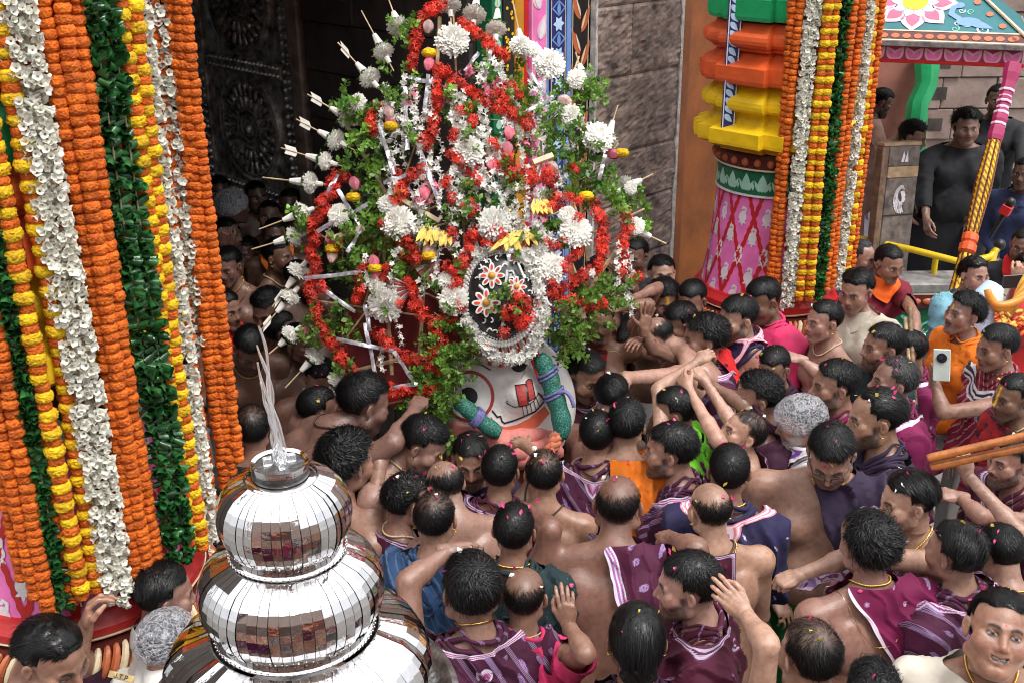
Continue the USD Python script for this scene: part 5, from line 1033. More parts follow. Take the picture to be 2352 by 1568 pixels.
# ------------------------------------------------------------------ the carried wooden idol, its tall flower headdress, and the silver finial in front
HZ = 4.95; VIEW = np.array([0, -cp, sp])                      # direction from the headdress back to the viewer's side (it leans back by the same tilt)
HR = np.array([1.0, 0, 0]); HU = np.cross(VIEW, HR); HU = HU if HU[2] > 0 else -HU
PXM = HZ / FOC
def bulge(u, v): return .17 * max(0.0, 1 - ((u - 1110) / 430) ** 2 - ((v - 560) / 620) ** 2)
def hp(u, v, d=0.0): return at(u, v, HZ - d - bulge(u, v))
er = np.random.default_rng(31)
M_leafg = mat('basil_leaf', (.19, .40, .045), .42, .25, 30, island=.5, trans=.25); M_leafd = mat('dark_leaf', (.07, .21, .03), .38, .3, 30, island=.5, trans=.18)
M_ixo = mat('ixora_red', (.72, .045, .022), .6, .2, 60, island=.45, trans=.15); M_jas = mat('jasmine_white', (.80, .79, .74), .55, .1, 60, island=.12, trans=.2)
M_sola = mat('pith_white', (.80, .78, .72), .75, .1, 90, island=.13, trans=.1); M_stick = mat('bamboo', (.50, .36, .20), .55, .25, 30); M_stem = mat('green_stem', (.16, .17, .05), .6, .3, 30)
M_lot = mat('lotus_petal', (.50, .035, .10), .5, .4, 40, island=.5, trans=.15, dark=(.60, .28, .30)); M_lotp = mat('lotus_pale', (.64, .42, .38), .5, .25, 40, island=.3, trans=.15)
M_rib = mat('silver_ribbon', (.62, .60, .66), .22, .25, 50, .4, 90, metal=.55); M_yel = mat('yellow_petal', (.78, .56, .10), .6, .2, 40, island=.3, trans=.2)
M_crim = mat('crimson_velvet', (.22, .008, .012), .6, .4, 6, .3, 30, sheen=.2); M_blk = mat('black_satin', (.012, .012, .014), .3, .3, 8)
hd = thing('flower_headdress', 'towering pointed headdress of white pith flowers, red flower chains, green leaves and ribbons', 'headdress')
def petal(L, w, bend=.25, fold=.15):
    v = np.array([[0, 0, 0], [L * .45, w, fold * w + bend * L * .1], [L * .45, 0, bend * L * .1], [L * .45, -w, fold * w + bend * L * .1], [L * .8, w * .6, bend * L * .3], [L * .8, -w * .6, bend * L * .3], [L, 0, bend * L * .5]])
    return v, np.array([[0, 2, 1], [0, 3, 2], [1, 2, 4], [2, 3, 5], [2, 5, 6], [2, 6, 4]])
def randrot(r): q = r.normal(size=4); return trimesh.transformations.quaternion_matrix(q)[:3, :3]
def sprig_mesh(r, L=.085, n=13, lw=.0095, ll=.027):
    ms = []; axis = np.array([1, r.uniform(-.3, .3), r.uniform(-.3, .3)]) * L
    for k in range(n):
        s = .2 + .8 * k / n; a = k * 2.4 + r.uniform(-.4, .4); d = np.array([.45, math.cos(a), math.sin(a)]); d /= np.linalg.norm(d); R = frame(np.cross(d, r.normal(size=3)), d); R = np.stack([d, np.cross(R[:, 2], d), R[:, 2]], 1); q = r.uniform(.7, 1.25)
        ms.append(xf(petal(ll * q, lw * q), R=R, t=axis * s))
    return cat_(ms), tube(np.array([[0, 0, 0], axis * .5, axis]), .0012, 3)
SPR = [sprig_mesh(np.random.default_rng(k)) for k in range(12)]
LEAF = [(930, 80, 25, 30, 8), (915, 190, 30, 30, 8), (800, 225, 38, 18, 9), (830, 285, 30, 50, 16), (850, 360, 60, 45, 26), (960, 320, 30, 20, 7), (1050, 255, 35, 30, 14), (1100, 248, 22, 22, 8), (1155, 165, 50, 32, 18), (1190, 210, 40, 28, 12), (1250, 270, 60, 40, 18), (1345, 215, 35, 42, 18), (1300, 305, 50, 40, 18), (1345, 360, 45, 40, 20), (1230, 340, 50, 30, 12), (1390, 430, 40, 35, 16), (1440, 462, 40, 30, 14), (1485, 505, 20, 12, 5), (870, 465, 40, 50, 20), (840, 530, 50, 40, 18), (690, 520, 22, 40, 9), (800, 570, 60, 28, 14), (890, 560, 40, 30, 10), (950, 520, 25, 25, 7), (1000, 662, 32, 22, 10), (1050, 592, 30, 20, 8), (1075, 470, 45, 55, 22), (1130, 410, 35, 45, 18), (1185, 425, 30, 50, 12), (790, 640, 50, 22, 10), (765, 740, 55, 45, 20), (735, 765, 30, 20, 7), (845, 605, 40, 25, 9), (1040, 790, 62, 70, 55), (1000, 865, 60, 50, 42), (985, 945, 55, 45, 40), (1012, 1000, 18, 32, 10), (1385, 672, 62, 28, 38), (1330, 728, 60, 42, 36), (1290, 785, 45, 32, 20), (1172, 690, 18, 42, 12), (1320, 430, 40, 50, 14), (1270, 505, 40, 40, 12), (950, 600, 60, 50, 12), (905, 660, 40, 60, 10), (1090, 330, 30, 40, 8), (940, 250, 40, 40, 8), (1210, 570, 50, 40, 10), (820, 850, 30, 20, 5)]
ns, rest, rs = 0, [], []
for (u, v, ru, rv_, n) in LEAF:
    dense = n > 30
    for k in range(int(n * 1.55)):
        a, q = er.uniform(0, 6.28), math.sqrt(er.uniform(0, 1)); uu, vv = u + ru * q * math.cos(a), v + rv_ * q * math.sin(a); d = er.uniform(-.045, .105) + (.03 if dense else 0) + (.10 if (u, v) == (1172, 690) else 0)
        R = randrot(er); lm, sm = SPR[er.integers(12)]; s = er.uniform(.6, 1.05) * (.85 if dense else 1); t = hp(uu, vv, d)
        m_ = (lm[0] * s @ R.T + t, lm[1])
        if ns < 295 and (k % 3 != 2): obj('leaf_sprig', m_, M_leafg if er.random() < .8 else M_leafd, hd); ns += 1
        else: rest.append(m_)
        rs.append((sm[0] * s @ R.T + t, sm[1]))
obj('more_leaves', cat_(rest), M_leafg, hd, kind='stuff'); obj('leaf_stems', cat_(rs), M_stem, hd, kind='stuff')
# red flower chains
def ixora(r, rad=.031):
    ms = []
    for k in range(34):
        d = r.normal(size=3); d /= np.linalg.norm(d); F_ = frame(d, r.normal(size=3)); c = d * rad * r.uniform(.45, 1.0)
        for q in range(4):
            a = q * pi / 2; e = F_[:, 0] * math.cos(a) + F_[:, 1] * math.sin(a); s_ = F_[:, 1] * math.cos(a) - F_[:, 0] * math.sin(a); P0_ = c; P1 = c + e * .007 + s_ * .0035 + d * .001; P2 = c + e * .007 - s_ * .0035 + d * .001; P3 = c + e * .0145 + d * .003
            ms.append((np.array([P0_, P1, P3, P2]), np.array([[0, 1, 2], [0, 2, 3]])))
    return cat_(ms)
IX = [ixora(np.random.default_rng(50 + k)) for k in range(8)]
CHAINS = [[(1012, 14), (985, 22), (970, 45), (957, 78), (948, 120), (944, 160)], [(1057, 52), (1087, 67), (1120, 94), (1158, 131)], [(1004, 157), (1038, 176), (1068, 202), (1105, 229), (1139, 247), (1176, 256), (1215, 285)], [(1008, 180), (1000, 244), (993, 292), (978, 335)], [(865, 247), (850, 277), (858, 311)], [(790, 408), (768, 415), (762, 440), (745, 460), (738, 490), (723, 505), (719, 530), (723, 555), (716, 584), (726, 612), (714, 645), (712, 676), (725, 712), (735, 745), (757, 776), (775, 802), (798, 836), (820, 858), (850, 877), (880, 888), (907, 903), (944, 892), (982, 896), (1004, 888)],
          [(869, 766), (884, 787), (910, 809), (944, 824), (978, 821), (1004, 806), (1010, 779), (1000, 757), (1034, 731)], [(828, 630), (838, 608), (826, 650), (820, 690)], [(910, 400), (925, 430), (905, 455)], [(915, 545), (945, 562), (930, 590)], [(1120, 562), (1150, 560)], [(1371, 476), (1378, 502), (1384, 525), (1380, 550), (1378, 596), (1360, 622), (1333, 642), (1300, 655), (1273, 667), (1290, 688)], [(1435, 484), (1440, 520), (1433, 560), (1430, 600), (1427, 632)], [(1251, 412), (1273, 439), (1285, 470)], [(1310, 596), (1322, 568), (1300, 548)], [(1080, 570), (1065, 600), (1050, 640), (1030, 690)], [(1180, 590), (1200, 575)], [(940, 645), (955, 690), (965, 720)], [(1240, 690), (1238, 715)], [(1100, 810), (1120, 800)], [(1215, 400), (1190, 390)], [(1085, 390), (1110, 400)], [(1155, 760), (1185, 720), (1200, 750), (1205, 690), (1170, 715)], [(770, 560), (765, 585)], [(1015, 845), (990, 840)], [(1350, 700), (1310, 690)], [(880, 640), (888, 620)]]
nx_ = 0
for c in CHAINS:
    p = np.array(c, float); L = np.linalg.norm(np.diff(p, axis=0), axis=1).sum(); n = max(2, int(L / 13)); q = smooth_path(p, n) if len(p) > 2 else smooth_path(p, n)
    for u, v in q:
        m = IX[er.integers(8)]; obj('red_cluster', (m[0] * er.uniform(.8, 1.12) @ randrot(er).T + hp(u + er.normal(0, 3), v + er.normal(0, 3), .075 + er.uniform(-.01, .02) + (.07 if c[0] == (1155, 760) else 0)), m[1]), M_ixo, hd)
# pith flowers
def pompom(r, seed, flat=.62, n=420):
    q = np.random.default_rng(seed); ms = []
    for k in range(n):
        z = 1 - 1.3 * (k + .5) / n; a = k * 2.39996; d = np.array([math.sqrt(max(0, 1 - z * z)) * math.cos(a), math.sqrt(max(0, 1 - z * z)) * math.sin(a), z * flat + .06]); d = d + q.normal(0, .05, 3); L = r * q.uniform(.86, 1.04) * (1 if k % 9 else 1.08); dn = d / np.linalg.norm(d); s_ = np.cross(dn, [0, 0, 1.0] if abs(dn[2]) < .9 else [1, 0, 0]); s_ /= np.linalg.norm(s_); w = r * q.uniform(.045, .075); nn = np.cross(s_, dn)
        b, e = d * r * .15, d * L; c_ = (b + e) / 2 + nn * w * .8
        ms.append((np.array([b - s_ * w * .4, b + s_ * w * .4, c_ + s_ * w, c_ - s_ * w, e + s_ * w * .9, e - s_ * w * .9]), np.array([[0, 1, 2], [0, 2, 3], [3, 2, 4], [3, 4, 5]])))
    co = trimesh.creation.icosphere(2, 1.0); ms.append((np.asarray(co.vertices) * [r * .74, r * .74, r * .74 * flat] + [0, 0, r * .03], np.asarray(co.faces)))
    return cat_(ms)
def facing(d, spin=0): return frame(d, (0, 0, 1)) @ rot([0, 0, 1], spin)
BIG = [(915, 512, 37), (885, 700, 38), (1043, 690, 33), (1040, 95, 37), (1075, 350, 35), (1260, 150, 36), (1373, 318, 34), (1320, 533, 36), (1265, 617, 35), (1135, 515, 36), (866, 655, 21), (890, 470, 21), (1240, 572, 19), (1060, 305, 20), (1310, 266, 24), (1303, 495, 21), (1325, 182, 22), (1222, 115, 20), (1195, 105, 24), (1025, 645, 20), (970, 770, 0), (780, 495, 26), (1448, 432, 15), (1460, 520, 20), (1240, 545, 14), (823, 236, 20)]
for k, (u, v, r) in enumerate(BIG):
    if r == 0: continue
    dr = VIEW + HR * (u - 1110) / 900 - HU * (v - 560) / 1500 + er.normal(0, .18, 3); m = pompom(r * PXM * 1.02, 100 + k); obj('pith_flower', (m[0] @ facing(dr, er.uniform(0, 360)).T + hp(u, v, .085), m[1]), M_sola, hd, smooth=False)
# arrow sticks with pith cones and discs round the rim
def cone_poly(p0, p1, r0, r1, n=8): return tube(np.array([p0, p1]), [r0, r1], n)
ARW = [(915, 60, 893, 0), (880, 118, 830, 25), (848, 178, 776, 98), (797, 270, 706, 217), (770, 322, 680, 274), (745, 370, 645, 340), (710, 420, 603, 408), (692, 490, 595, 527), (672, 545, 578, 573), (685, 625, 625, 705), (665, 683, 598, 760), (668, 770, 618, 812), (722, 818, 655, 890), (775, 875, 723, 945), (1033, 8, 1028, -70), (1090, 32, 1102, -60), (1140, 65, 1146, -20), (1200, 110, 1178, 5), (1340, 180, 1322, 120), (1395, 320, 1419, 242), (1440, 430, 1500, 400), (1455, 525, 1530, 560)]
for k, (u, v, tu, tv) in enumerate(ARW):
    a = thing if False else None; c, tip = hp(u, v, .02), hp(tu, tv, .04); inn = c + (c - tip) * .9; ax = (tip - c) / np.linalg.norm(tip - c)
    s = obj('arrow_stick', tube(np.array([c - ax * .10, c, tip]), .0032, 5), M_stick, hd)
    L = np.linalg.norm(tip - c); each('pith_cone', ([cone_poly(c + ax * .035, c + ax * min(.085, L * .55), .019, .010), cone_poly(c - ax * .03, c - ax * .06, .013, .010)]), M_sola, s)
    if k in (2, 3, 4, 5, 9, 10, 13): obj('fletch', cat_([(np.array([c + ax * L * .62 + e * .003, c + ax * L * .66 + e * .02, c + ax * L * .92 + e * .02, c + ax * L * .88 + e * .003]), np.array([[0, 1, 2], [0, 2, 3]])) for e in (HU, -HU)]), M_sola, s)
    lf = leaf_roll(.03, .03, k); F_ = frame(ax, (.2, .1, 1)); ll = cat_([xf(petal(.05, .018), R=np.stack([F_[:, 0] * math.cos(b) + F_[:, 1] * math.sin(b), F_[:, 1] * math.cos(b) - F_[:, 0] * math.sin(b), ax], 1), t=c + ax * .022) for b in np.arange(0, 6, 1.25)]); obj('leaf_collar', ll, M_leafd, s)
    m = pompom((.050 if k != 5 else .045) * er.uniform(.9, 1.05), 200 + k, flat=.5, n=260); obj('pith_disc', (m[0] @ facing(-ax + VIEW * .55, er.uniform(0, 360)).T + c, m[1]), M_sola, s)
# jasmine strings
def floret(r):
    ms = []; 
    for q in range(5):
        a = q * 2 * pi / 5; R = rot([1, 0, 0], math.degrees(a)); ms.append(xf((np.array([[0, 0, 0], [.003, .007, .0045], [.003, .007, -.0045], [.005, .014, 0]]), np.array([[0, 1, 3], [0, 3, 2]])), R=R))
    ms.append(tube(np.array([[-.010, 0, 0], [.002, 0, 0]]), [.0015, .002], 4, False)); return cat_(ms)
FLO = floret(None)
STR = [(er.uniform(870, 1260), er.uniform(170, 470)) for _ in range(54)] + [(885, 240), (900, 250), (930, 190), (950, 205), (1010, 430), (960, 400), (1040, 420), (1060, 380), (1180, 440), (1210, 470), (900, 600), (840, 590), (1000, 560), (1090, 540), (1120, 430), (1150, 450), (1420, 560), (1440, 575), (1450, 590), (880, 760), (920, 745), (760, 480)]
for k, (u, v) in enumerate(STR):
    L = er.uniform(60, 150); n = int(L / 7); ms = []
    for i in range(n):
        t = hp(u + 4 * math.sin(i * .7 + k), v + L * i / n, .08 + .02 * math.sin(k)); ms.append((FLO[0] * er.uniform(.9, 1.3) @ randrot(er).T + t + er.normal(0, .004, 3), FLO[1]))
    obj('jasmine_string', cat_(ms), M_jas, hd)
for k in range(100):
    v = er.uniform(150, 640); u = 1100 + er.normal(0, 1) * (60 + v * .17)
    if k % 5 == 0: u, v = er.normal(1130, 70), er.normal(590, 40)
    if abs(u - 1110) > 90 + v * .5 or (u - 1150) ** 2 / 85 ** 2 + (v - 682) ** 2 / 110 ** 2 < 1: continue
    c0 = hp(u, v, .085); obj('jasmine_cluster', cat_([(FLO[0] * er.uniform(1.0, 1.5) @ randrot(er).T + c0 + er.normal(0, .016, 3), FLO[1]) for _ in range(9)]), M_jas if k % 6 else petal_mat('pink_floret', (.70, .20, .28)), hd)
for k in range(46):
    v = er.uniform(180, 700); u = 1105 + er.normal(0, 1) * (50 + v * .22)
    if abs(u - 1110) > 80 + v * .5 or (u - 1150) ** 2 / 90 ** 2 + (v - 682) ** 2 / 115 ** 2 < 1: continue
    for q in range(2): m = IX[er.integers(8)]; obj('red_cluster', (m[0] * er.uniform(.7, 1.0) @ randrot(er).T + hp(u + er.normal(0, 9), v + 10 * q, .10), m[1]), M_ixo, hd)
# thick jasmine garland round the oval ornament
ring = smooth_path([(1072, 738), (1100, 780), (1128, 813), (1170, 826), (1205, 818), (1234, 777), (1249, 727), (1238, 667), (1226, 625), (1196, 588), (1165, 575)], 70)
for i in range(0, 70, 5):
    ms = []
    for u, v in ring[i:i + 6]:
        for _ in range(11): ms.append((FLO[0] * er.uniform(.9, 1.3) @ randrot(er).T + hp(u, v, .10) + er.normal(0, .011, 3), FLO[1]))
    obj('thick_jasmine', cat_(ms), M_jas, hd)
# ribbons
RIB = [(938, 178, 992, 190), (984, 172, 974, 268), (930, 198, 936, 345), (872, 290, 905, 402), (728, 655, 815, 716), (772, 778, 905, 806), (838, 742, 862, 858), (905, 806, 948, 872), (775, 435, 830, 522), (727, 532, 845, 470), (798, 580, 832, 522), (1213, 160, 1260, 228), (1204, 260, 1272, 224), (1390, 356, 1376, 414), (740, 470, 775, 400), (880, 420, 935, 402), (700, 640, 830, 625), (1068, 165, 1100, 120), (1130, 105, 1118, 160), (850, 760, 838, 700), (1175, 640, 1165, 560), (1010, 470, 960, 330), (900, 890, 960, 880)]
for k, (u0, v0, u1, v1) in enumerate(RIB):
    a, b = hp(u0, v0, .10), hp(u1, v1, .10); n = 9; d = (b - a) / np.linalg.norm(b - a); s_ = np.cross(d, VIEW); s_ /= np.linalg.norm(s_); rows = []
    for i, t in enumerate(np.linspace(0, 1, n)):
        tw = .5 * math.sin(t * 7 + k); c = a + (b - a) * t + VIEW * .012 * math.sin(t * 9 + k * 2); w = .009; e = s_ * math.cos(tw) + VIEW * math.sin(tw); rows.append(np.stack([c - e * w, c + VIEW * .002, c + e * w]))
    v = np.stack(rows, 1).reshape(-1, 3); obj('ribbon', (v, grid_faces(3, n)), M_rib, hd, smooth=25)
# lotus buds with a marigold at the join
def bud(L, r, seed, n=9):
    q = np.random.default_rng(seed); ms = []
    for k in range(n):
        a = k * 2.4; lay = .6 + .4 * (k / n); d = rot([1, 0, 0], math.degrees(a)); pts = []
        for s in np.linspace(0, 1, 5):
            w = r * .62 * math.sin(pi * min(1, s * .85 + .12)); rad = r * lay * math.sin(pi * (s * .72 + .14)); pts.append([[L * s, rad, -w], [L * s, rad * 1.08, 0], [L * s, rad, w]])
        v = np.array(pts).reshape(-1, 3); f = grid_faces(5, 3); ms.append(xf((v, f), R=d))
    return cat_(ms)
BUD = [(983, 65, 100), (986, 128, 80), (985, 150, 100), (895, 262, 70), (900, 285, 60), (815, 425, 75), (970, 402, 85), (976, 446, 85), (760, 553, 80), (763, 590, 95), (860, 605, 75), (863, 630, 95), (985, 580, 70), (1170, 308, 90), (1166, 345, 90), (1300, 232, 20), (1412, 355, 10), (698, 768, 120), (1270, 385, 40), (1130, 380, 75)]
for k, (u, v, ang) in enumerate(BUD):
    d = -HU * math.sin(math.radians(ang)) + HR * math.cos(math.radians(ang)) + VIEW * .25; d /= np.linalg.norm(d); F_ = frame(d, VIEW); R = np.stack([d, F_[:, 0], F_[:, 1]], 1); b = bud(.062, .024, k); obj('lotus_bud', (b[0] @ R.T + hp(u, v, .085) - d * .035, b[1]), M_lot if k % 3 else M_lotp, hd, smooth=50)
for k, (u, v) in enumerate([(986, 122), (811, 453), (763, 572), (861, 617), (985, 588), (1346, 450), (898, 290), (1428, 352)]):
    m = marigold(.030, .018, 300 + k); obj('yellow_marigold', (m[0] @ frame(HU, VIEW).T + hp(u, v, .095), m[1]), M_ye, hd, smooth=True)
for k, (u, v, n) in enumerate([(985, 530, 9), (1018, 540, 9), (1195, 540, 8), (1243, 468, 7), (1176, 552, 5)]):
    ms = [xf(petal(.075, .011, .5), R=np.stack([d := (-HU + HR * er.normal(0, .45) + VIEW * .3) / np.linalg.norm(-HU + 0 * HR + VIEW * .3), np.cross(VIEW, d) / np.linalg.norm(np.cross(VIEW, d)), VIEW], 1), t=hp(u + (i - n / 2) * 5, v - 12, .10)) for i in range(n)]
    for i, m in enumerate(ms): obj('yellow_petal', m, M_yel, hd)
# striped fan of folded cloth strips round the oval, the oval itself and its flowers
OC = (1150, 682)
for k in range(64):
    a = 2 * pi * k / 64
    if -2.2 < math.atan2(math.sin(a), math.cos(a)) < -.0 or True:
        c, s_ = math.cos(a), math.sin(a); r0, r1 = 82, er.uniform(118, 150); q = [hp(OC[0] + c * r * .95 + o * -s_ * w, OC[1] + s_ * r * 1.12 + o * c * w, .03 + h) for r, w, h in ((r0, 2.6, .03), (r1, 4.6, 0)) for o in (-1, 0, 1)]; q[1] = q[1] + VIEW * .008; q[4] = q[4] + VIEW * .012
        obj('fan_strip', (np.array(q), np.array([[0, 1, 4], [0, 4, 3], [1, 2, 5], [1, 5, 4]])), M_sola if k % 2 else M_ixo, hd)
for (cu, cv, a0, n) in ((1010, 590, 150, 10), (1125, 400, 200, 8), (1245, 500, -60, 10), (1150, 400, 270, 7), (950, 660, 170, 8)):
    for k in range(n):
        a = math.radians(a0 + (k - n / 2) * 11); c, s_ = math.cos(a), math.sin(a); q = [hp(cu + c * r + o * -s_ * w, cv + s_ * r + o * c * w, .06) + VIEW * (.01 if o == 0 else 0) for r, w in ((10, 1.5), (62, 5)) for o in (-1, 0, 1)]; obj('fan_strip', (np.array(q), np.array([[0, 1, 4], [0, 4, 3], [1, 2, 5], [1, 5, 4]])), M_sola if k % 2 else mat('pale_red_strip', (.55, .12, .12), .6), hd)
oc = hp(OC[0], OC[1], .03)
def oval(x, y, h): return oc + np.multiply.outer(x, HR) + np.multiply.outer(y, HU) + np.multiply.outer(h, VIEW)
th, rr_ = np.meshgrid(np.arange(48) * 2 * pi / 48, np.linspace(0.02, 1, 9), indexing='ij'); oh = .075 * np.sqrt(np.maximum(0, 1 - rr_ ** 2)) + .03 + .006 * np.sin(th * 5 + rr_ * 9) * rr_
ov = obj('black_oval', (oval((.148 * rr_ * np.cos(th)).ravel(), (.19 * rr_ * np.sin(th)).ravel(), oh.ravel()), grid_faces(48, 9, True)), M_blk, hd, smooth=True)
lace = []
for k in range(72):
    a = 2 * pi * k / 72
    for r, s_ in ((1.0, .008), (1.07, .0095), (.93, .006)):
        lace.append(xf(trimesh.creation.icosphere(1, s_), t=oval(.148 * r * math.cos(a + r), .19 * r * math.sin(a + r), .045)))
obj('lace_beads', cat_(lace), M_jas, ov, smooth=True, kind='stuff')
for k in range(36):
    a = 2 * pi * k / 36; p0_, p1_ = oval(.155 * math.cos(a), .20 * math.sin(a), .03), oval(.185 * math.cos(a + .05), .235 * math.sin(a + .05), .03); obj('lace_tip', tube(np.array([p0_, p1_]), [.003, .0015], 4), M_jas, ov)
for (u, v, r) in ((1131, 636, 30), (1118, 698, 33), (1187, 662, 24)):
    c = (np.array([u - OC[0], OC[1] - v]) * PXM * .95); h0 = .105 - .25 * (c[0] ** 2 + c[1] ** 2) / .2
    base = oval(c[0], c[1], .112); F_ = np.stack([HR, HU, VIEW], 1); f0 = None
    for q in range(8):
        a = 2 * pi * q / 8; R = F_ @ rot([0, 0, 1], math.degrees(a)); m = extrude(affinity.scale(Point(0, 0).buffer(.5), 1, .62), .004); pm = obj('white_petal', xf((m[0] * [r * PXM * .75, r * PXM * .62, 1], m[1]), R=R, t=base + R[:, 0] * r * PXM * .58), M_jas, ov)
        m = extrude(affinity.scale(Point(0, 0).buffer(.5), 1, .5), .003); obj('red_petal_heart', xf((m[0] * [r * PXM * .40, r * PXM * .36, 1], m[1]), R=R, t=base + R[:, 0] * r * PXM * .60 + VIEW * .0045), M_ixo, ov)
    obj('flower_eye', xf(trimesh.creation.icosphere(2, r * PXM * .26), t=base + VIEW * .005), POC, ov, smooth=True)
fq = np.random.default_rng(6)
for k in range(34):
    a, q = fq.uniform(0, 6.28), math.sqrt(fq.uniform(.25, .95)); cx0, cy0 = .13 * q * math.cos(a), .17 * q * math.sin(a); b0 = fq.uniform(0, 6.28); sp_ = [(cx0 + .016 * t * math.cos(b0 + 3.5 * t), cy0 + .016 * t * math.sin(b0 + 3.5 * t)) for t in np.linspace(.2, 1, 7)]; obj('white_filigree', tube(np.array([oval(x, y, .075 * math.sqrt(max(.02, 1 - (x / .148) ** 2 - (y / .19) ** 2)) + .037) for x, y in sp_]), .0034, 5), M_jas, ov)
for p in ([(1165, 620), (1160, 665)], [(1190, 605), (1205, 640)], [(1100, 655), (1135, 690)], [(1160, 700), (1150, 780)]):
    q = smooth_path(p, 14); obj('white_cord', tube(np.array([hp(u, v, .135) for u, v in q]), .006, 5), M_jas, ov)
# crimson backing and sticks of the frame
bk = np.array([(800, 560), (900, 520), (1010, 540), (1085, 600), (1095, 770), (1000, 880), (930, 930), (800, 890), (770, 800), (800, 700)], float); ctr = bk.mean(0); n1, n2 = 40, 10; rowz = []
outl = smooth_path(np.vstack([bk, bk[:1]]), n1)
for t in np.linspace(0, 1, n2):
    row = ctr + (outl - ctr) * t; rowz.append([hp(u, v, -.10 - bulge(u, v) + .018 * math.sin(u * .11 + v * .02)) for u, v in row])
V = np.array(rowz); V2 = np.concatenate([V, V[::-1] - VIEW * .02], 0); obj('crimson_backing', (V2.reshape(-1, 3), grid_faces(2 * n2, n1)), M_crim, hd, smooth=True)
FR = [(960, 880, 1010, 40), (1080, 840, 1040, 10), (1180, 560, 1330, 130), (1000, 640, 780, 260), (1010, 690, 700, 520), (1000, 730, 720, 690), (1010, 800, 780, 860), (1180, 620, 1480, 480), (1180, 640, 1420, 330), (900, 860, 860, 230), (830, 720, 1010, 160), (1260, 640, 1230, 120), (920, 560, 1180, 180), (1000, 520, 1400, 420), (820, 560, 1010, 470), (1120, 560, 1120, 60), (850, 880, 960, 560), (1050, 470, 1290, 250), (1330, 700, 1450, 520), (880, 930, 960, 910), (770, 810, 900, 640), (1350, 600, 1300, 250)]
for k, (u0, v0, u1, v1) in enumerate(FR):
    a, b = hp(u0, v0, -.03 + .02 * (k % 3)), hp(u1, v1, -.03 + .03 * (k % 2)); obj('frame_stick', tube(np.array([a, (a + b) / 2 + VIEW * .02, b]), .0045 if k % 3 else .009, 6), M_stick, hd)
obj('wide_strip', cat_([tube(np.array([hp(770, 548, .09), hp(835, 523, .09)]), .016, 4), tube(np.array([hp(915, 455, .05), hp(1010, 510, .05)]), .013, 4), tube(np.array([hp(1225, 375, .09), hp(1270, 358, .09)]), .016, 4)]), mat('pale_wood', (.62, .48, .30), .6), hd)
thr = []
for k in range(70):
    u, v = er.uniform(760, 1440), er.uniform(200, 900); a = er.uniform(0, 6.28); L = er.uniform(20, 60)
    if abs(u - 1100) > 150 + v * .32: continue
    thr.append(tube(np.array([hp(u, v, .07), hp(u + L * .5 * math.cos(a) + 5, v + L * .5 * math.sin(a), .10), hp(u + L * math.cos(a), v + L * math.sin(a) + 8, .08)]), .0016, 3))
obj('loose_stems', cat_(thr), M_stem, hd, kind='stuff')
# ---- the idol: a carved and painted wooden head leaning to one side
idol = thing('wooden_idol', 'white painted wooden idol head with large round eye, red nostrils and black mouth line', 'idol')
ic = at(1165, 915, 5.02); ca, sa_ = math.cos(math.radians(31)), math.sin(math.radians(31)); IX_, IY_ = HR * ca + HU * sa_, HU * ca - HR * sa_
def ih(x, y):
    d = .16 * np.sqrt(np.maximum(0.0, 1 - (x / .30) ** 2 - (y / .33) ** 2)); return d + .085 * np.exp(-(((x - .075) / .085) ** 2 + ((y + .012) / .08) ** 2) ** 1.4)
def ip(x, y, l=0.0): x, y = np.asarray(x, float), np.asarray(y, float); return ic + np.multiply.outer(x, IX_) + np.multiply.outer(y, IY_) + np.multiply.outer(ih(x, y) + l, VIEW)
t_, r_ = np.meshgrid(np.arange(72) * 2 * pi / 72, np.r_[np.linspace(.01, .93, 22), .97, .99, 1.0], indexing='ij'); xx, yy = .295 * r_ * np.cos(t_), .325 * r_ * np.sin(t_)
face = ip(xx.ravel(), yy.ravel()); back = ic + np.multiply.outer((xx * 1.0).ravel(), IX_) + np.multiply.outer(yy.ravel(), IY_) - np.multiply.outer((.16 * np.sqrt(np.maximum(0, 1 - r_ ** 2))).ravel(), VIEW); nn_ = t_.shape
f1 = grid_faces(72, nn_[1], True); hdm = obj('carved_head', cat_([(face, f1), (back, f1[:, ::-1])]), mat('chalk_white', (.66, .62, .60), .7, .14, 9, .8, 40), idol, smooth=True)
def iprint(poly, lift, m, nm):
    poly = poly.simplify(.0008).segmentize(.012); v, f = trimesh.creation.triangulate_polygon(poly, engine='earcut'); v, f = np.asarray(v), np.asarray(f)
    for _ in range(2): v3, f = trimesh.remesh.subdivide(np.c_[v, np.zeros(len(v))], f); v = v3[:, :2]
    w = ip(v[:, 0], v[:, 1], lift); s = np.cross(w[f[:, 1]] - w[f[:, 0]], w[f[:, 2]] - w[f[:, 0]]) @ VIEW; return obj(nm, (w, np.where((s < 0)[:, None], f[:, ::-1], f)), m, hdm)
IRED = paint('idol_red', (.34, .035, .03), .6); IOR = paint('idol_orange', (.55, .11, .055), .6, .6)
def l2(u, v): d = np.array([(u - 1165) * PXM, (915 - v) * PXM]); q = d[0] * HR + d[1] * HU; return float(q @ IX_), float(q @ IY_)
ec = l2(1078, 905); iprint(Point(*ec).buffer(.112).difference(Point(*ec).buffer(.098)), .002, IRED, 'eye_ring'); iprint(Point(*ec).buffer(.040), .003, PBK, 'pupil')
e2 = l2(1192, 832); iprint(Point(*e2).buffer(.036), .003, PBK, 'pupil')
for q in (((1184, 880), (1206, 877), (1212, 922), (1193, 927)), ((1208, 872), (1213, 867), (1220, 868), (1228, 907), (1215, 914))):
    rc = Polygon([l2(*p) for p in q]); iprint(rc.buffer(.0035), .0015, PBK, 'nostril_line'); iprint(rc.buffer(-.001), .003, IRED, 'nostril')
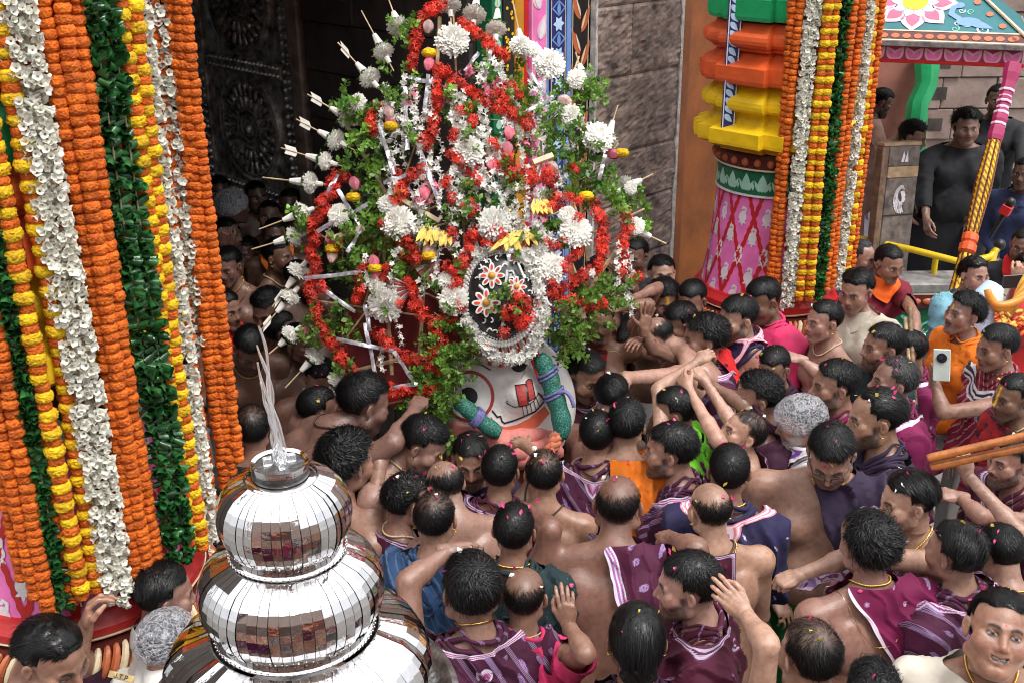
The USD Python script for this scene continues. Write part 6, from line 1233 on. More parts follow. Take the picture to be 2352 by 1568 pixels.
iprint(LineString([l2(*p) for p in ((1132, 938), (1138, 945), (1143, 952), (1150, 950), (1153, 961), (1159, 966), (1180, 960), (1200, 952), (1229, 939), (1250, 916), (1243, 905), (1235, 897))]).buffer(.0035), .003, PBK, 'mouth_line'); iprint(LineString([l2(*p) for p in ((1163, 918), (1172, 924), (1182, 928), (1212, 923), (1225, 914), (1236, 898))]).buffer(.002), .003, PBK, 'lip_line')
for p in (((1199, 927), (1203, 950)), ((1208, 925), (1212, 946)), ((1217, 921), (1221, 941)), ((1225, 915), (1230, 936)), ((1231, 908), (1238, 928))): iprint(LineString([l2(*p[0]), l2(*p[1])]).buffer(.0016), .003, PBK, 'tooth_line')
lowl = [l2(*p) for p in ((1128, 950), (1140, 968), (1160, 975), (1185, 970), (1215, 955), (1250, 928), (1262, 945), (1235, 975), (1200, 992), (1160, 998), (1128, 985))]; iprint(Polygon(lowl).buffer(0), .0015, IOR, 'lower_lip')
br = [l2(*p) for p in ((1060, 838), (1085, 830), (1110, 835), (1128, 846))]; iprint(LineString(br).buffer(.003), .003, PBK, 'brow_line')
# wrapped body under the head, down to the ground
n1, n2 = 40, 26; bz = np.linspace(0.02, 1.55, n2); an = np.arange(n1) * 2 * pi / n1; bc = ic - VIEW * .02
cx_ = bc[0] + .02; cy_ = bc[1] + .10; rows = [np.stack([cx_ + (.30 + .015 * math.sin(z * 40)) * np.cos(an), cy_ + (.26 + .012 * np.sin(an * 9 + z * 12)) * np.sin(an), np.full(n1, z)], 1) for z in bz]
obj('wrapped_body', (np.stack(rows, 1).reshape(-1, 3), grid_faces(n1, n2, True)), mat('salmon_cloth', (.58, .16, .13), .75, .25, 8, .6, 30), idol, smooth=True)
# pink chest cloth, orange sash
cc = []
for k, (u0, v0, u1, v1, r) in enumerate(((1040, 985, 1250, 1005, .05), (1095, 1005, 1255, 985, .045), (1130, 1030, 1265, 1015, .045), (1150, 1050, 1280, 1030, .045))):
    q = smooth_path([(u0, v0), ((u0 + u1) / 2, (v0 + v1) / 2 + 14), (u1, v1)], 16); obj('cloth_fold', tube(np.array([at(u, v, 4.86 + .10 * abs(i - 8) / 8) for i, (u, v) in enumerate(q)]), r, 8), mat('pink_cloth', (.62, .20, .17), .75, .2, 10, .5, 40), idol, smooth=True)
q = smooth_path([(1290, 985), (1275, 1015), (1262, 1035), (1235, 1050)], 14); obj('orange_sash', cat_([tube(np.array([at(u + 7 * math.sin(i * .9 + k * 2), v, 4.80 + .015 * math.cos(i * .9 + k * 2)) for i, (u, v) in enumerate(q)]), .020, 6) for k in range(3)]), mat('orange_sash', (.66, .20, .10), .7, .2, 20), idol, smooth=True)
def bolster(pts, r, Z, lab):
    b = thing('green_bolster', lab, 'bolster'); q = smooth_path(pts, 30); C = np.array([at(u, v, Z) for u, v in q]); rad = r * np.r_[np.linspace(.6, 1, 4), np.ones(22), np.linspace(1, .65, 4)] * (1 + .06 * np.sin(np.arange(30) * .9))
    obj('roll', tube(C, rad, 20), _green_mat, b, smooth=True); return b, C, r
_green_mat = usdkit.material(stage, '/World/Looks/green_print', {'tc': ('texture_coordinate', {}), 'v': ('voronoi_texture', {'scale': 85.0, 'feature': 'distance_to_edge'}), 'r': ('rgb_ramp', {'ramp': [(0, (.08, .30, .23)), (.025, (.06, .25, .19)), (.055, (.003, .065, .048)), (1, (.005, .10, .072))]}), 'p': ('principled_bsdf', {'roughness': .7})}, [('tc.object', 'v.vector'), ('v.distance', 'r.fac'), ('r.color', 'p.base_color')], surface='p.BSDF')
M_cord = mat('purple_cord', (.13, .12, .30), .7, .3, 60, .5, 200)
B1 = bolster([(1045, 918), (1075, 940), (1112, 972), (1150, 994)], .035, 4.80, 'green printed cloth roll tied across the idol, left of its mouth'); B2 = bolster([(1236, 815), (1258, 858), (1276, 915), (1290, 968), (1286, 1005)], .041, 4.80, 'green printed cloth roll tied with purple cord, right of the idol face')
for (b, C, r), idx in ((B1, (14, 15)), (B2, (7, 14))):
    for i in idx:
        d = C[i + 1] - C[i - 1]; F_ = frame(d, (0, 0, 1)); a = np.linspace(0, 2 * pi, 25); obj('cord', cat_([tube(np.stack([C[i] + F_ @ np.array([(r + .004) * math.cos(x), (r + .004) * math.sin(x), o + .012 * math.sin(x)]) for x in a]), .0062, 6, False) for o in (-.010, .006)]), M_cord, b, smooth=True)
obj('cord_tail', tube(np.array([at(u, v, 4.76) for u, v in smooth_path([(1280, 905), (1300, 900), (1312, 915), (1318, 935)], 10)]), .009, 6), M_cord, B2[0], smooth=True)
obj('red_ribbon', cat_([tube(np.array([at(1215 + o, 792, 4.82), at(1232 + o, 830, 4.80), at(1250 + o, 880, 4.80)]), .012, 5) for o in (-6, 2, 9)]), cloth('red') if False else mat('red_ribbon', (.55, .015, .012), .6), idol, smooth=True)
# ------------------------------------------------------------------ mirror-bright stepped finial in the foreground
M_mirror = mat('polished_steel', (.74, .725, .72), .06, .06, 12, .10, 60, metal=1.0); M_dull = mat('brushed_steel', (.30, .295, .29), .34, .3, 25, .5, 80, metal=1.0); M_seam = mat('dark_seam', (.02, .02, .02), .6)
fn = thing('mirrored_finial', 'stepped finial of three polished steel bulbs made of narrow strips, foreground', 'finial')
f0 = at(643, 1068, 2.30); fx, fy, fz = f0
def fl(prof, sides=64): return lathe([(r, fz + z) for r, z in prof], sides, cx=fx, cy=fy)
def bulb(z0, z1, rn0, rb, rn1, n, seed):
    q = np.random.default_rng(seed); K = 11; s = np.linspace(0, 1, K); zz = z0 + (z1 - z0) * s; zz = zz + 0; e = np.sin(pi * s); rr = np.where(s < .5, rn0 + (rb - rn0) * e ** .55, rn1 + (rb - rn1) * np.sqrt(np.maximum(0, 1 - (2 * s - 1) ** 2 * .96)))
    obj('bulb_core', fl([(r - .0025, z) for r, z in zip(rr, zz)]), M_dull, fn, smooth=True)
    for k in range(n):
        a0, a1 = 2 * pi * k / n, 2 * pi * (k + 1) / n; g_ = .0009 / rb; aa = np.linspace(a0 + g_, a1 - g_, 2); tz = q.normal(0, .0007); tl = q.normal(0, .02); tw_ = q.normal(0, .0011) * rb / .14; rows = []
        for j, a in enumerate(aa):
            R_ = rr + tz + (j - .5) * tw_ * 1.6 + .0004 * (j == 1) + tl * .02 * (s - .5) + .0004 * np.sin(s * 14 + tl * 300); rows.append(np.stack([fx + R_ * math.cos(a), fy + R_ * math.sin(a), fz + zz], 1))
        obj('steel_strip', (np.stack(rows, 0).reshape(-1, 3), grid_faces(2, K)), M_mirror, fn)
bulb(-.190, -.026, .098, .139, .060, 44, 1); bulb(-.380, -.203, .150, .197, .105, 54, 2); bulb(-.60, -.393, .215, .289, .155, 70, 3)
obj('top_plate', fl([(.0005, .004), (.054, .004), (.058, -.004), (.058, -.020), (.050, -.030)], 48), M_dull, fn, smooth=40); obj('top_ring', fl([(.050, .006), (.058, .010), (.060, .0), (.057, -.008)], 48), M_mirror, fn, smooth=50)
for (r, z, n) in ((.064, -.030, 40), (.108, -.192, 60), (.158, -.385, 80)):
    obj('collar', fl([(r - .006, z - .014), (r + .010, z - .010), (r + .014, z - .004), (r + .008, z + .003), (r - .006, z + .006)]), M_mirror, fn, smooth=40)
    obj('rivets', cat_([xf(trimesh.creation.icosphere(1, .0032), t=(fx + (r + .014) * math.cos(a), fy + (r + .014) * math.sin(a), fz + z - .003)) for a in np.arange(n) * 2 * pi / n]), M_mirror, fn, smooth=True, kind='stuff')
obj('wide_rim', fl([(.20, -.64), (.30, -.645), (.335, -.635), (.352, -.615), (.350, -.598), (.335, -.590), (.318, -.598), (.30, -.612), (.22, -.602)], 96), M_dull, fn, smooth=50)
obj('carrying_pole', tube(np.array([[fx, fy, .03], [fx, fy, fz - .60]]), .03, 14), M_dull, fn, smooth=40)
M_glass = usdkit.material(stage, '/World/Looks/clear_glass', {'p': ('principled_bsdf', {'base_color': (.92, .93, .95), 'transmission_weight': .9, 'roughness': .06, 'ior': 1.33})}, [], surface='p.BSDF')
spk = []
for k in range(5):
    q = np.random.default_rng(k + 3); L = .30 * (1 - .13 * k); s = np.linspace(0, 1, 16); x = -.020 * s * s + .007 * np.sin(s * 9 + k * 1.4) * (1 - .5 * s); y = .006 * np.cos(s * 8 + k * 2.1); spk.append(tube(np.stack([fx + x + .004 * math.cos(k * 1.3), fy + y + .004 * math.sin(k * 1.3), fz + .004 + s * L], 1), .0068 * (1 - .68 * s) * (1 + .25 * np.sin(s * 23 + k)), 7))
obj('glass_spike', cat_(spk[:1]), M_glass, fn, smooth=True)
for m in spk[1:]: obj('glass_spike', m, M_glass, fn, smooth=True)
for a in range(4): obj('glass_foot', xf(box(np.array([-.009, -.006, 0]), np.array([.009, .006, .018]), .002), R=rot([0, 0, 1], a * 90 + 20), t=(fx + .024 * math.cos(math.radians(a * 90 + 20)), fy + .024 * math.sin(math.radians(a * 90 + 20)), fz + .005)), M_glass, fn)
# ------------------------------------------------------------------ the crowd
PEOPLE = []
def P(*a, **k):
    q = person(*a, **k); PEOPLE.append(q); return q
A_ = at
g1 = None
def arm(side, e, w, pose='relax', up=(0, -.3, 1), hx=None, thumb=None): return (side, A_(*e), A_(*w), pose, up, hx, thumb)
S = lambda *a: list(a)
PP = {}
# -- shaded men inside the doorway, at the left
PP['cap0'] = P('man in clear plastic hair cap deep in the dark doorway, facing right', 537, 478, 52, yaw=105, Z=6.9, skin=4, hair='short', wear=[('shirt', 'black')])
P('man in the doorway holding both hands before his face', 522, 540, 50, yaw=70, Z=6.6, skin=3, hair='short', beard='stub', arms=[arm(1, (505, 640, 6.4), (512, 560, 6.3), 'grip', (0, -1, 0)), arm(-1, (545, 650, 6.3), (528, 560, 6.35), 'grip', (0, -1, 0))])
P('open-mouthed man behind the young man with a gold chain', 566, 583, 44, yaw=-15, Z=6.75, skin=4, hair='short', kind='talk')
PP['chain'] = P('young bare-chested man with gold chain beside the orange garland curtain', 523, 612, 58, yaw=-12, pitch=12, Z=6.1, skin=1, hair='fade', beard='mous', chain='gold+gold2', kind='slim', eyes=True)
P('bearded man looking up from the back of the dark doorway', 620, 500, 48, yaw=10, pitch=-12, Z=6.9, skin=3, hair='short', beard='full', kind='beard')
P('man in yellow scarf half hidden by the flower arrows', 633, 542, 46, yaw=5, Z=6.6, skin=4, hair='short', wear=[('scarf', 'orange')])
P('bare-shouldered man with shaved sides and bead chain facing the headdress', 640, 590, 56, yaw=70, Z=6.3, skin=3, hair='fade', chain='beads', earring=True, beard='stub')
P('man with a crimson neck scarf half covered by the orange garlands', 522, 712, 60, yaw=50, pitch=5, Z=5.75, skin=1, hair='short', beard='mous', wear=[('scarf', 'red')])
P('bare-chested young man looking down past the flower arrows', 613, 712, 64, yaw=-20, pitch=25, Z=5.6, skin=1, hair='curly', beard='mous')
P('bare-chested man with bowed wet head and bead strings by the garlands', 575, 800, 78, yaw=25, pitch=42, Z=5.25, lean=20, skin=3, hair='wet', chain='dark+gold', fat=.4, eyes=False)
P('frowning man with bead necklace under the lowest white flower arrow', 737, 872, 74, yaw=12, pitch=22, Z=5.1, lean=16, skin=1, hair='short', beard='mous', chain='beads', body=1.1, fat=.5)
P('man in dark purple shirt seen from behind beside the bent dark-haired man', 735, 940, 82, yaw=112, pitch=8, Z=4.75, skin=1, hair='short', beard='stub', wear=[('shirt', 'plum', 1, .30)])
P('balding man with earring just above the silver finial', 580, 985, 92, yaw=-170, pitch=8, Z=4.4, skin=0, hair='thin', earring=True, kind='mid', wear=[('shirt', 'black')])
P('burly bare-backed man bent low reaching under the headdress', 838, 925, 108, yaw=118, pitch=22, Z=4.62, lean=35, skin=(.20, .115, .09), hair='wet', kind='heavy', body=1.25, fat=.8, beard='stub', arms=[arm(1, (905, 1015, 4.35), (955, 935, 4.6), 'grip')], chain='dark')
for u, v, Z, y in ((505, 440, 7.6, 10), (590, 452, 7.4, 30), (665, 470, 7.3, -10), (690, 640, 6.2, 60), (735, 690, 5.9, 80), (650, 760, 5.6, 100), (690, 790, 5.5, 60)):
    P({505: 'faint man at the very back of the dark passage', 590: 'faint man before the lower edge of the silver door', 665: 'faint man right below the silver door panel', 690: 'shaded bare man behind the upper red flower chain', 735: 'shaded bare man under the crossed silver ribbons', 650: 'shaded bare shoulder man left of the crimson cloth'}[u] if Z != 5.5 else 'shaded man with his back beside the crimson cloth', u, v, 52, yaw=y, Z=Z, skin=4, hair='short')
# -- foreground, bottom left
P('man with long slicked wet hair reaching up into the garlands, bottom left corner', 124, 1510, 150, yaw=62, pitch=22, zc=1.50, skin=0, hair='long', wear=[('shirt', 'plum', 1, .2)], body=1.1, arms=[arm(1, (82, 1490, 3.52), (116, 1408, 3.5), 'relax', (-1, -.3, 0)), arm(-1, (168, 1500, 3.5), (196, 1440, 3.48), 'cup', (-1, -.3, 0), (.25, .2, 1))])
JT = P('man in white uniform shirt with neat black hair beside the silver finial', 381, 1366, 118, yaw=115, pitch=12, zc=1.55, skin=0, hair='side', wear=[('shirt', 'whiteshirt'), ('collar', 'whiteshirt')], body=1.05)
PP['cap1'] = P('person in crinkled clear plastic cap tucked behind the silver finial', 386, 1480, 112, yaw=150, pitch=15, zc=1.45, skin=0, hair='short', wear=[('shirt', 'whiteshirt')])
# -- the press of men before the idol
P('tousle-haired man raising a fist beside the silver finial', 798, 1062, 118, yaw=140, pitch=12, zc=1.58, skin=0, hair='wavy', beard='stub', arms=[arm(1, (852, 1185, 4.3), (873, 1070, 4.35), 'fist', (.4, -1, 0))], body=1.0)
P('bare-backed man with hoop earring and beads looking down, petals on back', 975, 1018, 98, yaw=75, pitch=35, zc=1.60, lean=26, skin=2, hair='wet', chain='beads', earring=True, kind='heavy', body=1.25, fat=.9, beard='mous')
P('bearded man with tired eyes facing the camera below the idol', 1082, 1056, 88, yaw=2, pitch=14, zc=1.55, skin=1, hair='wet', beard='goat', kind='beard', wear=[('shirt', 'purple')])
P('dark short-haired man from behind, right of the bearded tired man', 1150, 1080, 90, yaw=168, pitch=5, zc=1.56, skin=1, hair='short', wear=[('wrap', 'maroon')])
P('man with thinning crown laying a hand on the idol', 1250, 1088, 96, yaw=176, pitch=6, zc=1.55, skin=0, hair='thin', arms=[arm(-1, (1262, 1062, 4.35), (1205, 1022, 4.55), 'flat', (0, -.5, 1))], body=1.0, chain='dark')
P('curly black-haired man mostly hidden beside the bald petal-topped man', 938, 1150, 90, yaw=120, pitch=10, zc=1.50, skin=0, hair='curly', wear=[('fold', 'maroon')], chain='beads')
P('bald-topped man with a pink petal, head bowed toward the left', 1022, 1118, 92, yaw=-150, pitch=30, zc=1.54, lean=20, skin=2, hair='bald', body=1.1)
P('man with thinning crown and blue checked cloth, ears sticking out', 1000, 1190, 108, yaw=172, pitch=8, zc=1.54, skin=0, hair='thin', wear=[('wrap', 'blue')], earring=True)
P('straight-haired man in dark green printed shirt left of the huge bare back', 1182, 1218, 106, yaw=170, pitch=5, zc=1.56, skin=1, hair='short', wear=[('wrap', 'darkgreen')], chain='gold')
P('wet-haired man in striped maroon shawl stretching his hairy forearm left', 1082, 1355, 136, yaw=-165, pitch=8, zc=1.56, skin=0, hair='spiky', kind='heavy', body=1.1, fat=.5, wear=[('wrap', 'maroon2')], chain='tight', arms=[arm(-1, (938, 1335, 3.6), (1030, 1265, 3.7), 'relax', (0, -.5, 1), (1, .1, -.05))])
P('nearly bald man with hot pink cloth on his shoulders', 1205, 1370, 106, yaw=172, pitch=12, zc=1.50, skin=1, hair='bald', wear=[('wrap', 'pink')], chain='gold', arms=[arm(1, (1345, 1500, 3.35), (1305, 1432, 3.45), 'relax', (0, -1, .2), (-.1, .1, 1))])
P('huge bare-backed man with white bordered maroon shawl over one shoulder', 1420, 1160, 116, yaw=168, pitch=12, zc=1.60, lean=16, skin=(.25, .135, .098), hair='bald', kind='heavy', body=1.42, fat=1.0, wear=[('sash', 'bordered', 1, -.015)], lungi='lungi_yellow', arms=[arm(-1, (1265, 1215, 3.95), (1200, 1160, 4.3), 'relax'), arm(1, (1600, 1260, 3.75), (1545, 1235, 3.9), 'fist')])
P('shaven man with white petal on his bald patch and bead necklace', 1630, 1172, 106, yaw=-165, pitch=14, zc=1.58, skin=2, hair='bald', kind='mid', body=1.15, fat=.4, chain='dark+gold', wear=[('fold', 'maroon', -1)], earring=True)
P('bearded man in plain maroon shawl in left profile, yellow petals in hair', 1578, 1345, 128, yaw=-98, pitch=8, zc=1.58, skin=2, hair='wet', beard='full', kind='beard', body=1.15, fat=.4, wear=[('wrap', 'maroon')], chain='thread')
WO = P('woman with sleek black bun at the bottom edge', 1462, 1470, 142, yaw=178, pitch=5, zc=1.52, skin=0, hair='long', body=.88, wear=[('wrap', 'plum')], earring=True)
P('thin-haired man seen from above at the bottom, beside green and yellow cloth', 1858, 1505, 140, yaw=-162, pitch=10, zc=1.50, skin=2, hair='thin', kind='heavy', body=1.1, lungi='lungi_yellow', arms=[arm(-1, (1762, 1480, 3.2), (1712, 1410, 3.35), 'relax', (.3, -1, .2), (-.6, .3, .55))])
P('wavy-haired man in bright magenta shawl with one bare shoulder', 1993, 1252, 118, yaw=-168, pitch=6, zc=1.60, skin=0, hair='wavy', kind='heavy', body=1.22, fat=.6, wear=[('sash', 'magenta', 1)], chain='gold+thread', lungi='lungi_yellow')
GL_ = P('heavy bare-chested man in black glasses and green waist cloth', 1908, 1048, 112, yaw=-18, pitch=34, zc=1.64, lean=10, skin=(.31, .18, .125), hair='wet', kind='heavy', body=1.38, fat=1.0, chain='gold', lungi='lungi_green', wear=[('sash', 'purple', -1, -.05)], beard='stub')
P('wet-haired man in left profile wearing gold pendant chains', 2082, 1150, 112, yaw=-85, pitch=10, zc=1.60, skin=2, hair='side', beard='stub', kind='mid', body=1.1, fat=.3, wear=[('fold', 'maroon2')], chain='gold2+gold', byaw=-40, arms=[arm(-1, (1950, 1275, 3.85), (1835, 1320, 3.85), 'grip')])
P('young neat-haired man with thread and bead necklaces, shawl with lilac rosettes', 2190, 1268, 118, yaw=-142, pitch=3, zc=1.58, skin=0, hair='side', kind='slim', wear=[('cape', 'maroon2')], chain='dark+thread', beard='shave')
P('dark-haired man bowing, gold necklaces, near the right edge', 2297, 1270, 106, yaw=-170, pitch=30, zc=1.52, lean=18, skin=0, hair='short', wear=[('cape', 'plum')], chain='gold+gold2')
SMI = P('smiling round-faced person looking up at the camera, bottom right corner', 2292, 1452, 150, yaw=-14, pitch=-26, roll=-8, zc=1.55, skin=(.36, .20, .13), hair='short', kind='smile', fat=.8, body=1.1, chain='gold', tilak='red', lip=(.8, .35, .35), wear=[('shirt', 'cream')])
P('dark hair top cut by the bottom picture edge', 2000, 1592, 120, yaw=180, zc=1.48, skin=0, hair='curly', wear=[('wrap', 'maroon')])
# -- right of the idol
P('moustached man in wet curls and plum shawl right of the green bolster', 1346, 862, 90, yaw=35, pitch=20, zc=1.58, skin=1, hair='wet', beard='mous', kind='heavy', wear=[('wrap', 'maroon')], chain='gold')
P('wet dark head right below the moustached man', 1405, 912, 78, yaw=150, pitch=25, zc=1.54, skin=1, hair='wet', wear=[('fold', 'maroon')])
P('thick-haired man from behind in patterned plum shawl with pearl strings', 1372, 998, 92, yaw=170, pitch=3, zc=1.58, skin=0, hair='short', wear=[('cape', 'maroon2')], chain='dark+beads')
P('petal-strewn man whose bare arm rises over the red cloth', 1440, 975, 80, yaw=165, pitch=8, zc=1.62, skin=2, hair='spiky', wear=[('fold', 'orange')], arms=[arm(1, (1506, 818, 4.75), (1605, 828, 4.8), 'relax', (0, -.4, 1))], body=1.1)
P('man in bright green cloth with petals in his hair', 1546, 945, 92, yaw=-98, pitch=12, zc=1.60, skin=1, hair='short', beard='shave', wear=[('wrap', 'green')], chain='beads')
P('thick-haired man in left profile and maroon shawl in mid crowd', 1538, 1034, 104, yaw=-104, pitch=6, zc=1.58, skin=0, hair='wet', beard='full', kind='beard', body=1.15, fat=.4, wear=[('cape', 'maroon2')])
P('close-cropped man in navy printed shawl with pink border', 1674, 1082, 104, yaw=172, pitch=4, zc=1.62, skin=1, hair='short', wear=[('cape', 'navy')], chain='gold+thread')
P('balding man tilting his face up to the left, both arms raised', 1703, 995, 90, yaw=-82, pitch=-18, zc=1.56, skin=2, hair='thin', beard='stub', wear=[('fold', 'maroon')], arms=[arm(-1, (1648, 1010, 4.45), (1580, 890, 4.62), 'cup', (-.6, -.6, .4)), arm(1, (1690, 985, 4.65), (1618, 872, 4.75), 'cup', (.5, -.7, .4))])
P('curly-haired bearded young man in left profile', 1737, 912, 92, yaw=-92, pitch=8, zc=1.60, skin=1, hair='curly', beard='stub', body=1.0, wear=[('cape', 'plum')], arms=[arm(-1, (1705, 925, 4.75), (1640, 888, 4.85), 'grip')])
PP['cap2'] = P('grey-bearded man wearing a crinkled clear plastic cap', 1836, 972, 92, yaw=-104, pitch=16, zc=1.56, skin=0, hair='short', beard='full', grey=.7, kind='beard', wear=[('scarf', 'white')], body=1.2)
P('bearded man with swept-back top hair and magenta purple shawl', 1914, 885, 94, yaw=-86, pitch=2, zc=1.62, skin=1, hair='fade', beard='full', kind='beard', wear=[('cape', 'magenta')])
P('heavily bearded man in purple cloth with black bead string', 2008, 960, 112, yaw=-91, pitch=8, zc=1.64, skin=0, hair='slick', beard='full', kind='beard', body=1.2, fat=.5, wear=[('cape', 'purple')], chain='dark+thread', earring=True)
P('elderly grey-haired man in left profile, magenta shawl', 2050, 876, 90, yaw=-92, pitch=-2, zc=1.60, skin=0, hair='grey', beard='full', grey=.8, kind='beard', wear=[('cape', 'magenta')])
P('black-bearded man in dark green shirt beside the police officer', 2026, 796, 84, yaw=-81, pitch=2, zc=1.60, skin=1, hair='wet', beard='full', kind='beard', wear=[('shirt', 'darkgreen')])
P('man half hidden behind the two bamboo canes', 2082, 806, 72, yaw=-96, pitch=10, zc=1.55, skin=1, hair='short', wear=[('cape', 'magenta')])
P('bare-chested man with shell necklace and closed eyes stretching a bangled arm', 1891, 738, 76, yaw=-72, pitch=4, zc=1.62, skin=0, hair='short', eyes=False, chain='beads', body=1.05, fat=.4, arms=[arm(-1, (1884, 862, 5.2), (1838, 824, 5.2), 'relax', (0, -.4, 1), (-1, 0, .25))], earring=True)
P('police officer in khaki shirt looking down sternly', 1965, 668, 76, yaw=-42, pitch=14, zc=1.66, skin=0, hair='side', eyes=True, beard='shave', kind='mid', body=1.15, wear=[('shirt', 'khaki'), ('collar', 'khaki')], lungi='khaki')
P('grey short-haired man behind the police officer', 1978, 594, 58, yaw=48, pitch=5, zc=1.64, skin=2, hair='grey', beard='stub', grey=.6, wear=[('shirt', 'purple')], lungi='black')
P('man in maroon shirt with bright orange scarf and lanyard', 2042, 606, 66, yaw=22, pitch=16, zc=1.66, lean=14, skin=1, hair='short', beard='mous', wear=[('shirt', 'maroonshirt'), ('scarf', 'scarf_orange')], lungi='black', arms=[arm(-1, (2112, 745, 5.9), (2108, 815, 5.8), 'relax')])
P('frowning woman in pale blue with dangling earrings', 2238, 632, 64, yaw=18, pitch=2, zc=1.55, skin=2, hair='long', kind='slim', lip=(1.1, .16, .25), tilak='red', body=.9, wear=[('wrap', 'teal')], earring=True, lungi='teal')
P('man in orange robe with ear stud looking up to the left', 2212, 722, 76, yaw=-72, pitch=-8, zc=1.64, skin=0, hair='wavy', beard='mous', kind='slim', wear=[('wrap', 'orange')], tilak='mark', earring=True)
P('man in red and white checked scarf holding up a phone', 2288, 798, 82, yaw=-80, pitch=10, zc=1.60, skin=1, hair='wet', beard='shave', wear=[('cape', 'plaid')], earring=True, arms=[arm(-1, (2150, 950, 5.05), (2146, 872, 5.1), 'grip', (0, -1, 0), (.15, .1, 1))])
P('man with yellow forehead mark and bead strings at the right edge', 2328, 912, 84, yaw=-78, pitch=6, zc=1.62, skin=3, hair='short', beard='stub', tilak='yellow', chain='beads+dark', wear=[('fold', 'redpattern')])
P('bearded man behind the two wooden sticks at the right edge', 2322, 1058, 92, yaw=-75, pitch=4, zc=1.58, skin=0, hair='fade', beard='full', kind='beard', wear=[('cape', 'maroon')], chain='beads', arms=[arm(-1, (2252, 1185, 4.1), (2205, 1140, 4.2), 'relax', (0, -.4, 1), (-1, .1, .1))])
STK = P('maroon-shawled person at the right edge gripping two wooden sticks', 2440, 1150, 100, yaw=-106, zc=1.62, skin=2, hair='short', wear=[('cape', 'maroon')], arms=[arm(-1, (2345, 1225, 3.9), (2222, 1090, 4.0), 'grip', (0, -1, .3), (-.35, .1, .9))])
P('man in black cap with red scarf at the right edge', 2350, 566, 60, yaw=-30, pitch=6, zc=1.62, skin=3, hair='short', beard='full', kind='beard', wear=[('shirt', 'black'), ('scarf', 'red')], lungi='black')
P('person in cream top filming with a dark phone', 2358, 622, 60, yaw=-20, zc=1.55, skin=2, hair='long', wear=[('shirt', 'cream')], arms=[arm(1, (2322, 700, 6.2), (2333, 640, 5.9), 'grip', (0, -1, 0), (.3, 0, 1))], lungi='cream')
P('stern man with cropped hair under the pink shaft, eyes lowered', 1588, 690, 72, yaw=-35, pitch=22, zc=1.60, skin=1, hair='short', eyes=False, wear=[('shirt', 'pink')])
P('man with broad yellow forehead stripe stretching his arms to the leaves', 1528, 690, 66, yaw=8, pitch=14, roll=10, zc=1.58, skin=1, hair='wavy', tilak='yellow', kind='heavy', arms=[arm(1, (1512, 660, 5.75), (1448, 688, 5.6), 'grip', (0, -.4, 1)), arm(-1, (1500, 778, 5.3), (1442, 788, 5.25), 'relax', (0, -.4, 1))])
P('wide-eyed man peering over the others before the brown wall', 1521, 630, 58, yaw=4, pitch=-2, zc=1.63, skin=2, hair='wet', beard='shave', wear=[('shirt', 'blacknet')])
P('shaded man raising his fist behind the hanging red flowers', 1458, 588, 56, yaw=-30, pitch=8, zc=1.66, skin=3, hair='short', wear=[('shirt', 'blacknet')], arms=[arm(1, (1462, 668, 6.1), (1420, 622, 6.05), 'fist', (0, -1, .2))])
P('man whose forehead shows above the leaf spray', 1376, 632, 58, yaw=10, pitch=20, zc=1.62, skin=0, hair='short', eyes=False)
P('full-bearded man in purple shawl with printed white border, right of the press', 1692, 732, 82, yaw=-68, pitch=12, zc=1.64, skin=2, hair='wet', beard='full', kind='beard', body=1.15, wear=[('scarf', 'navy')], chain='thread+gold2', eyes=False)
P('man with pink cloth looking down by the right column', 1750, 690, 78, yaw=-60, pitch=22, zc=1.64, skin=3, hair='short', eyes=False, wear=[('wrap', 'pink')], kind='heavy')
P('wavy-haired man with orange petal on his ear in left profile', 1615, 778, 86, yaw=-88, pitch=6, zc=1.60, skin=0, hair='wavy', wear=[('cape', 'maroon2')], beard='shave')
P('man with shaved sides showing an open palm', 1560, 742, 74, yaw=-70, pitch=22, zc=1.60, skin=1, hair='fade', eyes=False, earring=True, arms=[arm(-1, (1500, 800, 5.35), (1480, 758, 5.3), 'spread', (0, 1, .2), (.1, .1, 1))])
P('bald bowing man pressed under the other arms, red cloth at waist', 1512, 778, 76, yaw=-111, pitch=48, zc=1.58, lean=42, skin=2, hair='bald', body=1.15, fat=.3, wear=[('fold', 'red')], lungi='red', arms=[arm(-1, (1436, 868, 5.0), (1412, 930, 4.9), 'relax')])
P('man whose open mouth shows below the leaf spray, arm raised', 1378, 742, 68, yaw=-5, pitch=-4, zc=1.58, skin=1, hair='short', kind='talk', beard='goat', wear=[('fold', 'redpattern')], arms=[arm(-1, (1490, 700, 5.5), (1425, 706, 5.45), 'grip', (0, -.5, 1))])
P('man hiding his face behind the bangled wrist', 1775, 846, 78, yaw=-40, pitch=20, zc=1.55, skin=1, hair='short', eyes=False, wear=[('cape', 'plum')])
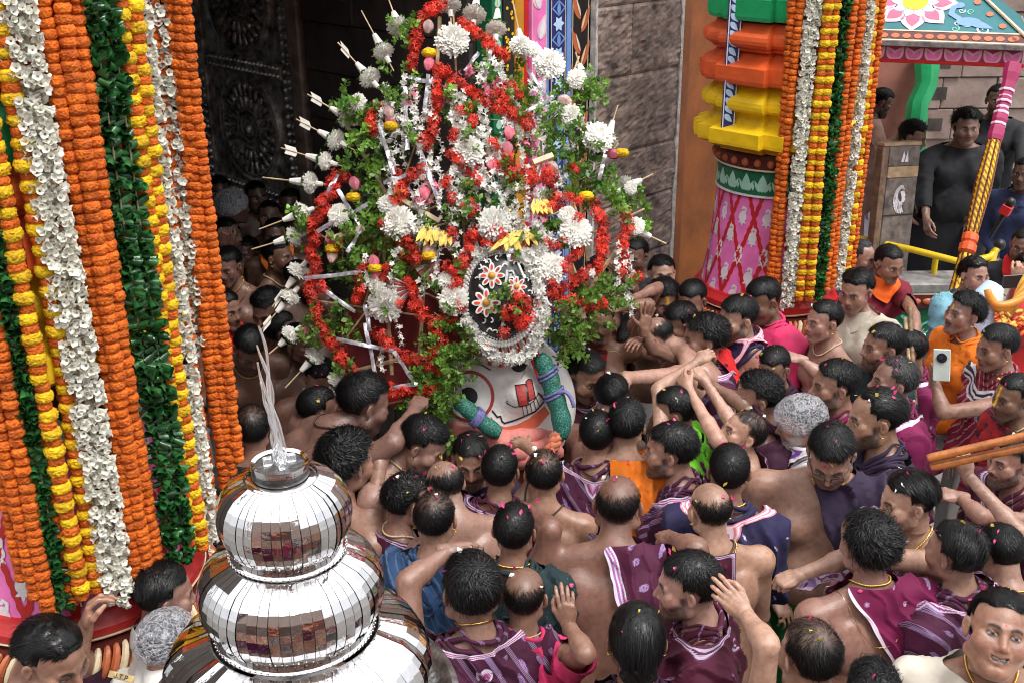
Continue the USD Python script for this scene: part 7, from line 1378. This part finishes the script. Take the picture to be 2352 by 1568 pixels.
# -- beyond the pavilion
P('bearded man in pink vest reading a phone beneath the pavilion', 2027, 235, 48, yaw=80, pitch=28, Z=9.2, skin=3, hair='short', beard='full', kind='beard', wear=[('shirt', 'beige', 1, .5)], lungi='beige', arms=[arm(1, (2030, 345, 9.0), (2062, 318, 9.0), 'cup')])
P('curly-haired man in white shirt behind the wooden board', 2098, 315, 54, yaw=55, pitch=18, Z=8.9, skin=1, hair='curly', wear=[('shirt', 'lavender')], lungi='lavender')
P('broad moustached man standing in a long black kurta', 2220, 292, 60, yaw=-8, pitch=6, Z=8.7, skin=0, hair='wavy', beard='mous', kind='heavy', body=1.25, fat=.8, wear=[('shirt', 'black', 1, .5)], lungi='black', arms=[arm(1, (2122, 440, 8.6), (2128, 505, 8.5), 'relax', (-1, -.5, 0))])
P('man in black rain jacket and grey cap behind the painted post', 2292, 232, 56, yaw=-15, Z=9.0, skin=4, hair='short', wear=[('shirt', 'black', 1, .6)], body=1.15, lungi='black', arms=[arm(-1, (2345, 420, 8.7), (2330, 480, 8.5), 'grip')])
P('dark-clothed photographer at the far right behind the post', 2352, 400, 56, yaw=-40, Z=8.3, skin=4, hair='short', wear=[('shirt', 'darkblue', 1, .6)], lungi='black')
print('people', _count[0])
# ------------------------------------------------------------------ worn and held things, props, petals
M_clear = usdkit.material(stage, '/World/Looks/clear_plastic', {'tc': ('texture_coordinate', {}), 'n': ('noise_texture', {'scale': 18.0, 'detail': 4.0}), 'vm': ('vector_math', {'math_type': 'multiply_add', 'vector2': (.10, .10, .10)}), 'v': ('voronoi_texture', {'scale': 58.0, 'feature': 'distance_to_edge'}), 'b': ('bump', {'strength': .9, 'distance': .02}), 't': ('transparent_bsdf', {'color': (.90, .90, .92)}), 'g': ('principled_bsdf', {'base_color': (.66, .66, .70), 'roughness': .10, 'specular_ior_level': 1.0}), 'r': ('map_range', {'from_min': .0, 'from_max': .22, 'to_min': .55, 'to_max': .14, 'clamp': True}), 'm': ('mix_closure', {})},
    [('tc.object', 'n.vector'), ('n.color', 'vm.vector1'), ('tc.object', 'vm.vector3'), ('vm.vector', 'v.vector'), ('v.distance', 'b.height'), ('b.normal', 'g.normal'), ('v.distance', 'r.value'), ('r.result', 'm.fac'), ('t.BSDF', 'm.closure1'), ('g.BSDF', 'm.closure2')], surface='m.closure')
def cap(p, seed):
    V, F = head_mesh('mid', .0062); s = scalp(V, 'full'); N = np.array(trimesh.Trimesh(V, F, process=False).vertex_normals); m = np.minimum(V[:, 2] + .035 + .35 * (V[:, 1] + .02) * (V[:, 1] > 0) * -1, .095 - V[:, 1] + .3 * (V[:, 2] - .05)); c = V - np.array([0, -.014, .033]); d = c / np.linalg.norm(c, axis=1, keepdims=True)
    k = .112 / np.sqrt(((d / np.array([.90, 1.12, 1.0])) ** 2).sum(1)); fr = meshkit.fbm(V * 60 + seed, 3, seed); W = np.array([0, -.014, .033]) + d * (k * (1 + .10 * (fr - .4) - .06 * sstep(.03, .0, m)))[:, None]
    W, F2, _, _ = clip_iso(W, F, m, ()); obj('plastic_cap', (W @ p['Rh'].T * p['sc'] + p['H'] - p['off'], F2), M_clear, p['prim'], smooth=25)
for k, p in enumerate(('cap0', 'cap1', 'cap2')): cap(PP[p], k + 2)
# glasses on the heavy bare-chested man
def glasses(p):
    W = lambda q: on_head(p, q) - p['off']; parts = []
    for s in (-1, 1):
        rc = [(s * (.012 + .044 * (a > 0)) , .103 - .012 * (a > 0), .016 * b - .002) for a, b in ((0, 1), (1, 1.05), (1, -.75), (0, -.9), (0, 1))]; parts.append(tube(np.array([W(q) for q in rc]), .0026 * p['sc'], 6)); parts.append(tube(np.array([W((s * .056, .091, .012)), W((s * .079, .03, .012)), W((s * .082, -.015, .008))]), .0024 * p['sc'], 5))
    parts.append(tube(np.array([W((-.012, .104, .004)), W((0, .108, .006)), W((.012, .104, .004))]), .0024 * p['sc'], 5)); obj('glasses', cat_(parts), PBK, p['prim'])
glasses(GL_)
# hair bun of the woman at the bottom
bun = trimesh.creation.icosphere(3, .048); bv = np.asarray(bun.vertices); bv = bv * [1.15, .75, .9] * (1 + .05 * np.sin(bv[:, :1] * 220 + bv[:, 2:] * 160)); obj('hair_bun', ((bv + [0, -.105, -.045]) @ WO['Rh'].T * WO['sc'] + WO['H'] - WO['off'], np.asarray(bun.faces)), M_hair, WO['prim'], smooth=True)
# uniform shoulder flash with its letters
fp = at(279, 1553, 3.02); fz_ = CAM - fp; fz_ /= np.linalg.norm(fz_); Fb = np.stack([HR, np.cross(fz_, HR) / np.linalg.norm(np.cross(fz_, HR)), fz_], 1); Fb[:, 0] = np.cross(Fb[:, 1], Fb[:, 2]); Fb = Fb @ rot([0, 0, 1], -14)
fl_ = obj('shoulder_flash', xf(box(np.array([-.034, -.009, -.004]), np.array([.034, .009, 0]), .001), R=Fb, t=fp - JT['off']), mat('brass_cloth', (.42, .30, .12), .5, .2, 40), JT['prim'])
tm_ = meshkit.text_mesh('J.T.P', .0115, .0012, bold=True); tv = np.asarray(tm_.vertices); tv = tv - [tv[:, 0].mean(), (tv[:, 1].max() + tv[:, 1].min()) / 2, 0]; obj('lettering', (tv @ Fb.T + fp + fz_ * .0006 - JT['off'], np.asarray(tm_.faces)), PBK, fl_)
# phones
def phone(u, v, Z, lab, w, h, m, yaw, roll_, cam_):
    t = thing('phone', lab, 'phone', at(u, v, Z)); R = basis(yaw, 0, roll_); b = lambda a, c, bv: xf(box(np.array(a), np.array(c), bv), R=R); obj('case', b((-w / 2, -.004, -h / 2), (w / 2, .004, h / 2), .003), m, t)
    obj('screen', b((-w / 2 + .003, -.0052, -h / 2 + .003), (w / 2 - .003, -.0042, h / 2 - .003), 0), PBK, t)
    if cam_:
        ring_ = trimesh.creation.cylinder(.022, .005, sections=28); obj('camera_disc', xf(ring_, R=R @ rot([1, 0, 0], 90), t=R @ np.array([0, .006, h * .24])), PBK, t, smooth=40); obj('lens', xf(trimesh.creation.cylinder(.009, .003, sections=20), R=R @ rot([1, 0, 0], 90), t=R @ np.array([.004, .010, h * .26])), mat('lens_glass', (.03, .03, .05), .1), t, smooth=40)
phone(2163, 838, 5.02, 'pale mint phone with big round camera held up before the orange robe', .072, .152, paint('mint_case', (.55, .62, .55)), -25, 6, True)
phone(2336, 646, 5.85, 'black phone held sideways at the right edge', .15, .072, PBK, 0, 4, False)
# the two turned sticks and the canes
M_rod = mat('varnished_wood', (.40, .13, .03), .35, .3, 18, dark=(.16, .045, .01))
for (u0, v0, u1, v1, dz, l) in ((2130, 1052, 2420, 985, 0, 'upper of the two brown wooden sticks held at the right edge'), (2137, 1072, 2420, 1012, .02, 'lower of the two brown wooden sticks held at the right edge')):
    a, b = at(u0, v0, 3.93 + dz), at(u1, v1, 3.80 + dz); t = thing('wooden_stick', l, 'stick', a); obj('shaft', tube(np.array([(b - a) * s for s in (0, .015, .06, .5, 1)]), [.0115, .0145, .0155, .015, .015], 14), M_rod, t, smooth=50)
for (u0, v0, u1, v1, r, m, l) in ((2089, 705, 2102, 930, .011, M_rod if False else mat('dark_cane', (.20, .11, .05), .6, .4, 40), 'dark speckled cane standing behind the pale bamboo cane'), (2082, 732, 2096, 925, .013, M_stick, 'pale bamboo cane in front of the dark cane')):
    a, b = at(u0, v0, 5.35), at(u1, v1, 5.15); t = thing('cane', l, 'cane', b); q = np.array([(a - b) * s for s in np.linspace(0, 1, 14)]); obj('shaft', tube(q, r * (1 + .12 * (np.arange(14) % 3 == 0)), 9), m, t, smooth=50)
# wooden board with pale marks
bd0 = thing('wooden_board', 'upright grey wooden board with a pale lion head mark and two white peaks', 'board'); o_ = at(2062, 600, 7.9); wd_, hh_ = .26, 1.05; tp_ = at(2075, 350, 7.9); upv = np.array([.02, .10, 1.0]); upv /= np.linalg.norm(upv); ex_ = np.array([.93, .36, 0]); ey_ = np.cross(upv, ex_); ey_ /= np.linalg.norm(ey_); ex_ = np.cross(ey_, upv)
BR = np.stack([ex_, ey_, upv], 1); o_ = at(2060, 475, 7.9)
M_board = mat('weathered_board', (.17, .135, .115), .65, .35, 14, .5, 60); bx_ = lambda a, c, bv=.003: xf(box(np.array(a), np.array(c), bv), R=BR, t=o_)
obj('panel', bx_((-.11, 0, -.95), (.15, .055, .20)), M_board, bd0); obj('panel', bx_((-.11, 0, .282), (.15, .055, .42)), M_board, bd0); obj('pale_rail', bx_((-.11, -.003, .203), (.15, .055, .279)), mat('raw_wood', (.42, .28, .16), .6, .2, 20), bd0); obj('edge_plank', bx_((-.165, .004, -.95), (-.112, .075, .42)), mat('brown_edge', (.20, .12, .075), .6, .3, 20), bd0); obj('top_rail', bx_((-.165, -.004, .422), (.152, .078, .445)), mat('raw_wood', ()), bd0)
obj('groove', bx_((-.11, -.002, -.065), (.15, .0, -.055), 0), PBK, bd0)
def bprint(poly, x, z, nm): 
    v, f = trimesh.creation.triangulate_polygon(poly, engine='earcut'); v = np.asarray(v); w = o_ + np.outer(v[:, 0] + x, BR[:, 0]) + np.outer(v[:, 1] + z, BR[:, 2]) - BR[:, 1] * .004; f = np.asarray(f); s = np.cross(w[f[:, 1]] - w[f[:, 0]], w[f[:, 2]] - w[f[:, 0]]) @ -BR[:, 1]; obj(nm, (w, np.where((s < 0)[:, None], f[:, ::-1], f)), PW, bd0)
bprint(Polygon([(-.03, 0), (-.012, .075), (.002, .04), (-.006, 0)]), .02, .31, 'white_peak'); bprint(Polygon([(0, 0), (.018, .085), (.03, 0)]), .022, .31, 'white_peak')
lq = np.random.default_rng(4)
for k in range(16):                                     # the mane, stroke by stroke, round a small face
    a = math.radians(60 + k * 13.5); c_ = np.array([math.cos(a) * .035, math.sin(a) * .05 + .02]); e_ = np.array([math.cos(a + .5) * .062, math.sin(a + .5) * .095 - .01]); mid = (c_ + e_) / 2 + lq.normal(0, .006, 2); bprint(LineString([c_, mid, e_]).buffer(.0055), .025, .06, 'mane_stroke')
bprint(Polygon([(-.012, .045), (.02, .05), (.034, .02), (.030, .002), (.04, -.008), (.028, -.03), (.004, -.035), (.006, .0)]), .025, .06, 'lion_face'); bprint(LineString([(.01, -.04), (-.005, -.075), (-.01, -.10)]).buffer(.007), .025, .06, 'mane_stroke')
# yellow railing
M_yp = paint('rail_yellow', (.72, .50, .01))
rl = thing('yellow_railing', 'yellow painted pipe railing behind the wooden board and the post', 'railing'); zr = at(2150, 585, 7.85)
def rp(u, v, Z=7.85): return at(u, v, Z)
obj('pipe', tube(np.array([rp(1960, 545, 8.1), rp(2100, 575), rp(2205, 602, 7.7)]), .024, 10), M_yp, rl, smooth=50); obj('pipe', tube(np.array([rp(2205, 606, 7.6), rp(2275, 590, 7.6), rp(2300, 560, 7.6)]), .024, 10), M_yp, rl, smooth=50); obj('pipe', tube(np.array([rp(2285, 575, 7.6), rp(2268, 640, 7.6)]), .024, 10), M_yp, rl, smooth=50); obj('joint', xf(trimesh.creation.icosphere(2, .04), t=rp(2296, 562, 7.6)), PBK, rl, smooth=True)
pz = rp(2150, 588)
obj('upright', tube(np.array([pz, [pz[0], pz[1], .17]]), .022, 8), M_yp, rl, smooth=50)
# microphone
mc = thing('microphone', 'black microphone with red and yellow cube near the painted post', 'microphone', at(2302, 498, 7.4)); mdir = np.array([.25, -.2, .9]); mdir /= np.linalg.norm(mdir); MF = frame(mdir); obj('handle', tube(np.array([-mdir * .16, mdir * .02]), [.012, .017], 10), PBK, mc, smooth=40); obj('cube', xf(box(np.array([-.032, -.032, -.03]), np.array([.032, .032, .035]), .004), R=MF, t=mdir * .05), PR, mc); obj('yellow_mark', xf(box(np.array([-.02, -.0335, -.01]), np.array([.02, -.0325, .02])), R=MF, t=mdir * .05), PY, mc); obj('foam_head', xf(trimesh.creation.icosphere(2, .032), t=mdir * .11), PBK, mc, smooth=True)
# carved golden ornament at the right edge
cv = thing('carved_ornament', 'carved orange and yellow painted ornament with curled ropes at the right edge', 'carving'); ob = at(2325, 705, 5.75)
for k in range(6):
    q = smooth_path([(2268 + k * 5, 665 + k * 7), (2290 + k * 4, 700 + k * 2), (2340, 690 - k * 6), (2400, 660 - k * 9)], 18); obj('curved_band', tube(np.array([at(u, v + k * 3, 5.72 + .012 * k) for u, v in q]), .020, 8), paint('golden', (.62, .24, .03), .4) if k % 2 == 0 else paint('amber', (.70, .40, .08), .4), cv, smooth=True)
orr = np.random.default_rng(8)
for k in range(46):
    u, v = orr.uniform(2295, 2400), orr.uniform(715, 775); a = orr.uniform(-.9, .5); q = [(u + d * 14 * math.cos(a), v + d * 14 * math.sin(a) - 5 * (1 - d * d)) for d in (-1, -.5, 0, .5, 1)]; obj('rope_curl', tube(np.array([at(x, y, 5.74 + orr.uniform(-.02, .03)) for x, y in q]), [.006, .011, .012, .011, .006], 6), paint('amber', ()) if k % 3 else PO, cv, smooth=True)
obj('red_ground', xf(box(np.array([-.08, 0, -.16]), np.array([.35, .25, .02]), .03), t=at(2325, 735, 5.80)), PR, cv); obj('blue_white_panel', tube(np.array([at(2262, 770, 5.85), at(2262, 690, 5.85), at(2285, 655, 5.85)]), [.07, .09, .05], 10), PLB, cv, smooth=True); ob2 = at(2340, 760, 5.95); obj('carved_stand', box(np.array([ob2[0] - .15, ob2[1] - .05, .02]), np.array([ob2[0] + .4, ob2[1] + .25, ob2[2]]), .02), PR, cv)
# petals caught on hair and shoulders
pr = np.random.default_rng(99); M_pet = mat('pink_petal', (.72, .06, .20), .5, .3, 60, island=.35, trans=.2); M_petw = mat('white_petal', (.78, .72, .64), .5, .2, 60); PT = {0: [], 1: [], 2: []}
for q in PEOPLE:
    if q['Z'] > 5.6 or proj(q['H'])[0] < 700: continue
    for _ in range(pr.integers(3, 11)):
        d = pr.normal(size=3); d[2] = abs(d[2]) + .5; d /= np.linalg.norm(d); p0 = on_head(q, np.array([0, -.014, .033]) + d * np.array([.084, .106, .096])); k = pr.choice([0, 0, 1, 2]); m = petal(.024 * pr.uniform(.5, 1.1), .0095 * pr.uniform(.5, 1.1), .6, .5); PT[k].append((m[0] @ randrot(pr).T + p0, m[1]))
    V, N = q['body']; up = np.where((N @ np.array([0, 0, 1.0])) * 1.0 > -9)[0]
    for i in pr.choice(len(V), pr.integers(2, 8)):
        R = q['Rb']; n = R @ N[i]; 
        if n[2] < .25: continue
        k = pr.choice([0, 0, 0, 1]); m = petal(.024 * pr.uniform(.6, 1.1), .010 * pr.uniform(.6, 1.1), .4, .4); PT[k].append((m[0] @ (frame(n) @ rot([0, 0, 1], pr.uniform(0, 360)) @ rot([0, 1, 0], 90) @ rot([0, 1, 0], -90)).T + V[i] + n * .022, m[1]))
obj('pink_petals', cat_(PT[0]), M_pet, kind='stuff', label='small pink rose petals scattered on hair and shoulders', cat='petals'); obj('white_petals', cat_(PT[1]), M_petw, kind='stuff', label='small white petals scattered on hair and shoulders', cat='petals'); obj('yellow_petals', cat_(PT[2]), M_yel, kind='stuff', label='small yellow petals scattered on hair', cat='petals')

# more of the crowd around and under the viewpoint: it shows only in the mirror finish of the finial
cw = np.random.default_rng(21); hv_, hf_ = head_mesh('mid', .02); A0 = [(np.array([q * .172, -.012, -.072]), np.array([q * .207, .05, -.36]), np.array([q * .07, .20, -.46]), None) for q in (-1, 1)]
G0, o0 = grid_pts((-.28, -.24, -.62), (.28, .28, .09), .042); S0 = body_sdf(G0, 1.05, .95, A0, .3, (0, .01, .06)); bv0, bf0 = surface_nets(S0, o0, .028); parts, tints = [], []
for k in range(42):
    x, y = -1.9 + .60 * (k % 7) + cw.uniform(-.12, .12), 1.25 - .60 * (k // 7) + cw.uniform(-.12, .12)
    if (x + .46) ** 2 + (y - 2.0) ** 2 < .3: continue
    R = basis(180 + cw.uniform(-50, 50)); z = 1.40 + cw.uniform(-.06, .06); sk = np.array(SKINS[int(cw.integers(4))]); ht = np.where((scalp(hv_, 'full') > 0)[:, None], np.array([.008, .007, .007]), sk); cl_ = np.array([(.06, .006, .022), (.40, .22, .15), (.05, .006, .03), (.25, .02, .06)][int(cw.integers(4))]); bt = np.where(((bv0[:, 2] < .0) & (np.hypot(bv0[:, 0], bv0[:, 1]) > .07) & (bv0[:, 0] > -.05))[:, None], cl_, sk)
    tn, tf = tube(np.array([[x, y, .03], [x, y, z - .55]]), [.17, .15], 10); parts += [(bv0 @ R.T + [x, y, z], bf0), ((hv_ + [0, .0, .165]) @ R.T + [x, y, z], hf_), (tn, tf)]; tints += [bt, ht, np.tile(cl_, (len(tn), 1))]
obj('near_crowd', cat_(parts), M_skin, smooth=True, tint=np.vstack(tints), kind='stuff', label='near crowd below the viewpoint, seen only as a reflection in the finial', cat='crowd')
